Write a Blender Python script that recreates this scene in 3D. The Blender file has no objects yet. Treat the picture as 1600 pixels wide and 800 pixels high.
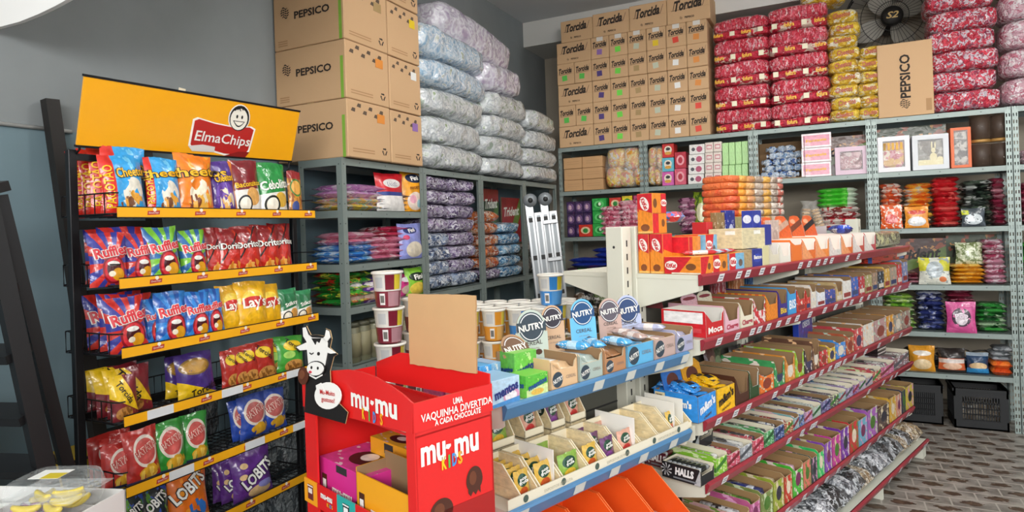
import bpy, math, random
from mathutils import Matrix, Vector, noise
for _b in (bpy.data.objects, bpy.data.meshes, bpy.data.materials):
    for _o in list(_b): _b.remove(_o)
SC = bpy.context.scene
COL = SC.collection
R = math.radians
random.seed(7)

# ---------------------------------------------------------------- camera, world, lights, exposure
FPX, CX, CY, ROLL, YAW, EYE = 1000.0, 800.0, 360.0, math.atan(.0333), R(26.2), 1.57
cd = bpy.data.cameras.new('camera'); cam = bpy.data.objects.new('camera', cd); COL.objects.link(cam)
cd.sensor_width = 36; cd.lens = 36 * FPX / 1600; cd.shift_y = -(400 - CY) / 1600
cd.clip_start = .05; cd.clip_end = 60
_f = Vector((-math.sin(YAW), math.cos(YAW), 0)); _r = Vector((math.cos(YAW), math.sin(YAW), 0)); _u = Vector((0, 0, 1))
_c, _s = math.cos(ROLL), math.sin(ROLL)
_cx = _r * _c - _u * _s; _cy = _r * _s + _u * _c
cam.matrix_world = Matrix(((_cx.x, _cy.x, -_f.x, 0), (_cx.y, _cy.y, -_f.y, 0), (_cx.z, _cy.z, -_f.z, EYE), (0, 0, 0, 1)))
SC.camera = cam
vs = SC.view_settings
vs.view_transform = 'Standard'; vs.look = 'None'; vs.gamma = 1; vs.use_curve_mapping = False
vs.exposure = EXPOSURE = -0.05
W = bpy.data.worlds.new('world'); SC.world = W; W.use_nodes = True
W.node_tree.nodes['Background'].inputs[0].default_value = (.80, .90, 1, 1)
W.node_tree.nodes['Background'].inputs[1].default_value = .9

def area(name, loc, target, sx, sy, power, col=(1, 1, 1)):
    l = bpy.data.lights.new(name, 'AREA'); l.shape = 'RECTANGLE'; l.size = sx; l.size_y = sy; l.energy = power; l.color = col
    o = bpy.data.objects.new(name, l); COL.objects.link(o); o.location = loc
    o.rotation_euler = (Vector(target) - Vector(loc)).to_track_quat('-Z', 'Y').to_euler()
    return o
# daylight entering through the open shop front behind the camera, and through its side door
area('storefront_daylight', (1.5, -2.6, 2.65), (0.4, 3.4, 1.5), 4.6, 1.1, 300, (1, .98, .95))
area('side_door_daylight', (3.7, 2.6, 1.7), (0, 3.2, 1.5), 2.4, 2.2, 22, (.93, .97, 1))

def ray(px, py):
    a = px - CX; v = py - CY
    return _f * FPX + _r * (a * _c - v * _s) + _u * (-a * _s - v * _c)

class Frame:
    """a shelf front: X along it (viewer's right), Y into it, plane Y.p = off"""
    def __init__(s, ang, off):
        s.ang = R(ang); s.off = off
        s.X = Vector((math.cos(s.ang), math.sin(s.ang), 0)); s.Y = Vector((-math.sin(s.ang), math.cos(s.ang), 0))
    def P(s, px, py, yo=0.0):
        d = ray(px, py); t = (s.off + yo) / d.dot(s.Y)
        return d.dot(s.X) * t, EYE + d.z * t
    def atz(s, px, z, yo=0.0):
        """x on the front plane for the picture column px at height z"""
        lo, hi = -400.0, 1400.0
        for _ in range(40):
            m = (lo + hi) / 2
            if s.P(px, m, yo)[1] > z: lo = m
            else: hi = m
        return s.P(px, lo, yo)[0]
    def M(s, lx, z, yo=0.0, yaw=0.0):
        p = s.X * lx + s.Y * (s.off + yo)
        return Matrix.Translation((p.x, p.y, z)) @ Matrix.Rotation(s.ang + R(yaw), 4, 'Z')
BACK = Frame(0, 5.667); LEFT = Frame(90, 2.277); RACK = Frame(90, 2.16); GON = Frame(70.5, 1.20); MUMU = Frame(-19.5, .735)

# ---------------------------------------------------------------- tags
def tag(o, label=None, cat=None, group=None, kind=None):
    if label: o['label'] = label
    if cat: o['category'] = cat
    if group: o['group'] = group
    if kind: o['kind'] = kind
    return o
def empty(name, M=None):
    o = bpy.data.objects.new(name, None); COL.objects.link(o); o.empty_display_size = .05
    if M is not None: o.matrix_world = M
    return o
def dup(root, M, label=None, group=None):
    c = root.copy(); COL.objects.link(c); c.matrix_world = M
    if label: c['label'] = label
    if group: c['group'] = group
    for ch in list(root.children):
        d = ch.copy(); COL.objects.link(d); d.parent = c; d.matrix_parent_inverse = Matrix()
        for g in list(ch.children):
            e = g.copy(); COL.objects.link(e); e.parent = d; e.matrix_parent_inverse = Matrix()
    return c
PROTO = {}
def put(key, build, M, label, cat, group=None):
    """first use builds the thing, later ones copy it with its parts"""
    if key not in PROTO:
        o = build(); PROTO[key] = o; o.matrix_world = M
        if 'group' in o: del o['group']
        return tag(o, label, cat, group)
    c = dup(PROTO[key], M, label)
    if 'group' in c: del c['group']
    return tag(c, label, cat, group)
ORD = ['first', 'second', 'third', 'fourth', 'fifth', 'sixth', 'seventh', 'eighth', 'ninth', 'tenth', 'eleventh', 'twelfth',
       'thirteenth', 'fourteenth', 'fifteenth', 'sixteenth', 'seventeenth', 'eighteenth', 'nineteenth', 'twentieth',
       'twenty-first', 'twenty-second', 'twenty-third', 'twenty-fourth', 'twenty-fifth', 'twenty-sixth', 'twenty-seventh',
       'twenty-eighth', 'twenty-ninth', 'thirtieth']
def lev(i, n):
    return 'bottommost' if i == 0 else 'topmost' if i == n - 1 else ORD[i] + ' from bottom'

# ---------------------------------------------------------------- materials
def lin(h):
    h = h.lstrip('#')
    c = [int(h[i:i + 2], 16) / 255 for i in (0, 2, 4)]
    return tuple(x / 12.92 if x <= .04045 else ((x + .055) / 1.055) ** 2.4 for x in c) + (1,)
MC = {}
def newmat(name, rough=.5, metal=0, coat=0):
    m = bpy.data.materials.new(name); m.use_nodes = True
    b = m.node_tree.nodes['Principled BSDF']
    b.inputs['Roughness'].default_value = rough; b.inputs['Metallic'].default_value = metal
    b.inputs['Coat Weight'].default_value = coat; b.inputs['Coat Roughness'].default_value = .12
    return m, m.node_tree, b
def mat(h, rough=.5, metal=0, coat=0, bump=0, bscale=40, mottle=0, alpha=1):
    k = (h, rough, metal, coat, bump, bscale, mottle, alpha)
    if k in MC: return MC[k]
    m, nt, b = newmat('paint_' + h, rough, metal, coat)
    b.inputs['Base Color'].default_value = lin(h)
    if alpha < 1: b.inputs['Alpha'].default_value = alpha
    if bump or mottle:
        tc = nt.nodes.new('ShaderNodeTexCoord'); n = nt.nodes.new('ShaderNodeTexNoise')
        n.inputs['Scale'].default_value = bscale; n.inputs['Detail'].default_value = 4
        nt.links.new(tc.outputs['Object'], n.inputs['Vector'])
        if bump:
            bp = nt.nodes.new('ShaderNodeBump'); bp.inputs['Strength'].default_value = bump; bp.inputs['Distance'].default_value = .01
            nt.links.new(n.outputs['Fac'], bp.inputs['Height']); nt.links.new(bp.outputs['Normal'], b.inputs['Normal'])
        if mottle:
            mx = nt.nodes.new('ShaderNodeMix'); mx.data_type = 'RGBA'; mx.blend_type = 'MULTIPLY'
            mx.inputs[0].default_value = mottle; mx.inputs[6].default_value = lin(h)
            nt.links.new(n.outputs['Fac'], mx.inputs[7]); nt.links.new(mx.outputs[2], b.inputs['Base Color'])
    MC[k] = m
    return m
def prn(cols, scale=14, stretch=(1, 1, 1), rough=.3, coat=.4, bump=.35, bscale=22, fine=1.0):
    """printed film: broken patches of the given colours, crinkled and glossy"""
    k = ('prn', tuple(cols), scale, stretch, rough, coat, bump, bscale, fine)
    if k in MC: return MC[k]
    m, nt, b = newmat('printed_film', rough, 0, coat)
    N = nt.nodes.new; L = nt.links.new
    def val(n, i, x):
        if isinstance(x, (int, float)): n.inputs[i].default_value = x
        else: L(x, n.inputs[i])
    def mth(op, a, c):
        n = N('ShaderNodeMath'); n.operation = op; val(n, 0, a); val(n, 1, c); return n.outputs[0]
    tc = N('ShaderNodeTexCoord'); oi = N('ShaderNodeObjectInfo'); ad = N('ShaderNodeVectorMath'); ad.operation = 'ADD'
    L(tc.outputs['Object'], ad.inputs[0]); L(mth('MULTIPLY', oi.outputs['Random'], 7), ad.inputs[1])
    mp = N('ShaderNodeMapping'); mp.inputs['Scale'].default_value = stretch; L(ad.outputs[0], mp.inputs[0])
    nz = N('ShaderNodeTexNoise'); nz.inputs['Scale'].default_value = scale * 1.1; nz.inputs['Detail'].default_value = 3; L(mp.outputs[0], nz.inputs['Vector'])
    mix = N('ShaderNodeVectorMath'); mix.operation = 'MULTIPLY_ADD'; L(nz.outputs['Color'], mix.inputs[0]); mix.inputs[1].default_value = (1.6 / scale,) * 3; L(mp.outputs[0], mix.inputs[2])
    def vor(sc, ch):
        vo = N('ShaderNodeTexVoronoi'); vo.inputs['Scale'].default_value = sc; L(mix.outputs[0], vo.inputs['Vector'])
        se = N('ShaderNodeSeparateColor'); L(vo.outputs['Color'], se.inputs[0]); return se.outputs[ch]
    t = mth('FRACT', mth('ADD', vor(scale * fine, 0), mth('MULTIPLY', vor(scale * fine * 2.6, 1), .24)), 0)
    cr = N('ShaderNodeValToRGB'); cr.color_ramp.interpolation = 'CONSTANT'
    el = cr.color_ramp.elements
    while len(el) < len(cols): el.new(.5)
    for i, c in enumerate(cols): el[i].position = i / len(cols); el[i].color = lin(c)
    L(t, cr.inputs[0]); L(cr.outputs[0], b.inputs['Base Color'])
    if bump:
        n2 = N('ShaderNodeTexNoise'); n2.inputs['Scale'].default_value = bscale * 1.5; n2.inputs['Detail'].default_value = 4
        n2.inputs['Distortion'].default_value = 1.6; L(ad.outputs[0], n2.inputs['Vector'])
        bp = N('ShaderNodeBump'); bp.inputs['Strength'].default_value = min(1, bump * 1.3); bp.inputs['Distance'].default_value = .03
        L(n2.outputs['Fac'], bp.inputs['Height']); L(bp.outputs['Normal'], b.inputs['Normal']); L(bp.outputs['Normal'], b.inputs['Coat Normal'])
    MC[k] = m
    return m
def art(base, layers, rough=.3, coat=.5, bump=.34):
    """a printed face laid out in the mesh's UV square; layers are painted one over the other"""
    k = ('art', base, tuple(layers), rough, coat, bump)
    if k in MC: return MC[k]
    m, nt, b = newmat('printed_art', rough, 0, coat)
    L = nt.links.new
    def mth(op, a, c=None, d=None):
        n = nt.nodes.new('ShaderNodeMath'); n.operation = op
        for i, x in enumerate((a, c, d)):
            if x is None: continue
            if isinstance(x, (int, float)): n.inputs[i].default_value = x
            else: L(x, n.inputs[i])
        return n.outputs[0]
    tc = nt.nodes.new('ShaderNodeTexCoord'); sp = nt.nodes.new('ShaderNodeSeparateXYZ'); L(tc.outputs['UV'], sp.inputs[0])
    U, V = sp.outputs[0], sp.outputs[1]
    cur = None
    for ly in layers:
        t = ly[0]; col = lin(ly[-1])
        if t == 'ell':
            dx = mth('DIVIDE', mth('SUBTRACT', U, ly[1]), ly[3]); dy = mth('DIVIDE', mth('SUBTRACT', V, ly[2]), ly[4])
            f = mth('LESS_THAN', mth('ADD', mth('MULTIPLY', dx, dx), mth('MULTIPLY', dy, dy)), 1)
        elif t == 'rect':
            a1 = mth('MULTIPLY', mth('GREATER_THAN', U, ly[1]), mth('LESS_THAN', U, ly[3]))
            f = mth('MULTIPLY', a1, mth('MULTIPLY', mth('GREATER_THAN', V, ly[2]), mth('LESS_THAN', V, ly[4])))
        elif t == 'rays':
            an = mth('ARCTAN2', mth('SUBTRACT', V, ly[2]), mth('SUBTRACT', U, ly[1]))
            f = mth('GREATER_THAN', mth('SINE', mth('MULTIPLY', an, ly[3])), 0)
        elif t == 'diag':     # band |v - (a + b u)| < w
            f = mth('LESS_THAN', mth('ABSOLUTE', mth('SUBTRACT', V, mth('ADD', mth('MULTIPLY', U, ly[2]), ly[1]))), ly[3])
        elif t == 'below':    # v < a + b u
            f = mth('LESS_THAN', V, mth('ADD', mth('MULTIPLY', U, ly[2]), ly[1]))
        elif t == 'check':
            f = mth('GREATER_THAN', mth('MULTIPLY', mth('SINE', mth('MULTIPLY', U, ly[1])), mth('SINE', mth('MULTIPLY', V, ly[2]))), 0)
        elif t == 'chips':
            dx = mth('DIVIDE', mth('SUBTRACT', U, ly[1]), ly[3]); dy = mth('DIVIDE', mth('SUBTRACT', V, ly[2]), ly[4])
            vo = nt.nodes.new('ShaderNodeTexVoronoi'); vo.inputs['Scale'].default_value = ly[5]; L(tc.outputs['UV'], vo.inputs['Vector'])
            sp2 = nt.nodes.new('ShaderNodeSeparateColor'); L(vo.outputs['Color'], sp2.inputs[0])
            f = mth('MULTIPLY', mth('LESS_THAN', mth('ADD', mth('MULTIPLY', dx, dx), mth('MULTIPLY', dy, dy)), mth('ADD', sp2.outputs[1], .35)), mth('GREATER_THAN', sp2.outputs[0], ly[6]))
        elif t == 'noise':
            nz = nt.nodes.new('ShaderNodeTexNoise'); nz.inputs['Scale'].default_value = ly[1]; L(tc.outputs['UV'], nz.inputs['Vector'])
            f = mth('GREATER_THAN', nz.outputs['Fac'], ly[2])
        mx = nt.nodes.new('ShaderNodeMix'); mx.data_type = 'RGBA'
        L(f, mx.inputs[0])
        if cur is None: mx.inputs[6].default_value = lin(base)
        else: L(cur, mx.inputs[6])
        mx.inputs[7].default_value = col
        cur = mx.outputs[2]
    nz = nt.nodes.new('ShaderNodeTexNoise'); nz.inputs['Scale'].default_value = 7; nz.inputs['Detail'].default_value = 6; L(tc.outputs['UV'], nz.inputs['Vector'])
    mr = nt.nodes.new('ShaderNodeMapRange'); L(nz.outputs['Fac'], mr.inputs[0]); mr.inputs[1].default_value = .3; mr.inputs[2].default_value = .7; mr.inputs[3].default_value = .80; mr.inputs[4].default_value = 1.12
    mm_ = nt.nodes.new('ShaderNodeMix'); mm_.data_type = 'RGBA'; mm_.blend_type = 'MULTIPLY'; mm_.inputs[0].default_value = 1
    if cur is None: mm_.inputs[6].default_value = lin(base)
    else: L(cur, mm_.inputs[6])
    L(mr.outputs[0], mm_.inputs[7]); L(mm_.outputs[2], b.inputs['Base Color'])
    if bump:
        n2 = nt.nodes.new('ShaderNodeTexNoise'); n2.inputs['Scale'].default_value = 16; n2.inputs['Detail'].default_value = 2
        n2.inputs['Distortion'].default_value = .8; L(tc.outputs['Object'], n2.inputs['Vector'])
        bp = nt.nodes.new('ShaderNodeBump'); bp.inputs['Strength'].default_value = bump; bp.inputs['Distance'].default_value = .02
        L(n2.outputs['Fac'], bp.inputs['Height']); L(bp.outputs['Normal'], b.inputs['Normal'])
        L(bp.outputs['Normal'], b.inputs['Coat Normal'])
    MC[k] = m
    return m
def softfilm(cols, scale=9, bump=1.0, bscale=13):
    """milky plastic drawn over many packs: soft blurred tints, wrinkled and shiny"""
    k = ('soft', tuple(cols), scale, bump, bscale)
    if k in MC: return MC[k]
    m, nt, b = newmat('milky_film', .22, 0, 1.0); L = nt.links.new
    tc = nt.nodes.new('ShaderNodeTexCoord'); oi = nt.nodes.new('ShaderNodeObjectInfo'); ad = nt.nodes.new('ShaderNodeVectorMath'); ad.operation = 'MULTIPLY_ADD'
    cb = nt.nodes.new('ShaderNodeCombineXYZ')
    for i in range(3): L(oi.outputs['Random'], cb.inputs[i])
    L(cb.outputs[0], ad.inputs[0]); ad.inputs[1].default_value = (9, 5, 7); L(tc.outputs['Object'], ad.inputs[2])
    nz = nt.nodes.new('ShaderNodeTexNoise'); nz.inputs['Scale'].default_value = scale * 2; nz.inputs['Detail'].default_value = 2.5; nz.inputs['Distortion'].default_value = .25; L(ad.outputs[0], nz.inputs['Vector'])
    cr = nt.nodes.new('ShaderNodeValToRGB'); el = cr.color_ramp.elements
    while len(el) < len(cols): el.new(.5)
    for i, c in enumerate(cols): el[i].position = .30 + .40 * i / (len(cols) - 1); el[i].color = lin(c)
    L(nz.outputs['Fac'], cr.inputs[0]); L(cr.outputs[0], b.inputs['Base Color'])
    n2 = nt.nodes.new('ShaderNodeTexNoise'); n2.inputs['Scale'].default_value = bscale * .75; n2.inputs['Detail'].default_value = 5; n2.inputs['Distortion'].default_value = .35; L(ad.outputs[0], n2.inputs['Vector'])
    bp = nt.nodes.new('ShaderNodeBump'); bp.inputs['Strength'].default_value = min(1, bump * .7); bp.inputs['Distance'].default_value = .05
    L(n2.outputs['Fac'], bp.inputs['Height']); L(bp.outputs['Normal'], b.inputs['Normal']); L(bp.outputs['Normal'], b.inputs['Coat Normal'])
    MC[k] = m
    return m
def film(h='dfe6ea', alpha=.28, rough=.12):
    """clear plastic film: see-through with a glossy surface"""
    k = ('film', h, alpha, rough)
    if k in MC: return MC[k]
    m, nt, b = newmat('clear_film', rough); b.inputs['Base Color'].default_value = lin(h)
    L = nt.links.new
    tr = nt.nodes.new('ShaderNodeBsdfTransparent'); mx = nt.nodes.new('ShaderNodeMixShader'); mx.inputs[0].default_value = alpha
    tc = nt.nodes.new('ShaderNodeTexCoord'); n2 = nt.nodes.new('ShaderNodeTexNoise'); n2.inputs['Scale'].default_value = 14
    n2.inputs['Distortion'].default_value = 1.5; L(tc.outputs['Object'], n2.inputs['Vector'])
    bp = nt.nodes.new('ShaderNodeBump'); bp.inputs['Strength'].default_value = .6; bp.inputs['Distance'].default_value = .03
    L(n2.outputs['Fac'], bp.inputs['Height']); L(bp.outputs['Normal'], b.inputs['Normal'])
    out = nt.nodes['Material Output']
    L(tr.outputs[0], mx.inputs[1]); L(b.outputs[0], mx.inputs[2]); L(mx.outputs[0], out.inputs[0])
    MC[k] = m
    return m
KRAFT = mat('c7a37b', .8, bump=.05, bscale=120); KRAFTIN = mat('8f7150', .85); KRAFTD = mat('a9845c', .8)
WHITE = mat('e8e6e0', .6); CREAM = mat('e4dcc6', .55); BLACK = mat('141414', .55); INK = mat('2a211b', .8)
GREY = mat('8b9691', .45, .25); DARK = mat('2b2b2c', .6)

# ---------------------------------------------------------------- mesh building
class MB:
    def __init__(s): s.v = []; s.f = []; s.m = []; s.uv = []; s.sm = []; s.mats = []
    def mi(s, m):
        if m not in s.mats: s.mats.append(m)
        return s.mats.index(m)
    def add(s, vs, fs, m, uvs=None, smooth=False, xf=None):
        o = len(s.v); i = s.mi(m)
        s.v += [tuple(xf @ Vector(p)) for p in vs] if xf is not None else [tuple(p) for p in vs]
        for j, f in enumerate(fs):
            s.f.append([o + a for a in f]); s.m.append(i); s.sm.append(smooth)
            s.uv.append([uvs[a] for a in f] if uvs else None)
    def box(s, x0, x1, y0, y1, z0, z1, m, ch=0, xf=None, faces=None):
        """box; faces: {'-y': material ...} gives single sides another print (with 0..1 UVs)"""
        fm = faces or {}
        if ch:
            vs, idx = [], {}
            for ax in range(3):
                for sx in (0, 1):
                    for sy in (0, 1):
                        for sz in (0, 1):
                            c = [(x0 + ch, x1 - ch)[sx], (y0 + ch, y1 - ch)[sy], (z0 + ch, z1 - ch)[sz]]
                            c[ax] = ((x0, x1), (y0, y1), (z0, z1))[ax][(sx, sy, sz)[ax]]
                            idx[ax, sx, sy, sz] = len(vs); vs.append(c)
            V = lambda a, x, y, z: idx[a, x, y, z]
            big = [('-x', [V(0, 0, 1, 0), V(0, 0, 0, 0), V(0, 0, 0, 1), V(0, 0, 1, 1)]), ('+x', [V(0, 1, 0, 0), V(0, 1, 1, 0), V(0, 1, 1, 1), V(0, 1, 0, 1)]),
                   ('-y', [V(1, 0, 0, 0), V(1, 1, 0, 0), V(1, 1, 0, 1), V(1, 0, 0, 1)]), ('+y', [V(1, 1, 1, 0), V(1, 0, 1, 0), V(1, 0, 1, 1), V(1, 1, 1, 1)]),
                   ('-z', [V(2, 0, 1, 0), V(2, 1, 1, 0), V(2, 1, 0, 0), V(2, 0, 0, 0)]), ('+z', [V(2, 0, 0, 1), V(2, 1, 0, 1), V(2, 1, 1, 1), V(2, 0, 1, 1)])]
            small = []
            for a in (0, 1):
                for b in (0, 1):
                    small.append([V(0, a, b, 0), V(1, a, b, 0), V(1, a, b, 1), V(0, a, b, 1)])
                    small.append([V(0, a, 0, b), V(2, a, 0, b), V(2, a, 1, b), V(0, a, 1, b)])
                    small.append([V(1, 0, a, b), V(2, 0, a, b), V(2, 1, a, b), V(1, 1, a, b)])
                    for c in (0, 1): small.append([V(0, a, b, c), V(1, a, b, c), V(2, a, b, c)])
            cen = Vector(((x0 + x1) / 2, (y0 + y1) / 2, (z0 + z1) / 2))
            for q in small:
                p = [Vector(vs[i]) for i in q]; nr = (p[1] - p[0]).cross(p[2] - p[0])
                if nr.dot(p[0] - cen) < 0: q.reverse()
            s.add(vs, small, m, xf=xf)
        else:
            vs = [(x0, y0, z0), (x1, y0, z0), (x1, y1, z0), (x0, y1, z0), (x0, y0, z1), (x1, y0, z1), (x1, y1, z1), (x0, y1, z1)]
            big = [('-x', [3, 0, 4, 7]), ('+x', [1, 2, 6, 5]), ('-y', [0, 1, 5, 4]), ('+y', [2, 3, 7, 6]), ('-z', [3, 2, 1, 0]), ('+z', [4, 5, 6, 7])]
        for nm, q in big:
            s.add([vs[i] for i in q], [[0, 1, 2, 3]], fm.get(nm, m), [(0, 0), (1, 0), (1, 1), (0, 1)], xf=xf)
    def quad(s, a, b, c, d, m, xf=None): s.add([a, b, c, d], [[0, 1, 2, 3]], m, [(0, 0), (1, 0), (1, 1), (0, 1)], xf=xf)
    def poly(s, pts, m, xf=None): s.add(pts, [list(range(len(pts)))], m, xf=xf)
    def prism(s, pts, y0, y1, m, me=None, xf=None):
        """outline in x,z (counter-clockwise from the front) with thickness y0..y1"""
        n = len(pts); me = me or m
        xs = [p[0] for p in pts]; zs = [p[1] for p in pts]; W_, H_ = max(xs) - min(xs) or 1, max(zs) - min(zs) or 1
        s.add([(x, y0, z) for x, z in pts], [list(range(n))], m, [((x - min(xs)) / W_, (z - min(zs)) / H_) for x, z in pts], xf=xf)
        s.add([(x, y1, z) for x, z in pts], [list(range(n))[::-1]], me, xf=xf)
        vs = [(x, y0, z) for x, z in pts] + [(x, y1, z) for x, z in pts]
        s.add(vs, [[(i + 1) % n, i, n + i, n + (i + 1) % n] for i in range(n)], me, xf=xf)
    def lathe(s, prof, m, n=20, xf=None, smooth=True, capb=True, capt=True):
        vs = []; fs = []
        for r, z in prof: vs += [(r * math.cos(2 * math.pi * i / n), r * math.sin(2 * math.pi * i / n), z) for i in range(n)]
        for k in range(len(prof) - 1):
            for i in range(n): fs.append([k * n + i, k * n + (i + 1) % n, (k + 1) * n + (i + 1) % n, (k + 1) * n + i])
        uv = [(i / n, z) for r, z in prof for i in range(n)]
        s.add(vs, fs, m, uv, smooth, xf)
        if capb and prof[0][0] > 0: s.add(vs[:n], [list(range(n))[::-1]], m, xf=xf)
        if capt and prof[-1][0] > 0: s.add(vs[-n:], [list(range(n))], m, xf=xf)
    def tube(s, pts, r, m, n=6, xf=None, closed=False):
        pts = [Vector(p) for p in pts]; N = len(pts); vs = []; fs = []
        up = Vector((.13, .29, .95))
        for i, p in enumerate(pts):
            a = pts[i - 1] if (i or closed) else p; b = pts[(i + 1) % N] if (i < N - 1 or closed) else p
            t = (b - a).normalized()
            x = t.cross(up)
            if x.length < .1: x = t.cross(Vector((1, 0, 0)))
            x.normalize(); y = t.cross(x)
            vs += [p + (x * math.cos(2 * math.pi * k / n) + y * math.sin(2 * math.pi * k / n)) * r for k in range(n)]
        for i in range(N if closed else N - 1):
            j = (i + 1) % N
            for k in range(n): fs.append([i * n + k, j * n + k, j * n + (k + 1) % n, i * n + (k + 1) % n])
        if not closed: fs += [list(range(n)), list(range((N - 1) * n, N * n))[::-1]]
        s.add(vs, fs, m, smooth=n > 5, xf=xf)
    def text(s, t, org, xd, yd, h, m, w=None, bold=0, shear=0, al='C', fn=None, eps=None):
        """lettering with cap height h; org = centre (or left) of the line's middle; fn maps flat (x,z) on to a curved face"""
        vs, fs, x0, x1 = glyphs(t, bold, shear)
        k = h; kx = k if w is None else w / max(1e-6, x1 - x0)
        if w is not None and kx > 1.6 * k: kx = 1.6 * k
        ox = -(x0 + x1) / 2 if al == 'C' else -x0
        if fn: out = [fn((a + ox) * kx, (b - .5) * k) for a, b in vs]
        else:
            org = Vector(org); xd = Vector(xd).normalized(); yd = Vector(yd).normalized()
            nr = xd.cross(yd) * (.0012 if eps is None else eps)
            out = [org + nr + xd * ((a + ox) * kx) + yd * ((b - .5) * k) for a, b in vs]
        s.add(out, fs, m)
    def build(s, name, parent=None, M=None):
        me = bpy.data.meshes.new(name)
        me.from_pydata(s.v, [], s.f)
        for m in s.mats: me.materials.append(m)
        me.polygons.foreach_set('material_index', s.m); me.polygons.foreach_set('use_smooth', s.sm)
        if any(s.uv):
            ul = me.uv_layers.new(name='UVMap'); k = 0
            for f, u in zip(s.f, s.uv):
                for j in range(len(f)):
                    if u: ul.data[k].uv = u[j]
                    k += 1
        me.update()
        o = bpy.data.objects.new(name, me); COL.objects.link(o)
        if parent: o.parent = parent
        elif M is not None: o.matrix_world = M
        return o
GC = {}
def glyphs(t, bold, shear):
    k = (t, bold, shear)
    if k in GC: return GC[k]
    cu = bpy.data.curves.new('t', 'FONT'); cu.body = t; cu.resolution_u = 2; cu.offset = bold; cu.shear = shear; cu.size = 1
    ob = bpy.data.objects.new('t', cu); COL.objects.link(ob)
    me = ob.to_mesh()
    vs = [(v.co.x / CAP, v.co.y / CAP) for v in me.vertices]; fs = [list(p.vertices) for p in me.polygons]
    ob.to_mesh_clear(); bpy.data.objects.remove(ob); bpy.data.curves.remove(cu)
    xs = [a for a, b in vs] or [0, 1]
    GC[k] = (vs, fs, min(xs), max(xs))
    return GC[k]
CAP = 1.0
_h = glyphs('H', 0, 0); CAP = max(b for a, b in _h[0]) or .7; GC.clear()
def disc(cx, cz, rx, rz=None, n=20, y=0):
    rz = rz or rx
    return [(cx + rx * math.cos(2 * math.pi * i / n), y, cz + rz * math.sin(2 * math.pi * i / n)) for i in range(n)]

# ---------------------------------------------------------------- builders of the goods (front at y=0 facing -Y, base on z=0, centred on x)
def ntx(s, t): return max(0.0, math.sin(math.pi * min(1, max(0, (t - .04) / .92)))) ** .5 * (1 - abs(s) ** 2.8) ** .75
def bag(name, w, h, d, m, texts=(), seed=0, nx=12, nz=16, parent=None, slump=.12):
    """pillow bag standing on its bottom seal; texts: (string, s, t, cap, colour, width, tilt, outline colour, bold, shear)"""
    rnd = random.Random(seed); ph = rnd.uniform(0, 6)
    def pt(s, t, side):
        g = ntx(s, t ** (1 - slump)); x = s * w / 2 * (1 - .07 * math.sin(math.pi * t) + .012 * math.sin(9 * t + ph))
        wr = noise.noise(Vector((s * 2.2 + seed, t * 3.1, ph))) * .16 * d * g
        cr = .004 * math.sin(s * 17 + ph) * (max(0, t - .8) / .2) ** 2 + .003 * math.sin(s * 13 + ph) * (max(0, .15 - t) / .15)
        y = side * (d / 2 * g) * (1 if side < 0 else .75) + wr + cr
        z = t * h - (.012 * h * math.cos(s * 3 + ph) if t > .9 else 0)
        return Vector((x, y + d / 2, z))
    mb = MB()
    for side in (-1, 1):
        vs, fs, uv = [], [], []
        for j in range(nz + 1):
            for i in range(nx + 1):
                s = -1 + 2 * i / nx; t = j / nz
                vs.append(pt(s, t, side)); uv.append(((s + 1) / 2, t))
        for j in range(nz):
            for i in range(nx):
                a = j * (nx + 1) + i; q = [a, a + 1, a + nx + 2, a + nx + 1]
                fs.append(q if side < 0 else q[::-1])
        mb.add(vs, fs, m, uv, True)
    for tx in texts:
        st, s0, t0, cap, colr, wd = tx[:6]
        tilt = R(tx[6]) if len(tx) > 6 else 0; outl = tx[7] if len(tx) > 7 else None
        bold = tx[8] if len(tx) > 8 else .012; sh = tx[9] if len(tx) > 9 else 0
        ct, sn = math.cos(tilt), math.sin(tilt)
        def fn(a, b, e):
            x = s0 * w / 2 + a * ct - b * sn; z = t0 * h + a * sn + b * ct
            s = max(-1, min(1, x / (w / 2))); t = max(0, min(1, z / h))
            p = pt(s, t, -1); return Vector((x, p.y - e, z))
        if outl: mb.text(st, 0, 0, 0, cap, mat(outl, .4), wd * 1.05, bold=bold + .045, shear=sh, fn=lambda a, b: fn(a, b, .0028))
        mb.text(st, 0, 0, 0, cap, mat(colr, .4), wd, bold=bold, shear=sh, fn=lambda a, b: fn(a, b, .0042))
    return mb.build(name, parent)
def pack(name, w, d, h, m, seed=0, nx=10, ny=6, parent=None, tails=True):
    """flat pillow pack lying down, seals at its two ends"""
    rnd = random.Random(seed); ph = rnd.uniform(0, 9); mb = MB()
    for side in (1, -1):
        vs, fs, uv = [], [], []
        for j in range(ny + 1):
            for i in range(nx + 1):
                s = -1 + 2 * i / nx; t = -1 + 2 * j / ny
                g = (1 - abs(s) ** 5) ** .6 * (1 - abs(t) ** 4) ** .55
                k = 1 + .16 * noise.noise(Vector((s * 2 + ph, t * 2, seed * 1.7)))
                z = h / 2 + side * h / 2 * g * k
                vs.append((s * w / 2, d / 2 + t * d / 2 * (1 - .04 * (1 - g)), z)); uv.append(((s + 1) / 2, (t + 1) / 2))
        for j in range(ny):
            for i in range(nx):
                a = j * (nx + 1) + i; q = [a, a + 1, a + nx + 2, a + nx + 1]
                fs.append(q if side > 0 else q[::-1])
        mb.add(vs, fs, m, uv, True)
    return mb.build(name, parent)
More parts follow.
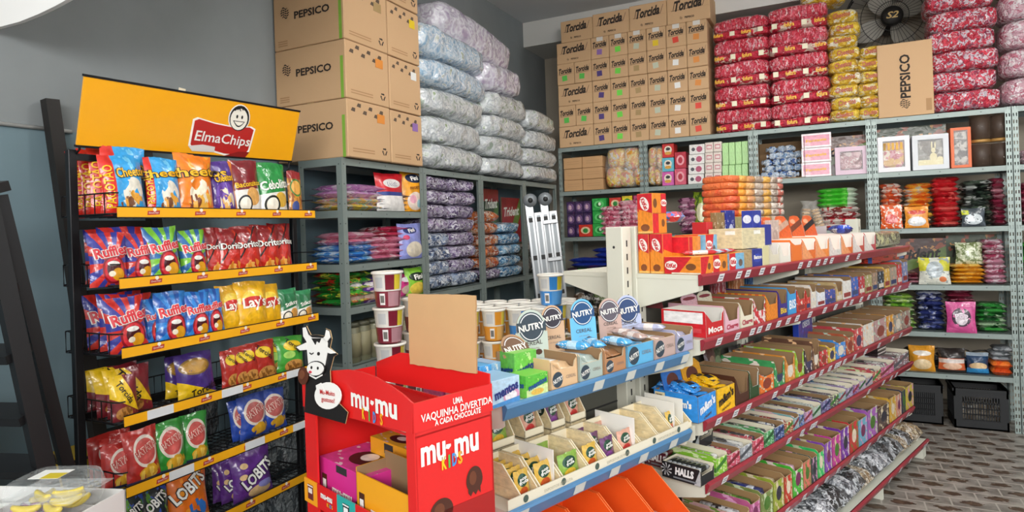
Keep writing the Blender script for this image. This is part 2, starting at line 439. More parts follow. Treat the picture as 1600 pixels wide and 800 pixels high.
def superq(mb, w, d, h, m, nx, nz, ex, bump, seed, nu=40, nv=18, cells=True, xf=None):
    rnd = random.Random(seed); ph = rnd.uniform(0, 9)
    sp = lambda a, e: math.copysign(abs(a) ** e, a)
    vs, fs = [], []
    for j in range(nv + 1):
        v = -math.pi / 2 + math.pi * j / nv
        for i in range(nu):
            u = 2 * math.pi * i / nu
            x = sp(math.cos(v), ex) * sp(math.cos(u), ex); y = sp(math.cos(v), ex) * sp(math.sin(u), ex); z = sp(math.sin(v), ex)
            k = 1.0
            if cells:
                k -= bump * (1 - abs(math.sin(math.pi * nx * (x * .5 + .5) + .3 * math.sin(z * 4 + ph))) ** .6) * (1 - .5 * abs(z))
                k -= bump * .8 * (1 - abs(math.sin(math.pi * nz * (z * .5 + .5))) ** .6)
            n = noise.noise(Vector((x * 1.7 + ph, y * 1.7, z * 1.7 + seed))) * bump * 1.3 + noise.noise(Vector((x * 5 + ph, y * 5, z * 5))) * bump * .55
            k += n
            vs.append((x * w / 2 * (1 + .25 * n), d / 2 + y * d / 2 * k, h / 2 + z * h / 2 * (1 + (k - 1) * .7)))
    for j in range(nv):
        for i in range(nu):
            fs.append([j * nu + i, j * nu + (i + 1) % nu, (j + 1) * nu + (i + 1) % nu, (j + 1) * nu + i])
    mb.add(vs, fs, m, None, True, xf)
def bale(name, w, d, h, m, nx=6, nz=2, ex=.42, bump=.10, seed=0, parent=None, nu=40, nv=18):
    """plastic-wrapped bundle: the packs inside show as bulges through the tight film"""
    mb = MB(); superq(mb, w, d, h, m, nx, nz, ex, bump, seed, nu, nv)
    return mb.build(name, parent)
def carton(name, w, d, h, m=None, front=None, tape=True, ch=.004, fn=None):
    """closed corrugated box: flap seam and tape on top, marks on its sides by fn(mb)"""
    m = m or KRAFT; mb = MB()
    mb.box(-w / 2, w / 2, 0, d, 0, h, m, ch, faces={'-y': front} if front else None)
    if tape:
        mb.box(-w / 2 + .002, w / 2 - .002, d / 2 - .0012, d / 2 + .0012, h - .001, h + .0006, KRAFTIN)
        mb.box(-w / 2 - .0006, w / 2 + .0006, d / 2 - .022, d / 2 + .022, h - .002, h + .001, mat('b99a6c', .3))
    if fn: fn(mb)
    return mb.build(name)
def tray(name, w, d, h, fh, out, inn=None, cut=.3, back=None, fn=None, ww=.003, card=0, cardm=None, parent=None, side=None, rim=None):
    """display box: open top, side walls stepping down to a low front lip; card = height of a header card at the back"""
    inn = inn or KRAFTIN; mb = MB(); b = back or out; side = side or out; rim = rim or inn
    c1 = d * (.02 if fh < h * .8 else .05)
    pf = [(0, 0), (d, 0), (d, h), (c1, h), (0, h * .93), (0, fh * .9)]
    for sg in (-1, 1):
        xo, xi = sg * w / 2, sg * (w / 2 - ww); n = len(pf)
        o = [(xo, y, z) for y, z in pf]; i = [(xi, y, max(z, .002)) for y, z in pf]
        uv = [(y / d, z / h) for y, z in pf]
        mb.add(o, [list(range(n)) if sg > 0 else list(range(n))[::-1]], side, uv)
        mb.add(i, [list(range(n))[::-1] if sg > 0 else list(range(n))], inn)
        mb.add(o + i, [[k, (k + 1) % n, n + (k + 1) % n, n + k] for k in range(1, n)], rim)
    lf, rg = max(.10, min(.34, cut)), .10
    if fh > h * .9: fp = [(-w / 2, 0), (w / 2, 0), (w / 2, fh), (-w / 2, fh)]
    else: fp = [(-w / 2, 0), (w / 2, 0), (w / 2, h * .93), (w / 2 - rg * w, h * .80), (w / 2 - rg * w * 1.4, fh), (-w / 2 + lf * w, fh), (-w / 2 + .06 * w, h * .88), (-w / 2, h * .93)]
    mb.add([(x, 0, z) for x, z in fp], [list(range(len(fp)))], out, [(x / w + .5, z / h) for x, z in fp]); mb.add([(x, ww, z) for x, z in fp], [list(range(len(fp)))[::-1]], inn)
    nn = len(fp); mb.add([(x, 0, z) for x, z in fp] + [(x, ww, z) for x, z in fp], [[(q + 1) % nn, q, nn + q, nn + (q + 1) % nn] for q in range(1, nn - 1)], rim)
    mb.box(-w / 2, w / 2, d - ww, d, 0, h, b, faces={'-y': inn})
    mb.box(-w / 2, w / 2, 0, d, 0, .002, inn)
    if fn: fn(mb)
    o = mb.build(name, parent)
    if card:
        cb = MB(); cb.prism([(-w / 2, 0), (w / 2, 0), (w / 2, card * .75), (w * .3, card * .97), (0, card), (-w * .3, card * .97), (-w / 2, card * .75)], 0, .003, cardm or out)
        c = cb.build('header_card', o); c.location = (0, d * .72, h * .86); c.rotation_euler = (R(-14), 0, 0)
    return o
def bar(name, w, d, h, m, parent=None):
    """small flow-wrapped bar with crimped ends along y"""
    mb = MB(); vs, fs, uv = [], [], []
    prof = [(0, .5), (.06, .55), (.12, .95), (.5, 1), (.88, .95), (.94, .55), (1, .5)]; n = 8
    for t, k in prof:
        zz = .12 if t in (0, 1) else (.2 if k == .55 else 1)
        for i in range(n):
            a = 2 * math.pi * i / n + math.pi / 8
            cx = math.copysign(abs(math.cos(a)) ** .5, math.cos(a)); cz = math.copysign(abs(math.sin(a)) ** .5, math.sin(a))
            vs.append((cx * w / 2 * (1 if zz < 1 else .94), t * d, h / 2 + cz * h / 2 * zz)); uv.append((t, i / n))
    for j in range(len(prof) - 1):
        for i in range(n): fs.append([j * n + i, j * n + (i + 1) % n, (j + 1) * n + (i + 1) % n, (j + 1) * n + i])
    fs += [list(range(n))[::-1], list(range((len(prof) - 1) * n, len(prof) * n))]
    mb.add(vs, [f[::-1] for f in fs], m, uv, True)
    return mb.build(name, parent)

# ---------------------------------------------------------------- the room
def struct(name, mb, M=None):
    o = mb.build(name, None, M); o['kind'] = 'structure'; return o
def floor_mat():
    m, nt, b = newmat('floor_tiles', .38)
    L = nt.links.new
    def mth(op, a, c=None):
        n = nt.nodes.new('ShaderNodeMath'); n.operation = op
        for i, x in enumerate((a, c)):
            if x is None: continue
            if isinstance(x, (int, float)): n.inputs[i].default_value = x
            else: L(x, n.inputs[i])
        return n.outputs[0]
    tc = nt.nodes.new('ShaderNodeTexCoord'); sp = nt.nodes.new('ShaderNodeSeparateXYZ'); L(tc.outputs['Object'], sp.inputs[0])
    y = mth('DIVIDE', sp.outputs[1], .115); row = mth('FLOOR', y)
    x = mth('ADD', mth('DIVIDE', sp.outputs[0], .21), mth('MULTIPLY', row, .37))
    fx = mth('FRACT', x); fy = mth('FRACT', y)
    nz = nt.nodes.new('ShaderNodeTexNoise'); nz.inputs['Scale'].default_value = 26; nz.inputs['Detail'].default_value = 5; L(tc.outputs['Object'], nz.inputs['Vector'])
    n2 = nt.nodes.new('ShaderNodeTexNoise'); n2.inputs['Scale'].default_value = 9; n2.inputs['Detail'].default_value = 3; L(tc.outputs['Object'], n2.inputs['Vector'])
    wob = mth('MULTIPLY', mth('SUBTRACT', nz.outputs['Fac'], .5), .9)
    dx = mth('DIVIDE', mth('SUBTRACT', fx, .5), .34); dy = mth('DIVIDE', mth('SUBTRACT', fy, .62), .34)
    blot = mth('LESS_THAN', mth('ADD', mth('ADD', mth('MULTIPLY', dx, dx), mth('MULTIPLY', dy, dy)), mth('MULTIPLY', wob, 2.4)), .56)
    joint = mth('MAXIMUM', mth('LESS_THAN', fy, .10), mth('LESS_THAN', fx, .04))
    cr = nt.nodes.new('ShaderNodeValToRGB'); L(n2.outputs['Fac'], cr.inputs[0])
    cr.color_ramp.elements[0].position = .35; cr.color_ramp.elements[0].color = lin('6e6962'); cr.color_ramp.elements[1].position = .65; cr.color_ramp.elements[1].color = lin('9c968e')
    c2 = nt.nodes.new('ShaderNodeValToRGB'); L(nz.outputs['Fac'], c2.inputs[0])
    c2.color_ramp.elements[0].position = .3; c2.color_ramp.elements[0].color = lin('35261e'); c2.color_ramp.elements[1].position = .7; c2.color_ramp.elements[1].color = lin('65503f')
    m1 = nt.nodes.new('ShaderNodeMix'); m1.data_type = 'RGBA'; L(blot, m1.inputs[0]); L(cr.outputs[0], m1.inputs[6]); L(c2.outputs[0], m1.inputs[7])
    m2 = nt.nodes.new('ShaderNodeMix'); m2.data_type = 'RGBA'; L(joint, m2.inputs[0]); L(m1.outputs[2], m2.inputs[6]); m2.inputs[7].default_value = lin('aaa49b')
    L(m2.outputs[2], b.inputs['Base Color'])
    return m
def wall_mat():
    """old painted plaster: pale grey-blue above, a bluer coat up to 2 m, blotchy"""
    m, nt, b = newmat('wall_paint', .75); L = nt.links.new
    tc = nt.nodes.new('ShaderNodeTexCoord'); sp = nt.nodes.new('ShaderNodeSeparateXYZ'); L(tc.outputs['Object'], sp.inputs[0])
    lt = nt.nodes.new('ShaderNodeMath'); lt.operation = 'LESS_THAN'; lt.inputs[1].default_value = 2.03; L(sp.outputs[2], lt.inputs[0])
    nz = nt.nodes.new('ShaderNodeTexNoise'); nz.inputs['Scale'].default_value = 1.6; nz.inputs['Detail'].default_value = 7; L(tc.outputs['Object'], nz.inputs['Vector'])
    a = nt.nodes.new('ShaderNodeMix'); a.data_type = 'RGBA'; L(lt.outputs[0], a.inputs[0]); a.inputs[6].default_value = lin('868c8e'); a.inputs[7].default_value = lin('718891')
    c = nt.nodes.new('ShaderNodeMix'); c.data_type = 'RGBA'; c.blend_type = 'MULTIPLY'; c.inputs[0].default_value = .35; L(a.outputs[2], c.inputs[6])
    cr = nt.nodes.new('ShaderNodeValToRGB'); cr.color_ramp.elements[0].position = .35; cr.color_ramp.elements[0].color = (.55, .56, .56, 1); cr.color_ramp.elements[1].position = .62
    L(nz.outputs['Fac'], cr.inputs[0]); L(cr.outputs[0], c.inputs[7]); L(c.outputs[2], b.inputs['Base Color'])
    return m
mb = MB(); mb.box(-2.95, 4.2, -2.9, 6.75, -.1, 0, floor_mat()); struct('floor', mb)
WM = wall_mat()
mb = MB(); mb.box(-2.95, -2.75, -2.9, 6.75, 0, 3.7, WM); struct('wall_left', mb)
PB = mat('b3a998', .8, mottle=.15, bscale=2)
mb = MB()                                                     # back wall with a long low window strip behind the shelves
mb.box(-2.75, 4.0, 6.55, 6.75, 0, 2.10, PB); mb.box(-2.75, 4.0, 6.55, 6.75, 2.24, 3.7, PB)
for x0, x1 in ((-2.75, -2.55), (-1.75, -1.1), (-.75, 4.0)): mb.box(x0, x1, 6.55, 6.75, 2.10, 2.24, PB)
struct('wall_back', mb)
mb = MB()
for x0, x1 in ((-2.55, -1.75), (-1.1, -.75)):
    mb.box(x0, x1, 6.69, 6.70, 2.10, 2.24, film('eef4f6', .15, .05))
struct('window_1', mb)
mb = MB(); mb.box(4.0, 4.2, -2.9, 1.1, 0, 3.7, PB); mb.box(4.0, 4.2, 4.0, 6.75, 0, 3.7, PB); mb.box(4.0, 4.2, 1.1, 4.0, 2.9, 3.7, PB); struct('wall_right', mb)
CE = mat('d6d9db', .8, mottle=.12, bscale=1.5)
mb = MB(); mb.box(-2.95, 4.2, -2.9, 6.75, 3.7, 3.85, CE); struct('ceiling', mb)
mb = MB(); mb.box(-2.75, 4.0, 6.0, 6.55, 3.45, 3.7, mat('d5d4cf', .75)); struct('ceiling_beam', mb)
mb = MB(); mb.box(-2.75, 4.0, -2.9, -2.7, 3.25, 3.7, PB); mb.box(-2.75, -1.6, -2.9, -2.7, 0, 3.25, PB); struct('wall_front', mb)
# white arched lintel between the front room and this one; its left springing shows at the corner of the picture
AF = Frame(0, 1.27); low = [AF.P(a, b) for a, b in ((-40, 52), (0, 42), (30, 34), (60, 22), (85, 10), (105, -1), (130, -17), (165, -44), (215, -88), (290, -150))]
low = [(-2.75, low[0][1] - .004)] + [q for q in low if q[0] > -2.75] + [(-1.2, 2.83), (-.5, 2.98), (.5, 3.03), (1.6, 2.98), (2.6, 2.83), (3.4, 2.6), (4.0, 2.36)]
wm = mat('f4f3f0', .7); n = len(low); mb = MB()
for y_, fl in ((1.27, 0), (1.285, 1)):
    for q in range(n - 1):
        v4 = [(low[q][0], y_, low[q][1]), (low[q + 1][0], y_, low[q + 1][1]), (low[q + 1][0], y_, 3.7), (low[q][0], y_, 3.7)]
        mb.add(v4, [[0, 1, 2, 3] if not fl else [3, 2, 1, 0]], wm)
mb.add([(x, 1.27, z) for x, z in low] + [(x, 1.285, z) for x, z in low], [[q + 1, q, n + q, n + q + 1] for q in range(n - 1)], wm, smooth=True)
struct('wall_arch', mb)
def lamp_mat():
    m = bpy.data.materials.new('tube_light'); m.use_nodes = True; nt = m.node_tree; nt.nodes.clear()
    e = nt.nodes.new('ShaderNodeEmission'); o = nt.nodes.new('ShaderNodeOutputMaterial'); e.inputs[0].default_value = (1, .98, .94, 1); e.inputs[1].default_value = 120
    nt.links.new(e.outputs[0], o.inputs[0]); return m
LM = lamp_mat()
for i, (x, y) in enumerate(((-.4, 2.7), (1.9, 3.4))):        # hanging twin fluorescent fittings, above the picture's upper edge
    lf = empty('ceiling_lamp', Matrix.Translation((x, y, 3.3)) @ Matrix.Rotation(R(20), 4, 'Z')); tag(lf, 'hanging white fluorescent fitting, %s one' % ['left', 'right'][i], 'lamp')
    mb = MB(); mb.box(-.62, .62, -.018, .018, .02, .06, WHITE, .004); mb.build('housing', lf)
    for q in (-.035, .035): mb = MB(); mb.lathe([(.013, 0), (.013, 1.18)], LM, 10, Matrix.Translation((-.59, q, 0)) @ Matrix.Rotation(R(90), 4, 'Y')); mb.build('tube', lf)
    for q in (-.5, .5): mb = MB(); mb.tube([(q, 0, .06), (q, 0, .40)], .004, WHITE, 5); mb.build('suspension_rod', lf)
mb = MB(); mb.tube([(-2.742, -1.2, 2.03), (-2.742, 1.55, 2.03)], .008, mat('c9cdcd', .5), 8)
o = mb.build('wall_conduit'); tag(o, 'thin white cable conduit running level along the blue-grey wall', 'conduit')

# ---------------------------------------------------------------- steel shelving
def slot_mat():
    """galvanised angle with two rows of slots punched through"""
    m, nt, b = newmat('slotted_steel', .42, .3); L = nt.links.new
    b.inputs['Base Color'].default_value = lin('8f9c98')
    tc = nt.nodes.new('ShaderNodeTexCoord'); sp = nt.nodes.new('ShaderNodeSeparateXYZ'); L(tc.outputs['Object'], sp.inputs[0])
    def mth(op, a, c=None):
        n = nt.nodes.new('ShaderNodeMath'); n.operation = op
        for i, x in enumerate((a, c)):
            if x is None: continue
            if isinstance(x, (int, float)): n.inputs[i].default_value = x
            else: L(x, n.inputs[i])
        return n.outputs[0]
    fz = mth('FRACT', mth('DIVIDE', sp.outputs[2], .05)); col = mth('ABSOLUTE', mth('SUBTRACT', mth('ABSOLUTE', mth('SUBTRACT', sp.outputs[0], .0175)), .0085))
    f = mth('MULTIPLY', mth('MULTIPLY', mth('GREATER_THAN', fz, .25), mth('LESS_THAN', fz, .75)), mth('LESS_THAN', col, .0035))
    tr = nt.nodes.new('ShaderNodeBsdfTransparent'); mx = nt.nodes.new('ShaderNodeMixShader')
    L(f, mx.inputs[0]); L(b.outputs[0], mx.inputs[1]); L(tr.outputs[0], mx.inputs[2]); L(mx.outputs[0], nt.nodes['Material Output'].inputs[0])
    return m
SLOT = slot_mat(); STEEL = mat('87938f', .45, .25); STEELD = mat('7b8783', .45, .25)
def rack_unit(fr, x0, x1, depth, top, shelves, label, holes=False, group=None, posts=(1, 1)):
    """one bay: four angle posts and its folded sheet shelves"""
    r = empty('steel_shelf_unit', fr.M((x0 + x1) / 2, 0)); tag(r, label, 'shelf unit', group or 'grey steel shelving')
    hw = (x1 - x0) / 2
    for sx in (-1, 1):
        for back in (0, 1):
            mb = MB(); m = SLOT if holes else STEEL
            a, b_ = (0, .035) if sx < 0 else (-.035, 0)
            q = MB()
            s_ = 1 if sx < 0 else -1
            xs = [0, .035]
            q.quad((0, 0, 0), (.035, 0, 0), (.035, 0, top), (0, 0, top), m) if sx < 0 else q.quad((0, 0, 0), (.035, 0, 0), (.035, 0, top), (0, 0, top), m)
            q.quad((0, .0018, 0), (.035, .0018, 0), (.035, .0018, top), (0, .0018, top), m)
            ex = 0 if sx < 0 else .035
            q.box(ex - .0009, ex + .0009, 0, .035, 0, top, STEEL)
            if not holes:
                z = .06
                while z < top - .03:
                    q.add(disc(.0175, z, .004, n=8, y=-.0006), [list(range(8))], mat('4d5552', .6))
                    q.add([(ex + (-.0012 if sx < 0 else .0012), .018 + .004 * math.cos(k * math.pi / 4), z + .004 * math.sin(k * math.pi / 4)) for k in range(8)], [list(range(8))], mat('4d5552', .6))
                    z += .105
            o = q.build('post', r); o.location = (-hw if sx < 0 else hw - .035, 0 if not back else depth - .036, 0)
            if back: o.location.y = depth; o.scale = (1, -1, 1)
    for z in shelves + [top]:
        mb = MB()
        mb.box(-hw + .004, hw - .004, .003, depth - .003, z - .003, z, STEELD)
        mb.box(-hw + .004, hw - .004, .003, .0045, z - .04, z, STEEL); mb.box(-hw + .004, hw - .004, depth - .0045, depth - .003, z - .04, z, STEEL)
        for sx in (-1, 1): mb.box(sx * (hw - .004) - .001, sx * (hw - .004) + .001, .004, depth - .004, z - .04, z, STEEL)
        for k in range(3):
            x = (-.6 + .6 * k) * hw
            mb.add(disc(x, z - .02, .005, n=8, y=.002), [list(range(8))], mat('5c6663', .5))
        mb.build('shelf', r)
    return r
BZ = [.40, .71, 1.06, 1.488, 1.92]; BT = 2.335
BX = [(-2.272, -1.458), (-1.452, -.532), (-.528, .326), (.33, 1.198), (1.204, 2.05)]
for i, (a, b_) in enumerate(BX):
    rack_unit(BACK, a, b_, .36, BT, BZ, ['grey slotted shelf bay at the back holding kraft cartons, under the stacked cartons',
        'grey slotted shelf bay at the back with the small candy boxes', 'grey slotted shelf bay at the back under the red bales',
        'grey slotted shelf bay at the back with window boxes and jars', 'grey slotted shelf bay cut by the right edge of the picture'][i], True, 'grey slotted shelving along the back')
LZ = [.50, .877, 1.19, 1.418, 1.707]; LT = 1.985
LY = [(2.625, 3.378), (3.382, 4.13), (4.134, 4.885), (4.889, 5.60)]
for i, (a, b_) in enumerate(LY):
    rack_unit(LEFT, a, b_, .30, LT, LZ if i == 0 else [.50, 1.19], ['grey steel shelf bay under the large brown cartons, its end towards the yellow rack',
        'grey steel shelf bay packed with silver and purple bales', 'grey steel shelf bay with orange and blue bales',
        'grey steel shelf bay in the corner behind the aluminium ladder'][i], False, 'grey steel shelving along the left wall')

# ---------------------------------------------------------------- black wire rack with yellow price strips and header
YEL = mat('f2ae1c', .35); BLK = mat('17171a', .45, .3)
RY0, RY1, SY0, SY1 = 1.36, 2.285, 1.358, 2.292; RD = .29
RZ = [1.668, 1.424, 1.187, .955, .714, .476]
r = empty('wire_display_rack', RACK.M(1.77, 0)); tag(r, 'black wire snack rack with yellow price strips and a yellow header', 'display rack')
def rk(x): return x - 1.77
for x, y in ((1.318, .18), (2.335, .18)):
    mb = MB(); mb.box(rk(x) - .014, rk(x) + .014, y - .012, y + .012, 0, 1.90, BLK, .002); mb.build('post', r)
mb = MB(); mb.box(rk(1.32), rk(2.335), .169, .191, 1.865, 1.888, BLK); mb.build('top_frame', r)
for z in (.03, .95): mb = MB(); mb.box(rk(1.32), rk(2.335), .20, .215, z, z + .025, BLK); mb.build('cross_bar', r)
for x in (1.318, 2.335): mb = MB(); mb.box(rk(x) - .02, rk(x) + .02, -.06, .32, 0, .025, BLK); mb.build('foot', r)
def elma_logo(mb, cx, z, w, y):
    h = w * .42
    mb.prism([(cx - w * .5, z - h * .42), (cx - w * .1, z - h * .5), (cx + w * .46, z - h * .40), (cx + w * .5, z + h * .30), (cx, z + h * .22), (cx - w * .46, z + h * .42)], y, y + .0008, mat('f4efe6', .4))
    mb.prism([(cx - w * .46, z - h * .36), (cx - w * .1, z - h * .43), (cx + w * .43, z - h * .33), (cx + w * .46, z + h * .23), (cx, z + h * .16), (cx - w * .43, z + h * .35)], y - .0008, y, mat('c0221f', .4))
for k, z in enumerate(RZ):
    b_ = MB()
    x0, x1 = rk(RY0) - .018, rk(2.29)
    for zz in (z + .004, z + .075):
        b_.tube([(rk(SY0) + .01, .003, zz), (x0 + .012, .008, zz), (x0, .03, zz), (x0, RD - .02, zz)], .0028, BLK, 5)
        b_.tube([(x0, RD, zz), (x1, RD, zz), (x1, .005, zz)], .0028, BLK, 5)
    for i in range(30):
        x = x0 + (x1 - x0) * i / 29; b_.tube([(x, .005, z), (x, RD, z), (x, RD, z + .075)], .002, BLK, 4)
    for i in range(7): b_.tube([(x0, .02 + .04 * i, z + .002), (x1, .02 + .04 * i, z + .002)], .002, BLK, 4)
    for i in range(5): b_.tube([(x0, .04 + .055 * i, z + .003), (x0, .04 + .055 * i, z + .075)], .002, BLK, 4)
    bo = b_.build('wire_basket', r)
    s = MB(); s.box(rk(SY0), rk(SY1), -.004, -.001, z - .008, z + .0255, YEL)
    s.box(rk(SY0), rk(SY1), -.0045, 0, z + .0255, z + .029, BLK); s.box(rk(SY0), rk(SY1), -.0045, 0, z - .012, z - .008, BLK)
    for i in range(5):
        cx = rk(SY0) + .13 + .19 * i; zz = z + .008
        s.prism([(cx - .024, zz - .009), (cx + .022, zz - .006), (cx + .024, zz + .008), (cx - .022, zz + .006)], -.0048, -.004, mat('b3352c', .5))
        s.prism([(p[0], p[2]) for p in disc(cx + .004, zz + .011, .007, n=10)], -.0052, -.0046, mat('efe6d4', .5))
        s.text('ElmaChips', (cx, -.0049, zz), (1, .0, .05), (0, 0, 1), .006, WHITE, .036, eps=.0004)
    so = s.build('price_strip', r)
    for i, px in enumerate([(), (), (), (.14, .47, .83), (.22, .58, .86), ()][k]):
        t = MB(); cx = rk(SY0) + px * (SY1 - SY0); t.box(cx - .05, cx + .05, -.0062, -.0045, z - .007, z + .0245, mat('d9dcdf', .6))
        tag(t.build('price_card', so), 'white price card')
# header panel leaning out over the aisle
hd = MB(); H0, H1, HW = 1.885, 2.18, .50
xf = Matrix.Translation((rk(1.808), .145, 1.928)) @ Matrix.Rotation(R(1.6), 4, 'Y').inverted() @ Matrix.Rotation(R(17), 4, 'X')
hh = .235
hd.box(-.492, .492, -.004, .004, 0, hh, mat('f6ac12', .3, coat=.4), xf=xf)
hd.box(-.495, .495, -.006, .006, hh, hh + .008, BLK, xf=xf); hd.box(-.495, .495, -.006, .006, -.008, 0, BLK, xf=xf)
def lp(a, b): return (a, b)
RB = mat('b8201e', .35, coat=.3); RBD = mat('8c1716', .4); SIL = mat('d8d4cf', .35)
def shp(pts, y, m): hd.add([(x, y, z) for x, z in pts], [list(range(len(pts)))], m, xf=xf)
cx, cz = .085, .085
out = [(-.155, -.055), (-.135, -.075), (-.06, -.07), (.02, -.085), (.13, -.088), (.15, -.06), (.165, .045), (.14, .055), (.05, .045), (-.05, .052), (-.13, .065), (-.15, .055)]
shp([(cx + x * 1.0, cz + z * .98) for x, z in out], -.0046, mat('f6f2ea', .4))
shp([(cx + x * .94, cz + z * .88) for x, z in out], -.0054, RB)
shp([(cx - .155, cz - .055), (cx - .135, cz - .075), (cx - .03, cz - .073), (cx - .03, cz - .05), (cx - .09, cz - .045)], -.0058, SIL)
shp([(cx + .02, cz - .085), (cx + .13, cz - .088), (cx + .15, cz - .06), (cx + .09, cz - .062)], -.0058, RBD)
hd.text('ElmaChips', tuple(xf @ Vector((cx + .005, -.0064, cz - .012))), (1, 0, .01), (0, math.sin(R(17)) * -1, 1), .040, WHITE, .275, bold=.012, shear=.12, eps=.001)
fcx, fcz = cx + .07, cz + .082
shp([(p[0], p[2]) for p in disc(fcx, fcz, .056, .060)], -.0050, mat('f6f2ea', .4)); shp([(p[0], p[2]) for p in disc(fcx, fcz, .051, .055)], -.0060, BLACK)
shp([(p[0], p[2]) for p in disc(fcx - .002, fcz - .004, .044, .047)], -.0066, mat('f4efe2', .4))
for q in range(3):
    a = [(fcx - .03 + .012 * q + .03 * t_, fcz + .03 + .012 * math.sin(3 * t_) + .005 * q) for t_ in [i / 6 for i in range(7)]]
    hd.tube([(x, -.0072, z) for x, z in a], .0022, BLACK, 4, xf=xf)
for q in (-.014, .012): shp([(p[0], p[2]) for p in disc(fcx + q, fcz + .006, .005, .008, 10)], -.0072, BLACK)
shp([(fcx - .032 + .062 * i / 10, fcz - .012 - .026 * math.sin(math.pi * i / 10)) for i in range(11)], -.0072, BLACK)
shp([(fcx - .026 + .05 * i / 10, fcz - .015 - .017 * math.sin(math.pi * i / 10)) for i in range(11)], -.0078, mat('f4efe2', .4))
shp([(fcx - .30, fcz + .075), (fcx - .27, fcz + .072), (fcx - .27, fcz + .084), (fcx - .30, fcz + .086)], -.0052, mat('e9dcc0', .5))
ho = hd.build('header_panel', r)
mb = MB()
for x in (rk(1.33), rk(2.29)): mb.tube([(x, .18, 1.88), (x, .15, 1.90), (x, .147, 1.94)], .004, BLK, 6)
mb.build('header_bracket', r)

# ---------------------------------------------------------------- gondolas
GRED = mat('9c2f3c', .38, .1, .3); GCRM = mat('dcdccd', .5); GBACK = mat('57574f', .7); GBLUE = mat('4c80ad', .38, .1, .3); GBLD = mat('2f5a94', .4)
TAG = mat('e6e6e8', .6); TAGI = mat('8b8b96', .7)
def bracket(mb, x, d, z, h=.085):
    """tapered cantilever arm under a shelf"""
    mb.add([(x - .0015, .013, z), (x - .0015, d, z), (x - .0015, d, z - h * 1.25), (x - .0015, .02, z - h * .55), (x - .0015, .013, z - h * .5)], [[0, 1, 2, 3, 4]], GCRM)
    mb.add([(x + .0015, .013, z), (x + .0015, d, z), (x + .0015, d, z - h * 1.25), (x + .0015, .02, z - h * .55), (x + .0015, .013, z - h * .5)], [[4, 3, 2, 1, 0]], GCRM)
def rail(mb, x0, x1, z, m, tilt=.012):
    """price rail: a channel leaning outward under the shelf lip"""
    mb.add([(x0, .004, z + .004), (x1, .004, z + .004), (x1, -.004, z), (x0, -.004, z), (x0, -.004 - tilt * .2, z - .006), (x1, -.004 - tilt * .2, z - .006), (x1, .006, z - .034), (x0, .006, z - .034), (x0, .01, z - .04), (x1, .01, z - .04)],
           [[0, 3, 2, 1], [3, 4, 5, 2], [4, 7, 6, 5], [7, 8, 9, 6]], m)
    mb.add([(x0, .012, z), (x1, .012, z), (x1, .012, z - .04), (x0, .012, z - .04)], [[3, 2, 1, 0]], m)
    for x in (x0 - .001, x1 + .001): mb.add([(x, -.004, z), (x, -.0065, z - .006), (x, .006, z - .034), (x, .010, z - .04), (x, .012, z), (x, .004, z + .004)], [[0, 1, 5], [1, 4, 5], [1, 2, 4], [2, 3, 4]], m)
def ptag(parent, x, z, m=TAG, w=.04):
    t = MB(); t.add([(x - w / 2, -.0085, z - .004), (x + w / 2, -.0085, z - .004), (x + w / 2, .0038, z - .034), (x - w / 2, .0038, z - .034)], [[0, 3, 2, 1]], m)
    t.add([(x - w / 2, -.0078, z - .004), (x + w / 2, -.0078, z - .004), (x + w / 2, .0045, z - .034), (x - w / 2, .0045, z - .034)], [[0, 1, 2, 3]], m)
    if m is TAG:
        for q in (0, 1):
            zz = z - .012 - q * .010; yy = -.0085 + (.0123) * (.30 + .33 * q)
            t.add([(x - w * .32, yy - .0012, zz), (x + w * .32, yy - .0012, zz), (x + w * .32, yy + .0012, zz - .005), (x - w * .32, yy + .0012, zz - .005)], [[0, 3, 2, 1]], TAGI)
    t.build('price_tag', parent)
GU0, GU1 = 2.135, 4.83; SPN = .315; GZ = [1.382, 1.142, .845, .615, .317, .116]
BU0, BU1 = 1.13, 2.02
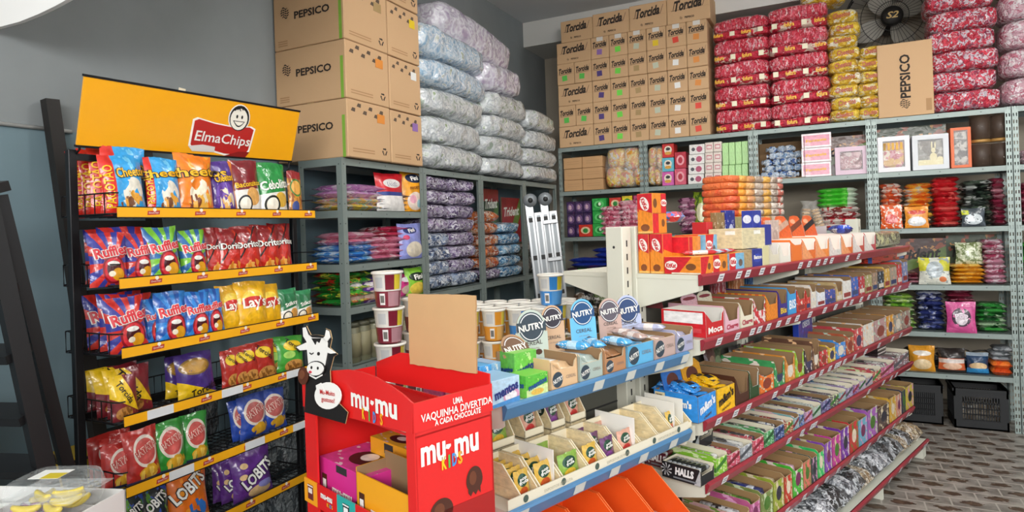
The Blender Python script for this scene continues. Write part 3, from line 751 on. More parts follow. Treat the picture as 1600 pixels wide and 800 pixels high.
def gondola(name, label, u0, u1, zs, m, tagpx, uprights, backside, ptop=1.30):
    r = empty(name, GON.M((u0 + u1) / 2, 0)); tag(r, label, 'gondola shelf'); c = (u0 + u1) / 2
    for uu in uprights:
        mb = MB(); mb.box(uu - c - .03, uu - c + .03, SPN - .03, SPN + .05, 0, 1.57, GCRM, .003)
        for i in range(28): mb.box(uu - c - .004, uu - c + .004, SPN - .0306, SPN - .029, .06 + .053 * i, .085 + .053 * i, DARK)
        mb.add([(uu - c - .0306, SPN + .01 + .006 * math.cos(k * math.pi / 4), 1.49 + .006 * math.sin(k * math.pi / 4)) for k in range(8)], [list(range(8))[::-1]], DARK)
        mb.build('upright', r)
    mb = MB(); mb.box(u0 - c, u1 - c, SPN, SPN + .02, .05, ptop, GBACK)
    for k in range(1, 6): mb.box(u0 - c, u1 - c, SPN - .002, SPN, .05 + k * .21, .056 + k * .21, DARK)
    mb.build('back_panel', r)
    for k, z in enumerate(zs):
        base = z < .2
        y0 = -.075 if base else 0
        mb = MB(); mb.box(u0 - c, u1 - c, y0 + .0125, SPN - .03, z - .018, z, GCRM)
        for uu in uprights + [u0 + .004, u1 - .004]:
            if base: mb.box(uu - c - .002 - (.02 if uu > u1 - .05 else 0), uu - c + .02, y0 + .02, SPN, 0, z - .018, GCRM)
            else: bracket(mb, uu - c, SPN - .03, z - .001, .10 if k else .11)
        so = mb.build('shelf', r)
        rb = MB(); xf = Matrix.Translation((0, y0, 0)); q = MB(); rail(q, u0 - c - .004, u1 - c + .004, z, m); ro = q.build('price_rail', so); ro.location = (0, y0, 0)
        if base:
            g = MB(); g.box(u0 - c, u1 - c, .05, .055, 0, z - .02, DARK); g.build('plinth', so)
        for px in tagpx[k] if k < len(tagpx) else ():
            uu = px if isinstance(px, float) and px < 10 else GON.atz(px, z - .02)
            ptag(so, uu - c, z, TAG if m is GRED else mat('cfd2cc', .6), .04 if m is GRED else .046); so.children[-1].location.y = y0
    for z, uA, uB in backside:
        mb = MB(); mb.box(uA - c, uB - c, SPN + .05, SPN + .36, z - .018, z, GCRM)
        for uu in (uA + .004, uB - .004):
            mb.add([(uu - c, SPN + .05, z - .001), (uu - c, SPN + .36, z - .001), (uu - c, SPN + .36, z - .05), (uu - c, SPN + .05, z - .13)], [[0, 1, 2, 3]], GCRM)
            mb.add([(uu - c + .003, SPN + .05, z - .001), (uu - c + .003, SPN + .36, z - .001), (uu - c + .003, SPN + .36, z - .05), (uu - c + .003, SPN + .05, z - .13)], [[3, 2, 1, 0]], GCRM)
        mb.build('rear_shelf', r)
    return r
TAGS = [[1126, 1154, 1168, 1190, 1207, 1250, 1264, 1278, 1289, 1299, 1323, 1341],
        [1123, 1152, 1175, 1186, 1200, 1216, 1231, 1245, 1265, 1288, 1305, 1320, 1330, 1345, 1357, 1371, 1383, 1395, 1405, 1421],
        [1122, 1149, 1169, 1210, 1230, 1251, 1265, 1271, 1283, 1296, 1306, 1311, 1319, 1335, 1352, 1373, 1394, 1407],
        [1132, 1185, 1232, 1253, 1268, 1273, 1357, 1380, 1392, 1400],
        [1229, 1256, 1274, 1291, 1309, 1331, 1357, 1373, 1385, 1396, 1407, 1418],
        [4.0, 4.2, 3.4, 4.4, 4.72, 4.78]]
gondola('gondola', 'long cream gondola with dark red price rails, six shelves of sweets', GU0, GU1, GZ, GRED, TAGS, [2.165, 3.05, 3.93, 4.79], [(1.382, 2.14, 4.0)])
gondola('gondola', 'short gondola with blue price rails beside the red cardboard stand', BU0, BU1, [1.118, .842, .42], GBLUE,
        [[935, 985, 1030, 1070], [815, 905, 960, 1005, 1052], []], [2.075], [], 1.06)

# ---------------------------------------------------------------- snack bags on the wire rack
def mouth(cx, cy, k=1.3):
    return [('ell', cx, cy, .25 * k, .20 * k, '8e1626'), ('ell', cx, cy, .21 * k, .17 * k, 'd8323c'), ('ell', cx, cy + .01, .15 * k, .12 * k, '4a1018'),
            ('ell', cx - .01, cy + .085 * k, .13 * k, .035 * k, 'f1efe8'), ('ell', cx + .08 * k, cy - .07 * k, .13 * k, .09 * k, 'e2a11e'), ('ell', cx - .05 * k, cy - .06 * k, .07 * k, .04 * k, 'f3ead2')]
def ruff(base, ray): return art(base, [('rays', .55, .42, 11, ray)] + mouth(.58, .30))
RUF = [('Ruffles', .08, .64, .044, 'd8303c', .15, 9, 'f6f1ea', .03)]
DES = {  # key: (material, texts, short description)
 'pacotao': (art('2f9fe0', [('noise', 5, .62, '6cc3ee'), ('rect', 0, 0, .27, 1, 'd42a1e'), ('chips', .62, .36, .26, .22, 7, .2, 'e9e3d4'), ('chips', .68, .24, .24, .14, 9, .4, 'e8a53a'), ('chips', .55, .2, .2, .1, 8, .6, '7a4a2a')]),
   [('PACOTÃO', -.73, .46, .030, 'f3c21c', .17, 90, None, .014), ('Cheetos', .28, .70, .036, 'f0b51f', .115, 6, '1d1d1f', .02)], 'blue snack bag with a red side stripe'),
 'cheeblue': (art('2f9fe0', [('noise', 5, .62, '6cc3ee'), ('rect', 0, 0, .17, 1, 'd42a1e'), ('chips', .58, .34, .28, .22, 7, .2, 'e9e3d4'), ('chips', .66, .22, .26, .14, 9, .4, 'e8a53a'), ('chips', .5, .2, .2, .1, 8, .6, '7a4a2a')]),
   [('PACOTÃO', -.84, .46, .022, 'f3c21c', .15, 90, None, .014), ('Cheetos', .15, .72, .036, 'f0b51f', 15, 6, '1d1d1f', .02)], 'blue cheese snack bag'),
 'cheeorange': (art('ee7f15', [('noise', 4, .6, 'f5a423'), ('chips', .5, .34, .3, .22, 7, .25, 'efe2c8'), ('chips', .64, .2, .3, .14, 8, .4, 'f2b84a'), ('chips', .36, .22, .18, .12, 9, .5, '7a3c14')]),
   [('Cheetos', .05, .70, .038, 'f2b81f', 15, 6, '1d1d1f', .02)], 'orange cheese snack bag'),
 'cheepurple': (art('4b2a86', [('ell', .5, .36, .36, .24, '6b46a5'), ('chips', .5, .28, .36, .2, 9, .45, 'e9dcc0'), ('chips', .5, .2, .3, .14, 10, .6, 'e6b35a'), ('rect', .86, 0, 1, 1, 'e8862a')]),
   [('Cheetos', 0, .68, .038, 'f2b81f', .11, 6, '1d1d1f', .02)], 'purple cheese snack bag'),
 'bacon': (art('7a1620', [('below', .44, .05, 'e9e6de'), ('ell', .62, .34, .24, .16, 'd9a35a'), ('ell', .34, .2, .24, .16, '1d1d22'), ('ell', .34, .2, .19, .125, 'f2eddc')]),
   [('Baconzitos', .02, .56, .026, 'f0c21c', .15, 8, None, .016)], 'maroon bacon snack bag'),
 'cebol': (art('1e8a3c', [('below', .38, .10, 'eceae2'), ('ell', .68, .30, .24, .14, 'dcae3c'), ('ell', .36, .2, .26, .17, '17201a'), ('ell', .36, .2, .2, .13, 'f2eddc'), ('rect', 0, 0, 1, .06, '1e8a3c')]),
   [('Cebolitos', .05, .58, .042, 'f4f1ea', .17, 10, None, .022)], 'green onion snack bag with a white base'),
 'nuts': (art('c98a2a', [('noise', 7, .52, '8e4a1c'), ('rect', 0, .82, 1, 1, '8e1f1f'), ('ell', .5, .62, .4, .2, '3d7a33'), ('ell', .5, .62, .34, .16, 'dca24a'), ('ell', .4, .2, .25, .12, '3c4f8e')]), [], 'small clear-fronted bag of mixed nuts'),
 'rufred': (ruff('d5342c', '3a3f9e'), RUF, 'red and blue striped chip bag'),
 'rufgreen': (ruff('7cc43a', '2a6aa8'), RUF, 'green and blue striped chip bag'),
 'rufblue': (ruff('2c86d8', '1f5cb4'), RUF, 'blue striped chip bag'),
 'dorit': (art('c32a1e', [('rect', 0, .58, 1, 1, '8e161c'), ('noise', 5, .64, 'dd4424'), ('diag', .2, .9, .03, '1c1416'), ('chips', .55, .15, .32, .14, 6, .45, 'd98a2c'), ('chips', .5, .12, .3, .1, 8, .65, 'efb45a')]),
   [('Doritos', .05, .60, .034, 'f2eee6', .15, 3, '241618', .02)], 'red tortilla chip bag'),
 'lays': (art('f0b81c', [('ell', .5, .62, .33, .2, 'f7d64a'), ('ell', .5, .56, .36, .12, 'c9302a'), ('noise', 4, .68, 'f8cf3f')]),
   [("Lay's", .02, .56, .044, 'f5f1e6', .115, 4, None, .024)], 'plain yellow chip bag'),
 'stik': (art('1d6d42', [('below', .34, .14, 'eceae2'), ('ell', .68, .26, .22, .14, 'd59a4a'), ('ell', .32, .18, .22, .15, '17201a'), ('ell', .32, .18, .17, .115, 'f2eddc'), ('rect', 0, .85, 1, 1, '2f8755')]),
   [('Stiksy', .05, .55, .026, 'f4f1ea', .11, 12, None, .02)], 'small green stick snack bag'),
 'torc': (art('7c1f2a', [('below', .30, .5, '7c1f2a'), ('below', 1.7, -1.5, 'f1c81d'), ('below', .52, -.35, '7c1f2a'), ('ell', .45, .16, .3, .14, 'b8803e'), ('chips', .55, .18, .3, .13, 11, .55, '8a5a26')]),
   [('Torcida', -.05, .62, .034, '1d1716', .15, -62, None, .02)], 'yellow and maroon corn snack bag'),
 'torcpurp': (art('47307e', [('ell', .45, .70, .4, .18, '8a6a2a'), ('ell', .45, .70, .34, .14, 'b98c3a'), ('below', .42, -.38, 'e9c11d'), ('noise', 5, .68, '5b3f95')]),
   [('Torcida', .25, .17, .03, '1d1716', .12, 14, None, .02)], 'purple corn snack bag'),
 'torcred': (art('a8281e', [('below', 1.5, -.75, 'a8281e'), ('ell', .5, .72, .3, .14, 'e3c11f'), ('ell', .58, .2, .34, .16, 'c08a44'), ('chips', .55, .18, .3, .13, 11, .55, '8a5a26')]),
   [('Torcida', .05, .72, .026, '1d1716', .11, -42, None, .02)], 'red corn snack bag'),
 'torcgreen': (art('3f9a36', [('ell', .55, .74, .32, .14, 'e3c11f'), ('ell', .58, .2, .34, .16, 'c08a44'), ('chips', .55, .18, .3, .13, 11, .55, '8a5a26'), ('ell', .4, .5, .2, .1, 'a8d66a')]),
   [('Torcida', .1, .74, .026, '1d1716', .11, -42, None, .02)], 'green corn snack bag'),
 'batred': (art('b02a24', [('ell', .55, .58, .36, .30, 'ddd2c6'), ('ell', .55, .58, .30, .24, 'c2534e'), ('chips', .55, .18, .36, .15, 5, .25, 'd9a52c'), ('chips', .55, .16, .3, .1, 7, .7, 'efca5a'), ('rect', 0, 0, 1, .07, '26315e')]),
   [('BATATA', .1, .62, .032, 'b0201e', .11, 22, 'efe8dc', .0)], 'red potato chip bag'),
 'batgreen': (art('2d8f35', [('ell', .5, .58, .38, .30, 'ddd2c6'), ('ell', .5, .58, .31, .24, 'c2534e'), ('chips', .55, .18, .36, .15, 5, .25, 'd9a52c'), ('chips', .55, .16, .3, .1, 7, .7, 'efca5a'), ('rect', 0, 0, 1, .07, '26315e')]),
   [('BATATA', 0, .62, .032, 'b0201e', .11, 22, 'efe8dc', .0)], 'green potato chip bag'),
 'batblue': (art('2546a0', [('ell', .5, .58, .38, .30, 'ddd2c6'), ('ell', .5, .58, .31, .24, 'b8605c'), ('chips', .55, .2, .36, .14, 5, .25, 'd9a52c')]),
   [('BATATA', 0, .62, .03, 'a01e1e', .11, 22, 'efe8dc', .0)], 'blue potato chip bag'),
 'lobblack': (art('1f2a2e', [('noise', 4, .56, '55902c'), ('noise', 6, .60, '3450a8'), ('ell', .4, .25, .3, .16, 'd3b43a')]),
   [('LOBITS', -.02, .70, .046, 'e9e9e4', .14, 28, '1c1c20', .03)], 'black and green corn puff bag'),
 'loborange': (art('e2701b', [('noise', 5, .58, 'f09a2c'), ('chips', .6, .28, .3, .18, 6, .4, '2e6fc0'), ('chips', .4, .18, .3, .1, 7, .6, '234a86'), ('ell', .6, .12, .4, .08, 'f0a83a')]),
   [('LOBITS', -.05, .68, .046, 'e9e9e4', .14, 28, '1c1c20', .03)], 'orange corn puff bag'),
 'lobpurple': (art('5f2f86', [('ell', .25, .72, .09, .06, 'e2c08a'), ('ell', .2, .5, .09, .06, 'e2c08a'), ('ell', .6, .14, .3, .12, 'e2c08a'), ('ell', .75, .25, .2, .08, '8f8fd0'), ('noise', 5, .66, '7a48a2')]),
   [('LOBITS', .1, .50, .046, 'e9e9e4', .15, 30, '1c1c20', .03)], 'purple corn puff bag'),
}
RB_ = [  # shelf: (px left, px right, py top, design, yaw, set-back); the left column runs back in depth
 [(-1, 0, .245, 'pacotao', 6, .235), (-1, 0, .25, 'pacotao', 6, .185), (-1, 0, .25, 'pacotao', 4, .135), (-1, 0, .255, 'pacotao', 6, .08), (168, 237, 238, 'pacotao', 4, .015), (236, 291, 243, 'cheeblue', 4, .015), (283, 342, 237, 'cheeorange', 4, .01), (338, 377, 249, 'cheepurple', 4, .025), (372, 416, 247, 'bacon', 4, .02), (413, 457, 251, 'cebol', 4, .015), (455, 477, 265, 'nuts', 4, .03)],
 [(-1, 0, .20, 'rufred', 10, .19), (-1, 0, .205, 'rufred', 10, .125), (-1, 0, .205, 'rufred', 4, .07), (145, 207, 361, 'rufred', 6, .01), (197, 248, 362, 'rufred', 6, .03), (238, 291, 352, 'rufgreen', 6, .01), (288, 332, 357, 'rufgreen', 6, .02), (326, 358, 354, 'dorit', 4, .05), (348, 384, 354, 'dorit', 4, .03), (372, 416, 351, 'dorit', 8, .02), (406, 444, 349, 'dorit', 6, .03), (427, 462, 347, 'dorit', 6, .05)],
 [(-1, 0, .20, 'rufred', 10, .19), (-1, 0, .205, 'rufred', 12, .12), (-1, 0, .20, 'rufred', 8, .07), (174, 240, 462, 'rufred', 6, .012), (232, 264, 466, 'rufblue', 8, .05), (248, 301, 454, 'rufblue', 6, .02), (294, 332, 455, 'rufblue', 6, .015), (324, 355, 450, 'rufblue', 6, .02), (350, 386, 444, 'lays', 4, .04), (374, 426, 438, 'lays', 8, .012), (411, 447, 443, 'lays', 4, .025), (445, 471, 450, 'stik', 4, .02), (467, 494, 452, 'stik', 4, .02)],
 [(-1, 0, .16, 'torc', 4, .20), (-1, 0, .17, 'torc', 4, .14), (-1, 0, .17, 'torc', 4, .08), (176, 222, 586, 'torc', 6, .02), (262, 306, 556, 'torcpurp', 8, .13), (284, 345, 550, 'torcpurp', 8, .05), (352, 380, 546, 'torcred', 12, .05), (366, 394, 542, 'torcred', 12, .04), (380, 410, 538, 'torcred', 12, .03), (396, 439, 532, 'torcred', 8, .02), (420, 454, 527, 'torcgreen', 8, .05), (437, 482, 525, 'torcgreen', 8, .02)],
 [(-1, 0, .16, 'batred', 6, .20), (-1, 0, .16, 'batred', 6, .13), (160, 222, 694, 'batred', 10, .06), (203, 258, 670, 'batred', 6, .03), (247, 298, 658, 'batgreen', 6, .03), (288, 332, 646, 'batgreen', 6, .04), (368, 396, 624, 'batblue', 10, .09), (384, 424, 616, 'batblue', 6, .06), (411, 455, 608, 'batblue', 6, .06)],
 [(188, 229, 772, 'lobblack', 8, .02), (224, 276, 758, 'lobblack', 6, .03), (268, 336, 731, 'loborange', 6, .02), (338, 374, 722, 'lobpurple', 14, .12), (352, 392, 716, 'lobpurple', 14, .08), (372, 434, 703, 'lobpurple', 8, .02)],
]
SHN = ['top', 'second', 'third', 'fourth', 'fifth', 'bottom']
for k, row in enumerate(RB_):
    cnt = {}; tot = {}
    for b in row: tot[b[3]] = tot.get(b[3], 0) + 1
    for i, (a, b, yt, key, yaw, yo) in enumerate(row):
        m_, tx, desc = DES[key]; z = RZ[k] + .004
        ym = yt + 45
        if a < 0: x0, x1, zt = 1.365, 1.535, z + yt
        else: x0 = RACK.P(a, ym, yo)[0]; x1 = RACK.P(b, ym, yo)[0]; zt = RACK.P((a + b) / 2, yt, yo)[1]
        w = (x1 - x0) * math.cos(R(38)) / math.cos(R(38 - yaw)); h = max(.13, min(.30, zt - z))
        if a > 0 and (b - a) < 42 and i + 1 < len(row): w *= 1.12
        pk = ('bag', key, i % 3)
        def mk():
            kk = min(w, h * .85) / .17
            tt = [t[:3] + (t[3] * kk, t[4], t[5] * kk) + t[6:] for t in tx]
            return bag('snack_bag', w, h, min(.05 if a < 0 else .075, w * .42), m_, tt, seed=i + 10 * k)
        o = mk(); o.matrix_world = RACK.M((x0 + x1) / 2, z, yo, -yaw) @ Matrix.Rotation(R(-7), 4, 'X') @ Matrix.Rotation(R((i * 37 + k * 11) % 7 - 3), 4, 'Y')
        c = cnt.get(key, 0); cnt[key] = c + 1
        l = desc + ', ' + ((ORD[c] + ' from the left, ') if tot[key] > 1 else '') + SHN[k] + ' rack shelf'
        tag(o, l, 'snack bag', SHN[k] + ' shelf snack bags')
# clear wrapped bottle packs between the rack and the wall
CLR = prn(['6d757a', '7a8286', '4f585e', '899296', '3c464c'], 22, (1, 1, .5), .12, .8, .8, 18)
for i, (y, z) in enumerate([(1.86, 0), (2.22, 0), (2.57, 0), (1.86, .305), (2.22, .305), (2.57, .305), (1.95, .61), (2.4, .61)]):
    o = bale('bottle_pack', .34, .13, .30, CLR, 4, 1, .5, .12, i); o.matrix_world = LEFT.M(y, z, .335)
    tag(o, 'shrink-wrapped pack of clear bottles behind the black rack, ' + ['bottom row near', 'bottom row middle', 'bottom row far', 'middle row near', 'middle row centre', 'middle row far', 'top row near', 'top row far'][i], 'bottle pack', 'bottle packs behind the rack')

# ---------------------------------------------------------------- brown cartons and bales above the left shelving
def globe(mb, cx, cz, r, y, xf=None):
    for k in range(5):
        a = (-.8 + .4 * k) * r; hw = math.sqrt(max(0, r * r - a * a)); t = r * .11
        pts = [(cx - hw + 2 * hw * i / 8, cz + a + t + r * .18 * math.sin(math.pi * 2 * i / 8)) for i in range(9)] + [(cx + hw - 2 * hw * i / 8, cz + a - t + r * .18 * math.sin(math.pi * 2 * (8 - i) / 8)) for i in range(9)]
        mb.add([(x, y, z) for x, z in pts], [[i, 17 - i, 16 - i, i + 1][::-1] for i in range(8)], INK, xf=xf)
    for q in (-.45, 0, .45):
        mb.add([(cx + q * r - .02 * r, y - .0002, cz - r * .8), (cx + q * r + .05 * r, y - .0002, cz - r * .8), (cx + q * r + .05 * r, y - .0002, cz + r * .8), (cx + q * r - .02 * r, y - .0002, cz + r * .8)], [[0, 1, 2, 3]], KRAFT, xf=xf)
def recyc(mb, cx, cz, r, xf):
    for k in range(3):
        a = R(90 + 120 * k); c, s = math.cos(a), math.sin(a)
        loc = [(-.62, .46), (.25, .46), (.25, .28), (.66, .62), (.25, .96), (.25, .80), (-.62, .80)]
        mb.add([(cx + r * (x * s + (z) * c) * .8, -.0012, cz + r * (-x * c + z * s) * .8) for x, z in loc], [list(range(7))], INK, xf=xf)
def pepsi(w, d, h, kind):
    """w along y of the shelf (short printed side), d = long printed side"""
    def fn(mb):
        xf = Matrix.Rotation(R(-90), 4, 'Z') @ Matrix.Translation((0, 0, 0))
        side = Matrix.Translation((-w / 2, d, 0)) @ Matrix.Rotation(R(-90), 4, 'Z')      # long side facing the shop: x 0..d
        globe(mb, d * .17, h * .64, d * .062, -.0012, side)
        mb.text('PEPSICO', tuple(side @ Vector((d * .56, -.0012, h * .56))), (0, -1, 0), (0, 0, 1), d * .075, INK, d * .50, bold=.03)
        mb.add([(d - .035, -.001, .0), (d - .015, -.001, .0), (d - .015, -.001, h * .72), (d - .035, -.001, h * .72)], [[0, 1, 2, 3]], mat('7fae3c', .5), xf=side)
        for q in range(3): mb.add([(d * .06, -.001, .02 + q * .012), (d * .2, -.001, .02 + q * .012), (d * .2, -.001, .026 + q * .012), (d * .06, -.001, .026 + q * .012)], [[0, 1, 2, 3]], KRAFTD, xf=side)
        I = Matrix()
        recyc(mb, w * .34, h * .17, .03, I)
        for q in range(2): mb.add([(-w * .4, -.001, .03 + q * .014), (w * .1, -.001, .03 + q * .014), (w * .1, -.001, .036 + q * .014), (-w * .4, -.001, .036 + q * .014)], [[0, 1, 2, 3]], KRAFTD)
        for q in range(6):
            x = -w * .42 + w * .13 * q; z = h * (.90 if q % 2 else .80) - .01 * q * .3
            mb.add([(x, -.001, z), (x + w * .09, -.001, z - .004), (x + w * .10, -.001, z + h * .055), (x + .012, -.001, z + h * .06)], [[0, 1, 2, 3]], mat('5a4a3c', .8))
    return carton('carton', w, d, h, KRAFT, tape=True, fn=fn)
STK = {'y': 'e3c427', 'w': 'e6e6e2', 'o': 'd98a3c', 'p': '8e6aa8', 'r': 'd8402c', 'g': '6fd24a', 'v': '4c3a78', 'G': '57b84e', 't': 'a58a5c', 's': 'b8bfa8'}
rows = [(1.987, .312), (2.30, .312), (2.613, .32), (2.934, .32)]
for c, (ya, yb) in enumerate([(2.64, 3.012), (3.016, 3.335)]):
    for k, (z, h) in enumerate(rows):
        h2 = h - .003 - (.004 * c)
        w = (yb - ya) - .004
        key = ('pepsi', c, round(h2, 3))
        side = .50 if c == 0 else .46
        M = LEFT.M((ya + yb) / 2, 1.987 + sum(r_[1] for r_ in rows[:k]), -.035)
        o = put(key, lambda: pepsi(w, side, h2, c), M, 'large brown carton, ' + lev(k, 4) + ' of the ' + ('nearer stack above the yellow header' if c == 0 else 'farther stack beside the bales'), 'carton', 'big brown cartons on the left shelf')
        for q in list(o.children): bpy.data.objects.remove(q)
        st = MB(); sc = [['o', 'o', 't', 't'], ['p', 'w', 'y', 'w']][c][k]
        st.box(w * .18, w * .36, -.002, -.0005, h2 * .68, h2 * .84, mat(STK[sc], .5)); st.build('sticker', o)
BALE = {'b': softfilm(['7fa3bf', 'a9bccb', 'c9d2d8', '93aec4', 'dfe3e6', 'a8b39e']), 'g': softfilm(['9aa89a', 'b7bdbb', 'cdd1d2', 'a9b0b4', 'dcdfe0', '93a684']), 'p': softfilm(['a99bb4', 'c3bccb', 'd8d8de', 'b2a8bc', 'e4e4e8'], 7)}
bl = [  # row: (y0, y1, z0, z1, tint)
 (3.34, 4.16, 1.99, 2.155, 'g'), (4.16, 4.86, 1.99, 2.14, 'g'), (4.86, 5.60, 1.99, 2.13, 'g'),
 (3.36, 4.14, 2.155, 2.335, 'g'), (4.13, 4.88, 2.14, 2.30, 'g'), (4.88, 5.60, 2.13, 2.28, 'g'),
 (3.34, 4.20, 2.335, 2.52, 'g'), (4.20, 4.92, 2.30, 2.465, 'g'), (4.92, 5.59, 2.28, 2.435, 'g'),
 (3.35, 4.26, 2.52, 2.71, 'b'), (4.24, 4.94, 2.465, 2.65, 'g'), (4.94, 5.58, 2.435, 2.62, 'g'),
 (3.35, 4.24, 2.71, 2.93, 'b'), (4.20, 4.86, 2.65, 2.87, 'p'), (3.68, 4.80, 2.88, 3.16, 'p')]
for i, (y0, y1, z0, z1, t) in enumerate(bl):
    o = bale('clear_bale', y1 - y0 + .02, .42, z1 - z0 + .012, BALE[t], 7, 1, .5, .09, i + 3, nu=56, nv=20)
    o.matrix_world = LEFT.M((y0 + y1) / 2, z0 - .006, -.06 if i < 14 else .0) @ Matrix.Rotation(R(5.5 if i == 14 else 0), 4, 'Y')
    col_ = ['nearest', 'middle', 'far']
    l = 'loose clear bale lying on the very top of the bale pile' if i == 14 else ['pale grey', 'bluish', 'lilac-grey']['gbp'.index(t)] + ' clear plastic bale, %s layer from the shelf, %s column' % (ORD[i // 3], col_[i % 3])
    tag(o, l, 'bale', 'clear plastic bales on the left shelf')

# ---------------------------------------------------------------- goods on the left shelving (fr=LEFT); pixel edges give positions along the shelf
def stack(fr, pxa, pxb, ym, z0, n, dz, m, key, desc, where, cat='snack pack', yo=.03, d=.2, jit=.012, zt=None, name='snack_pack', grp=None, over=1.0):
    """a pile of flat packs between two picture columns"""
    x0 = fr.P(pxa, ym, yo)[0]; x1 = fr.P(pxb, ym, yo)[0]; w = (x1 - x0) * over
    rnd = random.Random(hash(key) % 1000 if isinstance(key, int) else len(key) * 7 + n)
    pr = None
    for i in range(n):
        M = fr.M((x0 + x1) / 2 + rnd.uniform(-jit, jit), z0 + i * dz, yo + rnd.uniform(0, .012), rnd.uniform(-3, 3))
        mm = m[i] if isinstance(m, list) else m
        o = pack(name, w, d, dz * 1.12, mm, seed=n + i % 3 + len(desc)) if (pr is None or isinstance(m, list)) else dup(pr, M)
        o.matrix_world = M; pr = pr or o
        tag(o, (desc + ', ' + lev(i, n) + ', ' + where) if n > 1 else desc + ' ' + where, cat, grp or (desc + ' pile ' + where))
def stand(fr, pxa, pxb, pyt, z0, m, texts, label, d=.07, yo=.03, yaw=0, cat='snack bag', lean=-5, seed=1, name='snack_bag', hmin=.08):
    ym = pyt + 20
    x0 = fr.P(pxa, ym, yo)[0]; x1 = fr.P(pxb, ym, yo)[0]; zt = fr.P((pxa + pxb) / 2, pyt, yo)[1]
    o = bag(name, x1 - x0, max(hmin, zt - z0), d, m, texts, seed, 9, 12)
    o.matrix_world = fr.M((x0 + x1) / 2, z0, yo, yaw) @ Matrix.Rotation(R(lean), 4, 'X')
    tag(o, label, cat); return o
L1 = LZ[4] + .001; L2 = LZ[3] + .001; L3 = LZ[2] + .001; L4 = LZ[1] + .001
mm_y = prn(['f0c63a', 'f3d14e', 'e9b62c', 'f2efe6', 'f0a9c0', '7cc8c8'], 16, (2.2, 1, 1)); mm_l = prn(['d79bd0', 'e3b4dc', 'c884c4', 'efe6ee', 'b571b8'], 13); navy = prn(['23234a', '2c2c58', '1b1b3a', 'd9d9e6', '3a3560'], 20, (2, 1, 1))
mm_p = prn(['e08aa8', 'eba6bd', 'd5718f', 'f0d0d8', 'c9627f'], 13); mm_b = prn(['2f86d8', '4a9be4', '2a70c4', 'dfe9f2', '63b0d8'], 16, (2, 1, 1)); mm_r = prn(['c8284c', 'd8476a', 'b01e40', 'f0dfe2', 'a81a3a'], 13)
for i in range(4): pass
stack(LEFT, 543, 612, 310, L1, 4, .036, [mm_y, mm_y, mm_l, mm_l], 'a', 'flat marshmallow pack', 'at the shelf end, top shelf', yo=.012, d=.27)
stack(LEFT, 598, 652, 312, L1, 4, .026, navy, 'b', 'flat dark navy pack', 'beside the red standing bag', yo=.012, d=.25)
stand(LEFT, 598, 635, 269, L1, art('c8202c', [('below', .42, 0, 'e9e6e2'), ('rect', 0, .40, 1, .5, '2a3f86'), ('ell', .5, .72, .3, .12, 'e4e0dc')]), [('Docile', 0, .70, .022, 'f4f1ea', .075, 0, '24357a', .02)], 'red and white marshmallow bag leaning in front of the dark packs', yaw=-8, yo=-.005)
stand(LEFT, 638, 666, 266, L1, art('eea21c', [('ell', .5, .26, .38, .22, 'e9d6c8'), ('ell', .35, .3, .14, .1, 'e6a6b8'), ('ell', .65, .2, .14, .1, '9cc4cc'), ('ell', .5, .82, .36, .12, '1c2a4a')]), [('Fini', 0, .82, .026, 'f4f1ea', .06, 8, None, .03), ('FAVORITOS', 0, .58, .018, '7a3c10', .10, 5, None, .02)], 'tall golden sweets bag with a dark oval on top, by the shelf post', yaw=-8, yo=-.005)
stack(LEFT, 543, 598, 405, L2, 3, .033, mm_b, 'c', 'flat blue marshmallow pack', 'low on the second shelf', yo=.012, d=.27)
stack(LEFT, 585, 640, 400, L2, 4, .034, mm_p, 'd', 'flat pink marshmallow pack', 'in the middle of the second shelf', yo=.012, d=.25)
stack(LEFT, 543, 592, 378, L2 + .10, 2, .034, mm_p, 'e', 'pink pack', 'lying on the blue packs', yo=.012, d=.25)
stack(LEFT, 604, 646, 376, L2 + .137, 2, .03, mm_r, 'f', 'crimson pack', 'lying on top of the pink packs', yo=.02, d=.24)
stand(LEFT, 633, 664, 348, L2, art('8f96d6', [('ell', .55, .26, .36, .22, 'ddd2bd'), ('ell', .42, .8, .26, .1, '27346e'), ('ell', .22, .60, .12, .07, 'd0406a'), ('noise', 6, .7, 'a9aee2')]), [('Fini', -.1, .80, .022, 'f4f1ea', .05, 12, None, .03)], 'lavender sweets bag with a clear window, second shelf beside the post', yaw=-8, yo=-.01)
gstk = prn(['1f8a2e', '2fa03c', '176b24', '3d1014', 'b8201e', 'd9d94a'], 15, (1.6, 1, 1))
stack(LEFT, 543, 590, 470, L3, 5, .036, gstk, 'g', 'green and red bag', 'on the third shelf by the corner post', yo=.012, d=.27)
cl = [('560', '4fb03a', '2a6e28', 'green'), ('582', '5b2a86', 'c9a6d6', 'purple'), ('640', 'd23a86', '8e1f5a', 'pink')]
for px, c1, c2, nm in cl:
    a = int(px); stand(LEFT, a - 14, a + 16, 436 - (a - 560) // 8, L3, art(c1, [('noise', 4, .55, c2), ('ell', .5, .72, .34, .12, 'e6e0e6'), ('ell', .5, .28, .36, .2, 'c8b0a0')]), [], nm + ' sweets bag standing on the third shelf of the left shelving', yo=.03, d=.06)
stand(LEFT, 643, 669, 417, L3, art('86c43a', [('ell', .5, .24, .4, .22, 'e3c84e'), ('ell', .5, .66, .4, .16, '17301c')]), [('Fini', 0, .66, .03, 'f4f1ea', .07, 6, None, .03)], 'lime green sweets bag with a dark oval, third shelf beside the post', yaw=-8, yo=.0)
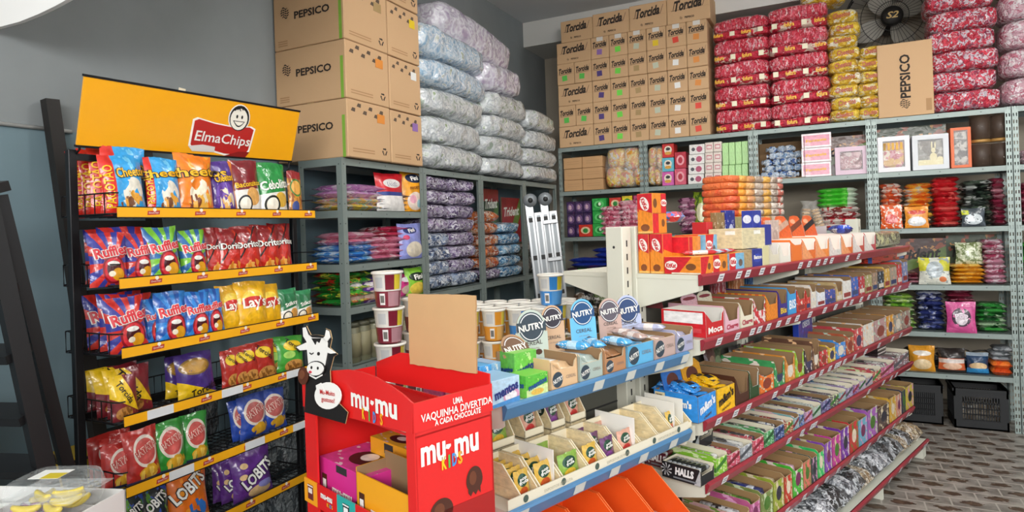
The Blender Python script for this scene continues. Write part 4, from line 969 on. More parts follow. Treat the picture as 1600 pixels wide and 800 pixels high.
for i, px in enumerate((556, 572, 588, 604, 622, 640)):
    x, _z = LEFT.P(px, 530, .05)
    def mk():
        mb = MB(); mb.lathe([(.0, .19), (.03, .2), (.046, .19), (.05, .02), (.046, 0)][::-1], mat('6b6a52', .4, .1, .3), 14); mb.lathe([(.047, .03), (.0515, .03), (.0515, .16), (.047, .16)], mat('8a8466', .5), 14)
        o = mb.build('jar'); l = MB(); l.lathe([(.04, .19), (.045, .19), (.045, .215), (0, .217)], mat('4a4a3a', .4), 14); l.build('lid', o); return o
    put('oljar', mk, LEFT.M(x, L4, .08), 'dim olive jar on the lower left shelf, %s from the corner post' % ORD[i], 'jar', 'jars on the lower left shelf')
for i, (px, py) in enumerate(((500, 596), (478, 600))): pass
# bales of sweets inside the second and third bays
SP = prn(['8f7fa0', 'b9b2c4', '6b5880', 'd3d0da', '4d3c62', 'a292b2', 'c4bfce'], 26, (1, 1, 1.2), .14, 1, .9, 16); SB = prn(['8fa0b8', 'c4ccd6', '5d7296', 'dde0e4', '3d4c6e', '9aa4b4'], 26, (1, 1, 1.2), .14, .9, .8, 14)
OB = prn(['c8683a', 'dd8a52', 'e6c8b0', 'a84a28', 'cfc4bc', 'd97840'], 24, (1, 1, 1.2), .14, .9, .8, 14); BB = prn(['5f93bb', '8fb6cf', '3f729c', 'cfdbe2', '74a5c6', 'b9c9d2'], 24, (1, 1, 1.2), .14, .9, .8, 14)
n = 0
for k in range(8):
    z = 1.192 + k * .094
    for c, (ya, yb) in enumerate(((3.42, 3.75), (3.73, 4.10))):
        m_ = SB if (k < 4 and c == 0) or k == 0 else SP
        o = bale('sweets_bale', yb - ya, .27, .104, m_, 3, 1, .55, .16, k * 2 + c, nu=30, nv=12); o.matrix_world = LEFT.M((ya + yb) / 2, z, .005 + .01 * (k % 2), (k * 5 % 7 - 3))
        tag(o, ('blue-silver' if m_ is SB else 'purple-silver') + ' bag of wrapped sweets, layer ' + lev(k, 8).replace('from bottom', 'up') + ', ' + ('left' if c == 0 else 'right') + ' half of the tall pile', 'sweets bag', 'silver sweets bags in the second bay')
for k in range(6):
    z = 1.192 + k * .088
    for c, (ya, yb) in enumerate(((4.16, 4.47), (4.47, 4.86))):
        if c == 1 and k > 4: continue
        m_ = OB if c == 0 and k > 0 else BB if c else SP
        o = bale('sweets_bale', yb - ya, .26, .098, m_, 3, 1, .55, .16, k * 2 + c, nu=30, nv=12); o.matrix_world = LEFT.M((ya + yb) / 2, z, .01, (k * 5 % 7 - 3))
        tag(o, ['orange', 'light blue'][c] + ' bag of wrapped sweets, ' + lev(k, 6 - c) + ' in the third bay' if not (c == 0 and k == 0) else 'silver bag of wrapped sweets under the orange ones', 'sweets bag', 'orange and blue sweets bags in the third bay')
def board(fr, xa, xb, z0, z1, yo, base, layers, txt, label, tcol='eef0e6', th=.012, tilt=0):
    mb = MB(); w = xb - xa; mb.box(-w / 2, w / 2, 0, th, 0, z1 - z0, mat('6b5a44', .8), faces={'-y': art(base, layers, .4, .3, .1)})
    if txt: mb.text(txt, (0, -.001, (z1 - z0) - .12), (1, 0, .06), (0, 0, 1), .075, mat(tcol, .5), w * .82, bold=.03, shear=.25)
    o = mb.build('gum_carton'); o.matrix_world = fr.M((xa + xb) / 2, z0, yo); tag(o, label, 'carton'); return o
board(LEFT, 4.60, 4.87, 1.195, 1.92, .24, '1c3a22', [('diag', .1, .8, .12, '3f6a2c'), ('rect', 0, .86, 1, 1, '9c1f24')], 'Trident', 'dark green printed gum carton at the back of the third bay')
board(LEFT, 4.93, 5.30, 1.195, 1.86, .24, 'a02a2a', [('diag', .1, .8, .12, '6b8a3c'), ('rect', 0, 0, 1, .2, '6b1a1a')], 'Trident', 'red printed gum carton behind the aluminium ladder')
for i, (y, z, c) in enumerate([(4.98, 1.193, '6d6158'), (5.2, 1.193, '57604e'), (5.42, 1.193, '5b4a44'), (5.05, 1.33, '4f5a48')]):
    o = bale('sweets_bale', .22, .24, .14, prn([c, 'a09a92', '3c3a36', '7a7468'], 14, bump=.6), 3, 1, .5, .14, i + 40, nu=24, nv=10); o.matrix_world = LEFT.M(y, z, .02)
    tag(o, 'dull mixed sweets bag in the corner bay, ' + ['nearest', 'middle', 'farthest', 'upper'][i] + ' one', 'sweets bag', 'sweets bags in the corner bay')

# ---------------------------------------------------------------- on top of the back shelving
def tor(w, d, h, big, lid=False):
    def fn(mb):
        mb.text('Torcida', (0 if big else -w * .02, -.001, h * .66), (1, 0, .06), (0, 0, 1), h * (.34 if big else .23), INK, w * (.64 if big else .76), bold=.04, shear=.3)
        e = [(x, -.0011, h * .66 + z) for x, z in [(-w * .40, -h * .19), (w * .34, -h * .15), (w * .42, h * .20), (w * .41, h * .20), (w * .33, -h * .135), (-w * .40, -h * .175)]]
        mb.add(e, [[0, 1, 4, 5], [1, 2, 3, 4]], INK)
        mb.add([(-w * .36, -.0011, h * .5), (-w * .345, -.0011, h * .5), (-w * .30, -.0011, h * .82), (-w * .315, -.0011, h * .82)], [[0, 1, 2, 3]], INK)
        if big:
            mb.text('PEPSICO', (.01, -.001, h * .18), (1, 0, 0), (0, 0, 1), h * .07, INK, w * .22, bold=.03); globe(mb, -w * .17, h * .18, h * .05, -.001)
        mb.add([(-w / 2 + .004, -.0006, h * .49), (w / 2 - .004, -.0006, h * .49), (w / 2 - .004, -.0006, h * .495), (-w / 2 + .004, -.0006, h * .495)], [[0, 1, 2, 3]], KRAFTD)
    return carton('carton', w, d, h, KRAFT, tape=True, fn=fn)
cpx = [873, 900, 927, 955.5, 984.5, 1014, 1045, 1077, 1110]
cx_ = [BACK.P(p, 205, 0)[0] for p in cpx]
stk = ['GGvgtswr', 'GGvgtswr', 'GGvgtswo', 'GGvgtswo', 'GGpgsyro']
LVH = .1985
def torbox(i0, i1, lv, z, h, sticker):
    x0, x1 = cx_[i0], cx_[i1]; big = i1 - i0 == 2
    o = put(('tor', i0, i1, round(h, 3)), lambda: tor(x1 - x0 - .004, .34, h - .002, big), BACK.M((x0 + x1) / 2, z, .005 + .004 * ((i0 * 3 + lv) % 3)),
            'wide snack carton, %s from the shelf, first column of the carton wall' % (ORD[lv] + ' level') if big else
            'snack carton%s, level %s, %s upright column' % ((' with %s sticker' % {'G': 'a dark green', 'v': 'a dark purple', 'g': 'a bright green', 't': 'a tan', 's': 'a pale', 'w': 'a white', 'r': 'a red', 'o': 'an orange', 'p': 'a lilac', 'y': 'a yellow'}[sticker]) if sticker else '', ['one', 'two', 'three', 'four', 'five'][lv], ORD[i0]),
            'carton', 'snack cartons stacked on the back shelves')
    if sticker:
        for c in list(o.children): bpy.data.objects.remove(c)
        mb = MB(); a = ((i0 * 7 + lv * 3) % 5 - 2) * .06; s_ = .025
        xx = -.01 + .004 * (lv % 3); zz = h * .30
        pts = [(-s_, -s_), (s_, -s_), (s_, s_), (-s_, s_)]
        mb.add([(xx + x * math.cos(a) - z_ * math.sin(a), -.0012, zz + x * math.sin(a) + z_ * math.cos(a)) for x, z_ in pts], [[0, 1, 2, 3]], mat(STK[sticker], .5))
        if lv == 4: tp = MB(); tp.quad((-.03, -.0013, h * .80), (.03, -.0013, h * .80), (.03, -.0013, h * .99), (-.03, -.0013, h * .99), mat('d9d6cf', .25)); tp.build('tape', o)
        mb.build('sticker', o)
for lv in range(5):
    z = BT + lv * LVH
    if lv in (0, 2, 4): torbox(0, 2, lv, z, LVH, None)
    else:
        torbox(0, 1, lv, z, LVH, 'G'); torbox(1, 2, lv, z, LVH, 'G')
    for c in range(2, 8): torbox(c, c + 1, lv, z, LVH, stk[lv][c])
tx = [BACK.P(p, 40, 0)[0] for p in (875, 925, 983, 1042, 1110)]
for i in range(4):
    w = tx[i + 1] - tx[i] - .004; h = .20 + .012 * i
    o = tor(w, .34, h, True); o.matrix_world = BACK.M((tx[i] + tx[i + 1]) / 2, BT + 5 * LVH, .01)
    tag(o, 'wide snack carton, top row of the carton wall, %s from the left' % ORD[i], 'carton', 'snack cartons stacked on the back shelves')
REDB = prn(['d02a40', 'de4058', 'bd1c32', 'e6687c', 'b01a2e', 'e6bcc0', 'd6384a', 'ee9aa6', 'd02a40'], 24, (2.6, 1, .9), .14, 1, 1, 20)
YELB = prn(['e3bb2c', 'eccb4a', 'd6a91f', 'f0e2b0', 'e6c238', 'efe6cc', 'cc9a1c'], 14, (1, 1, 1.6), .16, .9, .8, 18)
def redbale(w, d, h, seed):
    mb = MB(); superq(mb, w, d, h * .66, REDB, 7, 1, .42, .11, seed, 48, 16, xf=Matrix.Translation((0, 0, h * .34)))
    superq(mb, w, d, h * .40, prn(['c81f35', 'd8324a', 'b5152a', 'e3c9b8', 'c2304a'], 15, (1, 1, 1), .14, .9, .7, 22), 4, 1, .4, .08, seed + 3, 44, 12)
    for q in range(4):
        x = -w * .37 + w * .245 * q
        if (q + seed) % 2: mb.add([(x - .02, -.003, h * .10), (x + .02, -.003, h * .10), (x + .02, -.003, h * .31), (x - .02, -.003, h * .31)], [[0, 1, 2, 3]], mat('e6dcc0', .4))
        else: mb.text('fofura', (x, -.004, h * .20), (1, 0, .05), (0, 0, 1), h * .16, mat('efb52a', .4), w * .17, bold=.03)
    return mb.build('red_bale')
for k in range(5):
    for c, (a, b) in enumerate(((1113, 1203), (1200, 1297))):
        x0 = BACK.P(a, 120)[0]; x1 = BACK.P(b, 120)[0]; h = .203 if k < 4 or c else .175
        o = redbale(x1 - x0, .36, h, k * 2 + c); o.matrix_world = BACK.M((x0 + x1) / 2, BT + .198 * k, .0 + .012 * ((k + c) % 2), (k * 3 + c * 5) % 4 - 2)
        tag(o, 'red crinkled snack bale, %s of the %s stack beside the carton wall' % (lev(k, 5), ['left', 'right'][c]), 'bale', 'red snack bales on the back shelves')
def yelpack(w, d, h, seed):
    mb = MB(); superq(mb, w, d, h, YELB, 3, 1, .5, .10, seed, 36, 12)
    mb.text('Cheetos', (0, -.004, h * .52), (1, 0, .08), (0, 0, 1), h * .34, mat('a83a1c', .4), w * .52, bold=.03)
    return mb.build('yellow_bale')
YX = [(1296, 1346, 9, 'left'), (1342, 1381, 6, 'right')]
for c, (a, b, n, nm) in enumerate(YX):
    x0 = BACK.P(a, 150)[0]; x1 = BACK.P(b, 150)[0]; hh = [.098, .095][c]
    for k in range(n):
        o = yelpack(x1 - x0 + .01, .33, hh + .012, k + c * 11); o.matrix_world = BACK.M((x0 + x1) / 2 + (.012 if k % 2 else -.008), BT + k * hh, .01 + .01 * (k % 2), (k * 7 + c) % 9 - 4)
        tag(o, 'yellow plastic snack bale, %s of the %s yellow stack' % (lev(k, n), nm), 'bale', 'yellow snack bales on the back shelves')
o = yelpack(.34, .30, .15, 40); o.matrix_world = BACK.M(BACK.P(1290, 40, .15)[0], BT + .99, .12, 6); tag(o, 'yellow snack bale lying highest, across the red bales', 'bale')
def pbox():
    w, h = .36, .56
    def fn(mb):
        mb.text('PEPSICO', (.0, -.001, h * .54), (0, 0, 1), (-1, 0, 0), .062, INK, .33, bold=.03); globe(mb, -.005, h * .17, .034, -.001)
        mb.add([(w * .36, -.001, .03), (w * .46, -.001, .03), (w * .46, -.001, .12), (w * .36, -.001, .12)], [[0, 1, 2, 3]], KRAFTD)
    return carton('carton', w, .30, h, KRAFT, fn=fn)
x0 = BACK.P(1381, 130)[0]; x1 = BACK.P(1449, 130)[0]
o = pbox(); o.matrix_world = BACK.M((x0 + x1) / 2, BT, .01); tag(o, 'brown carton stood on end with its printed name reading upward, below the fan', 'carton')
RB2 = prn(['c2304a', 'cfc3cc', 'b31c34', 'd9c6cc', 'cf4a5e', '8f3850', 'c7b3bd', 'd8354a', 'b31c34'], 24, (1.2, 1, 1), .13, .9, .9, 18)
PB2 = prn(['cdb3bb', 'd8c6cb', 'b98a98', 'c9a0aa', 'dcd3d6', 'b56b7c'], 24, (1, 1, 1), .13, .9, .9, 16)
x0 = BACK.P(1452, 110)[0]; x1 = BACK.P(1564, 110)[0]
for k in range(8):
    o = bale('red_roll_bale', x1 - x0, .36, .158, RB2, 6, 1, .4, .08, k + 60, nu=48, nv=14); o.matrix_world = BACK.M((x0 + x1) / 2 + (-.01 if k % 2 else .008), BT + k * .150, .0)
    tag(o, 'long red snack bale, %s of the tall pile above the jars' % lev(k, 8), 'bale', 'long red bales above the jars')
x0 = BACK.P(1567, 110)[0]
for k in range(6):
    o = bale('red_roll_bale', .56, .38, .218, PB2 if k < 4 else RB2, 5, 1, .45, .07, k + 80, nu=44, nv=14); o.matrix_world = BACK.M(x0 + .28, BT + k * .205, .0)
    tag(o, ('pale pink' if k < 4 else 'red') + ' bale, %s of the pile cut by the right edge' % lev(k, 6), 'bale', 'bales at the right edge')

# ---------------------------------------------------------------- wall fan
r = empty('wall_fan', Matrix.Translation(tuple(Vector((0, 0, EYE)) + ray(1393, 27) * (6.20 / ray(1393, 27).y)))); tag(r, 'dark round wire-caged wall fan high at the back', 'fan')
FB = mat('1b1a19', .5, .3); FG = mat('8a867c', .5)
RF = .345; XF = Matrix.Rotation(R(90), 4, 'X')
mb = MB()
for rr, y in ((RF, 0), (RF, .10), (RF * .66, -.035), (RF * .35, -.05)):
    mb.tube([(rr * math.cos(2 * math.pi * i / 40), y, rr * math.sin(2 * math.pi * i / 40)) for i in range(40)], .006 if rr == RF else .003, FB, 5, closed=True)
for i in range(46):
    a = 2 * math.pi * i / 46; c, s = math.cos(a), math.sin(a)
    mb.tube([(.07 * c, -.055, .07 * s), (.2 * c, -.045, .2 * s), (RF * .9 * c, -.015, RF * .9 * s), (RF * c, 0, RF * s), (RF * c, .10, RF * s)], .0018, FB, 3)
mb.build('cage', r)
mb = MB(); mb.lathe([(.0, .075), (.07, .07), (.082, .05), (.082, .03)][::-1], FB, 24, XF); mb.text('S2', (0, -.078, 0), (1, 0, 0), (0, 0, 1), .05, mat('b99b5a', .5), .09, bold=.02, shear=.3, eps=.001); mb.build('hub', r)
for i in range(4):
    b = MB(); a0 = R(25 + 90 * i); pts = []
    for k in range(9):
        t = k / 8; rad = .05 + .25 * t; pts.append((rad, .05 + .10 * math.sin(math.pi * t) ** .8)); 
    vs = [(rad, .03, -w_ * .5) for rad, w_ in pts] + [(rad, .065, w_ * .6) for rad, w_ in pts]
    vs2 = [(x, y + .004, z) for x, y, z in vs]
    fs = [[k, k + 1, 9 + k + 1, 9 + k] for k in range(8)]
    b.add(vs, fs, FG, smooth=True, xf=Matrix.Rotation(-a0, 4, 'Y')); b.add(vs2, [f[::-1] for f in fs], FG, smooth=True, xf=Matrix.Rotation(-a0, 4, 'Y'))
    b.build('blade', r)
mb = MB(); mb.lathe([(.0, -.30), (.07, -.30), (.085, -.27), (.085, -.14), (.06, -.11), (0, -.10)], FB, 20, XF); mb.tube([(0, .22, 0), (0, .30, .10), (0, .345, .10)], .02, FB, 8); mb.build('motor', r)

# ---------------------------------------------------------------- goods on the back shelves
def closed(name, w, d, h, base, front=None, side=None, top=None, fn=None, ch=.0015):
    mb = MB(); f = {}
    if front: f['-y'] = front
    if side: f['-x'] = side; f['+x'] = side
    if top: f['+z'] = top
    mb.box(-w / 2, w / 2, 0, d, 0, h, base, ch, faces=f)
    if fn: fn(mb)
    return mb.build(name)
def grid(fr, px, z0, hs, d, yo, mk, key, lab, cat, group, gap=.003):
    """columns px (picture edges), rows hs (heights): one box each"""
    xs = [fr.atz(p, z0 + .1, yo) for p in px]
    for c in range(len(xs) - 1):
        z = z0
        for k, h in enumerate(hs):
            w = xs[c + 1] - xs[c] - gap
            put((key, c, round(h, 3)), lambda: mk(w, d, h - .002), fr.M((xs[c] + xs[c + 1]) / 2, z, yo + .006 * ((c + k) % 2)), lab(c, k, len(xs) - 1, len(hs)), cat, group); z += h
S2, S3, S4, S5, S6 = [z + .001 for z in (1.92, 1.488, 1.06, .71, .40)]
LR = ['left', 'right']
grid(BACK, [881, 910, 942], S2, [.106, .106, .106], .3, .02, lambda w, d, h: carton('carton', w, d, h, mat('bd9468', .8), fn=lambda mb: [mb.add([(-w * .3, -.001, h * (.4 + .2 * q)), (w * .35, -.001, h * (.4 + .2 * q)), (w * .35, -.001, h * (.4 + .2 * q) + .004), (-w * .3, -.001, h * (.4 + .2 * q) + .004)], [[0, 1, 2, 3]], KRAFTD) for q in range(2)]),
     'kc', lambda c, k, C, K: 'flat kraft carton, %s of the %s pile, first back bay' % (lev(k, K), LR[c]), 'carton', 'kraft cartons in the first back bay')
YB = prn(['e8c24a', 'edcf6a', 'e3a03e', 'efd9b0', 'e6805a', 'e9c85c', 'd9d4c8', 'e3b23e', 'dd8a6a'], 16, (1, 1, .7), .14, .9, .7, 16)
def bigbag(w, h, d, seed):
    mb = MB()
    for i, (a, b, c, e) in enumerate(((-.27, .02, .46, .50), (.04, .02, .40, .42), (-.20, .46, .50, .50), (.20, .40, .44, .54), (.37, .02, .30, .46))):
        superq(mb, w * c, d * .86, h * e, YB, 1, 1, .6, .08, seed + i, 24, 12, xf=Matrix.Translation((w * a + w * .02, .015, h * b)))
    superq(mb, w, d, h, film('e9e6e2', .22), 2, 1, .55, .12, seed, 36, 16)
    return mb.build('snack_sack')
o = bigbag(.37, .40, .26, 3); o.matrix_world = BACK.M((BACK.atz(944, 2.1) + BACK.atz(1001, 2.1)) / 2, S2, .0); tag(o, 'clear sack of yellow and pink puffed snacks beside the kraft cartons', 'sack')
o = bigbag(.17, .38, .26, 9); o.matrix_world = BACK.M((BACK.atz(1011, 2.1) + BACK.atz(1034, 2.1)) / 2, S2, .02); tag(o, 'narrow clear sack of yellow snacks just right of the double post', 'sack')
PUR = art('35204e', [('ell', .5, .5, .4, .34, '7a5a86'), ('ell', .45, .5, .2, .2, 'c8a8b4'), ('noise', 6, .62, '4a2a3a')])
grid(BACK, [886, 899, 912, 925], S3, [.112, .112, .112], .2, .04, lambda w, d, h: closed('candy_box', w, d, h, mat('35204e', .4), PUR), 'pb', lambda c, k, C, K: 'dark purple candy box, %s row, %s column of the purple block' % (lev(k, K), ORD[c]), 'candy box', 'dark purple candy boxes')
GRB = art('1f9a3c', [('ell', .5, .52, .36, .3, '5cc46a'), ('ell', .5, .5, .2, .2, '1b7a30'), ('ell', .55, .55, .1, .14, 'e3f0d8')]); RDB = art('c8301f', [('ell', .5, .52, .36, .3, 'e3c8a0'), ('ell', .5, .5, .2, .2, '2c8a3a')])
grid(BACK, [926, 948], S3, [.118, .118, .118], .2, .03, lambda w, d, h: closed('candy_box', w, d, h, mat('1f9a3c', .4), GRB), 'gb', lambda c, k, C, K: 'bright green candy box, %s of the green stack' % lev(k, K), 'candy box', 'bright green candy boxes')
for px0, px1, z, m_, l in ((949, 968, S3 + .24, RDB, 'red candy box high beside the green stack'), (969, 986, S3 + .25, art('d9c41f', [('ell', .5, .5, .35, .3, '4f9a2c')]), 'yellow and green candy box high beside the red one'), (904, 925, S3, RDB, 'red candy box in front at the foot of the purple block'), (949, 962, S3, RDB, 'red candy box at the foot of the green stack'), (987, 1000, S3 + .25, art('b0386a', [('ell', .5, .5, .35, .3, '7a1f46')]), 'magenta candy box at the top by the post')):
    xa, xb = BACK.atz(px0, z), BACK.atz(px1, z); yo = .012 if 'front' in l else .06
    o = closed('candy_box', xb - xa - .003, .024 if 'front' in l else .15, .112, mat('a02a1f', .4), m_); o.matrix_world = BACK.M((xa + xb) / 2, z, yo); tag(o, l, 'candy box')
    if z > S3 + .1:
        o = closed('candy_box', xb - xa - .003, .15, z - S3 - .002, mat('8a5a3a', .5), PUR); o.matrix_world = BACK.M((xa + xb) / 2, S3, .06); tag(o, 'tall dim box under the ' + l.split(' high')[0].split(' at')[0], 'candy box')
PKP = prn(['e08aa0', 'e9a6b6', 'f2e2e4', 'd0607c', 'b04560', 'efc3cc'], 14, (1.6, 1, 1))
stack(BACK, 938, 972, 345, S3, 6, .045, PKP, 'pkl', 'pink wafer pack', 'left pile, first back bay', yo=-.012, d=.16)
stack(BACK, 966, 1000, 335, S3, 7, .045, PKP, 'pkr', 'pink wafer pack', 'right pile, first back bay', yo=-.012, d=.16)
NAVP = art('1f3390', [('noise', 5, .6, '2c4ab8'), ('rect', .1, .2, .24, .8, 'e9e9f0'), ('ell', .6, .5, .2, .25, 'c98ab0')])
stack(BACK, 888, 948, 395, S4 + .135, 2, .045, NAVP, 'nv1', 'long navy biscuit pack', 'over the small boxes', yo=-.005, d=.18)
stack(BACK, 925, 990, 385, S4 + .225, 2, .045, NAVP, 'nv2', 'navy biscuit pack', 'higher and right of the first', yo=.01, d=.18)
SMB = [art('3a2030', [('ell', .5, .5, .34, .3, 'b98aa0')]), art('b8281f', [('ell', .5, .5, .34, .3, 'e0b890')]), art('2a6a30', [('ell', .5, .5, .34, .3, '9ac47a')])]
for i, px in enumerate(range(885, 985, 16)):
    xa, xb = BACK.atz(px, S4), BACK.atz(px + 15, S4); o = closed('candy_box', xb - xa - .003, .2, .13, mat('3a2a30', .5), SMB[(i * 2) % 3]); o.matrix_world = BACK.M((xa + xb) / 2, S4, .04)
    tag(o, 'small dim candy box under the navy packs, %s from the left post' % ORD[i], 'candy box', 'small boxes under the navy packs')
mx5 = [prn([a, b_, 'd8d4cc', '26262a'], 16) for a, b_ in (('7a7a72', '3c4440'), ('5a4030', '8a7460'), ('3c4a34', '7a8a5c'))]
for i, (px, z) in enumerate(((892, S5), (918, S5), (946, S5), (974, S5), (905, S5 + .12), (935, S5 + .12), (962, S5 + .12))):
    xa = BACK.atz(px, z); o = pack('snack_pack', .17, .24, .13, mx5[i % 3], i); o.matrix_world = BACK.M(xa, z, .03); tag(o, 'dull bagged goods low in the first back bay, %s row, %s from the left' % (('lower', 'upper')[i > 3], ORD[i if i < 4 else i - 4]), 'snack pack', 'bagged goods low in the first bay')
# second bay
def cbox(px0, px1, z, h, base, layers, label, d=.16, yo=.03, txt=None, tcol='f4f1ea', cat='candy box', name='candy_box'):
    xa, xb = BACK.atz(px0, z + h / 2, yo), BACK.atz(px1, z + h / 2, yo); w = xb - xa - .003
    o = closed(name, w, d, h - .002, mat(base, .45), art(base, layers, .4, .25, .05), fn=(lambda mb: mb.text(txt, (0, -.001, h * .5), (1, 0, .05), (0, 0, 1), h * .18, mat(tcol, .4), w * .7, bold=.03)) if txt else None)
    o.matrix_world = BACK.M((xa + xb) / 2, z, yo); tag(o, label, cat); return o
fc = [('ell', .5, .55, .34, .3, 'e9dcc8'), ('ell', .5, .62, .2, .12, '26262a'), ('ell', .5, .3, .3, .12, 'd9a03a')]
cbox(1034.5, 1053, S2 + .248, .123, 'c8241f', fc, 'red candy box on top of the blue and pink ones'); cbox(1034.5, 1053, S2 + .124, .123, '5fb4c8', fc, 'sky blue candy box between the red and the pink ones'); cbox(1034.5, 1053, S2, .123, 'd05aa8', fc, 'pink candy box at the foot of the three-box column')
fk = [('ell', .5, .5, .36, .32, 'e6a0a8'), ('ell', .5, .5, .2, .2, 'b02038')]
cbox(1054, 1072, S2 + .145, .144, 'b8243a', fk, 'crimson candy box over the rose one'); cbox(1054, 1072, S2, .144, 'd0566e', fk, 'rose candy box under the crimson one')
for k in range(4): cbox(1075 - k * -.6, 1100 - k * -.4, S2 + .086 * k, .085, 'e9e6e2', [('ell', .66, .5, .2, .32, 'b0506e'), ('ell', .25, .5, .12, .2, '4a4a52')], 'white box with a dark pink spot, %s of the white pile' % lev(k, 4), .2)
for k in range(4):
    for c in range(2): cbox(1101.5 + 13.3 * c, 1114.5 + 13.3 * c, S2 + .088 * k, .087, 'e3d6cc', [('rect', .15, .3, .85, .75, 'b8485c'), ('rect', .22, .38, .78, .66, 'e9dcd6')], 'small cream and red box, %s, %s column of the small block' % (lev(k, 4), LR[c]), .2)
for k in range(2):
    for c in range(4): cbox(1128.5 + 10.2 * c, 1138.5 + 10.2 * c, S2 + .145 * k + .0, .19 if k else .144, 'a9d98e', [('rect', .02, .02, .98, .98, 'b3e098')], 'pale green carton, %s row, %s from the left of the green block' % (['lower', 'upper'][k], ORD[c]), .22)
stack(BACK, 1060, 1088, 335, S3, 6, .052, prn(['a0507a', 'c88aa8', '6a3050', 'dcc4cf'], 16), 'mgp', 'purple-pink wafer pack', 'second back bay', d=.2)
stand(BACK, 1081, 1106, 298, S3, art('8aa02c', [('noise', 5, .52, '3c5a1c'), ('ell', .5, .5, .28, .22, 'd9d8b0')]), [], 'green and yellow sweets bag lying high in the second bay', d=.08, yo=.05)
for i in range(6):
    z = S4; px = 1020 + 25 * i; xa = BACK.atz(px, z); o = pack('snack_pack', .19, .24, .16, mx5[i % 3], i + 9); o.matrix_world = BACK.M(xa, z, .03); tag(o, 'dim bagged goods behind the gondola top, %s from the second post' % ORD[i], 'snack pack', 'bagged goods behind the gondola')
# third bay
def opencarton():
    mb = MB(); w, d, h = .37, .3, .33
    mb.box(-w / 2, w / 2, d - .004, d, 0, h, KRAFT, faces={'-y': KRAFTIN}); mb.box(-w / 2, -w / 2 + .004, 0, d, 0, h, KRAFT, faces={'+x': KRAFTIN}); mb.box(w / 2 - .004, w / 2, 0, d, 0, h, KRAFT, faces={'-x': KRAFTIN}); mb.box(-w / 2, w / 2, 0, d, 0, .004, KRAFT)
    return mb.build('open_carton')
o = opencarton(); o.matrix_world = BACK.M(BACK.atz(1219, 2.0), S2, .03); tag(o, 'open kraft carton on its side holding blue and white wrapped sweets', 'carton')
BW = prn(['b9cbe0', 'd3deea', '8fadd0', 'e6ebf0', '4a6fb0', 'c4d2e0'], 16, (1, 1, 1), .14, .9, .8, 20)
rnd = random.Random(4); i = 0
for row in range(5):
    for c in range(6 - row // 2):
        def mk():
            mb = MB(); superq(mb, .062, .062, .058, BW, 1, 1, .75, .12, 3, 14, 8, cells=False)
            for s_ in (-1, 1): mb.lathe([(.004, 0), (.02, .022)], BW, 8, Matrix.Translation((s_ * .026, .031, .029)) @ Matrix.Rotation(s_ * R(90), 4, 'Y'))
            return mb.build('wrapped_sweet')
        x = BACK.atz(1193 + c * 9.3 + row * 4, 2.0) + rnd.uniform(-.006, .006)
        put('bws', mk, BACK.M(x, S2 + .006 + row * .055, .045 + .022 * row + rnd.uniform(0, .01), rnd.uniform(-50, 50)), 'blue and white wrapped sweet heaped in the open kraft carton', 'sweet', 'wrapped sweets in the open carton'); i += 1
for k in range(3):
    cbox(1252, 1299, S2 + .117 * k, .116, 'ecdfe2', [('rect', .05, .12, .95, .88, 'd98aa0'), ('rect', .05, .12, .3, .4, 'e3b0bc')], 'pink and white box with yellow script, %s of the pink stack' % lev(k, 3), .2, txt='Fantasia', tcol='f2b32c')
def winbox(px0, px1, pyt, z, frame, inner, label, extra=None, yo=.02, d=.14):
    """gift box with a clear window and its filling showing"""
    xa, xb = BACK.atz(px0, z + .1, yo), BACK.atz(px1, z + .1, yo); w = xb - xa; h = BACK.P((px0 + px1) / 2, pyt, yo)[1] - z
    fm = mat(frame, .45); mb = MB(); t = min(.035, w * .16)
    mb.box(-w / 2, w / 2, .06, d, 0, h, fm)
    for a in ((-w / 2, -w / 2 + t, 0, h), (w / 2 - t, w / 2, 0, h), (-w / 2 + t, w / 2 - t, 0, t), (-w / 2 + t, w / 2 - t, h - t, h)): mb.box(a[0], a[1], 0, .06, a[2], a[3], fm)
    o = mb.build('window_box'); tag(o, label, 'gift box')
    f = MB(); superq(f, w - 2 * t, .05, h - 2 * t, inner, 3, 3, .35, .10, 5, 24, 12, xf=Matrix.Translation((0, .012, t))); 
    if extra: extra(f, w, h, t)
    f.build('filling', o)
    g = MB(); g.box(-w / 2 + t, w / 2 - t, .0, .0015, t, h - t, film('f2f2f2', .16, .06)); g.build('window_film', o)
    o.matrix_world = BACK.M((xa + xb) / 2, z, yo); return o
winbox(1305, 1356, 229, S2, 'dcc0d0', prn(['b9808a', 'd9b0b4', '8a5058', 'e3cfcf', 'c48a8f'], 18), 'lilac-framed window box of pink sweets below the yellow bales')
winbox(1372, 1422, 213, S2, 'e9e6ea', prn(['d9828a', 'e6b45a', 'e3a0a8', 'c9606e', 'efdfc8'], 18), 'white window box showing pink and yellow sweets', lambda f, w, h, t: [f.box(-w * .32 + w * .13 * q, -w * .24 + w * .13 * q, .0, .03, h * .62, h * .82, mat('e3b03a', .4)) for q in range(5)])
def bunny(f, w, h, t):
    m_ = mat('ece0a8', .5); 
    f.box(-w * .34, w * .34, .004, .03, t, h * .28, m_)
    for q, (cx, cz, rx, rz) in enumerate(((.06, .36, .10, .12), (.06, .55, .06, .07), (.03, .70, .022, .10), (.10, .69, .022, .10), (.2, .3, .09, .06))): f.add([(cx * w * 1.3 + rx * w * math.cos(k * math.pi / 8), .006, cz * h + rz * h * math.sin(k * math.pi / 8)) for k in range(16)], [list(range(16))], m_)
winbox(1426, 1483, 210, S2, 'd5d8dc', prn(['8a8a80', 'a9a598', '6b6258', 'c2beb4'], 14), 'silver-white window box with a pale yellow sweet figure inside', bunny)
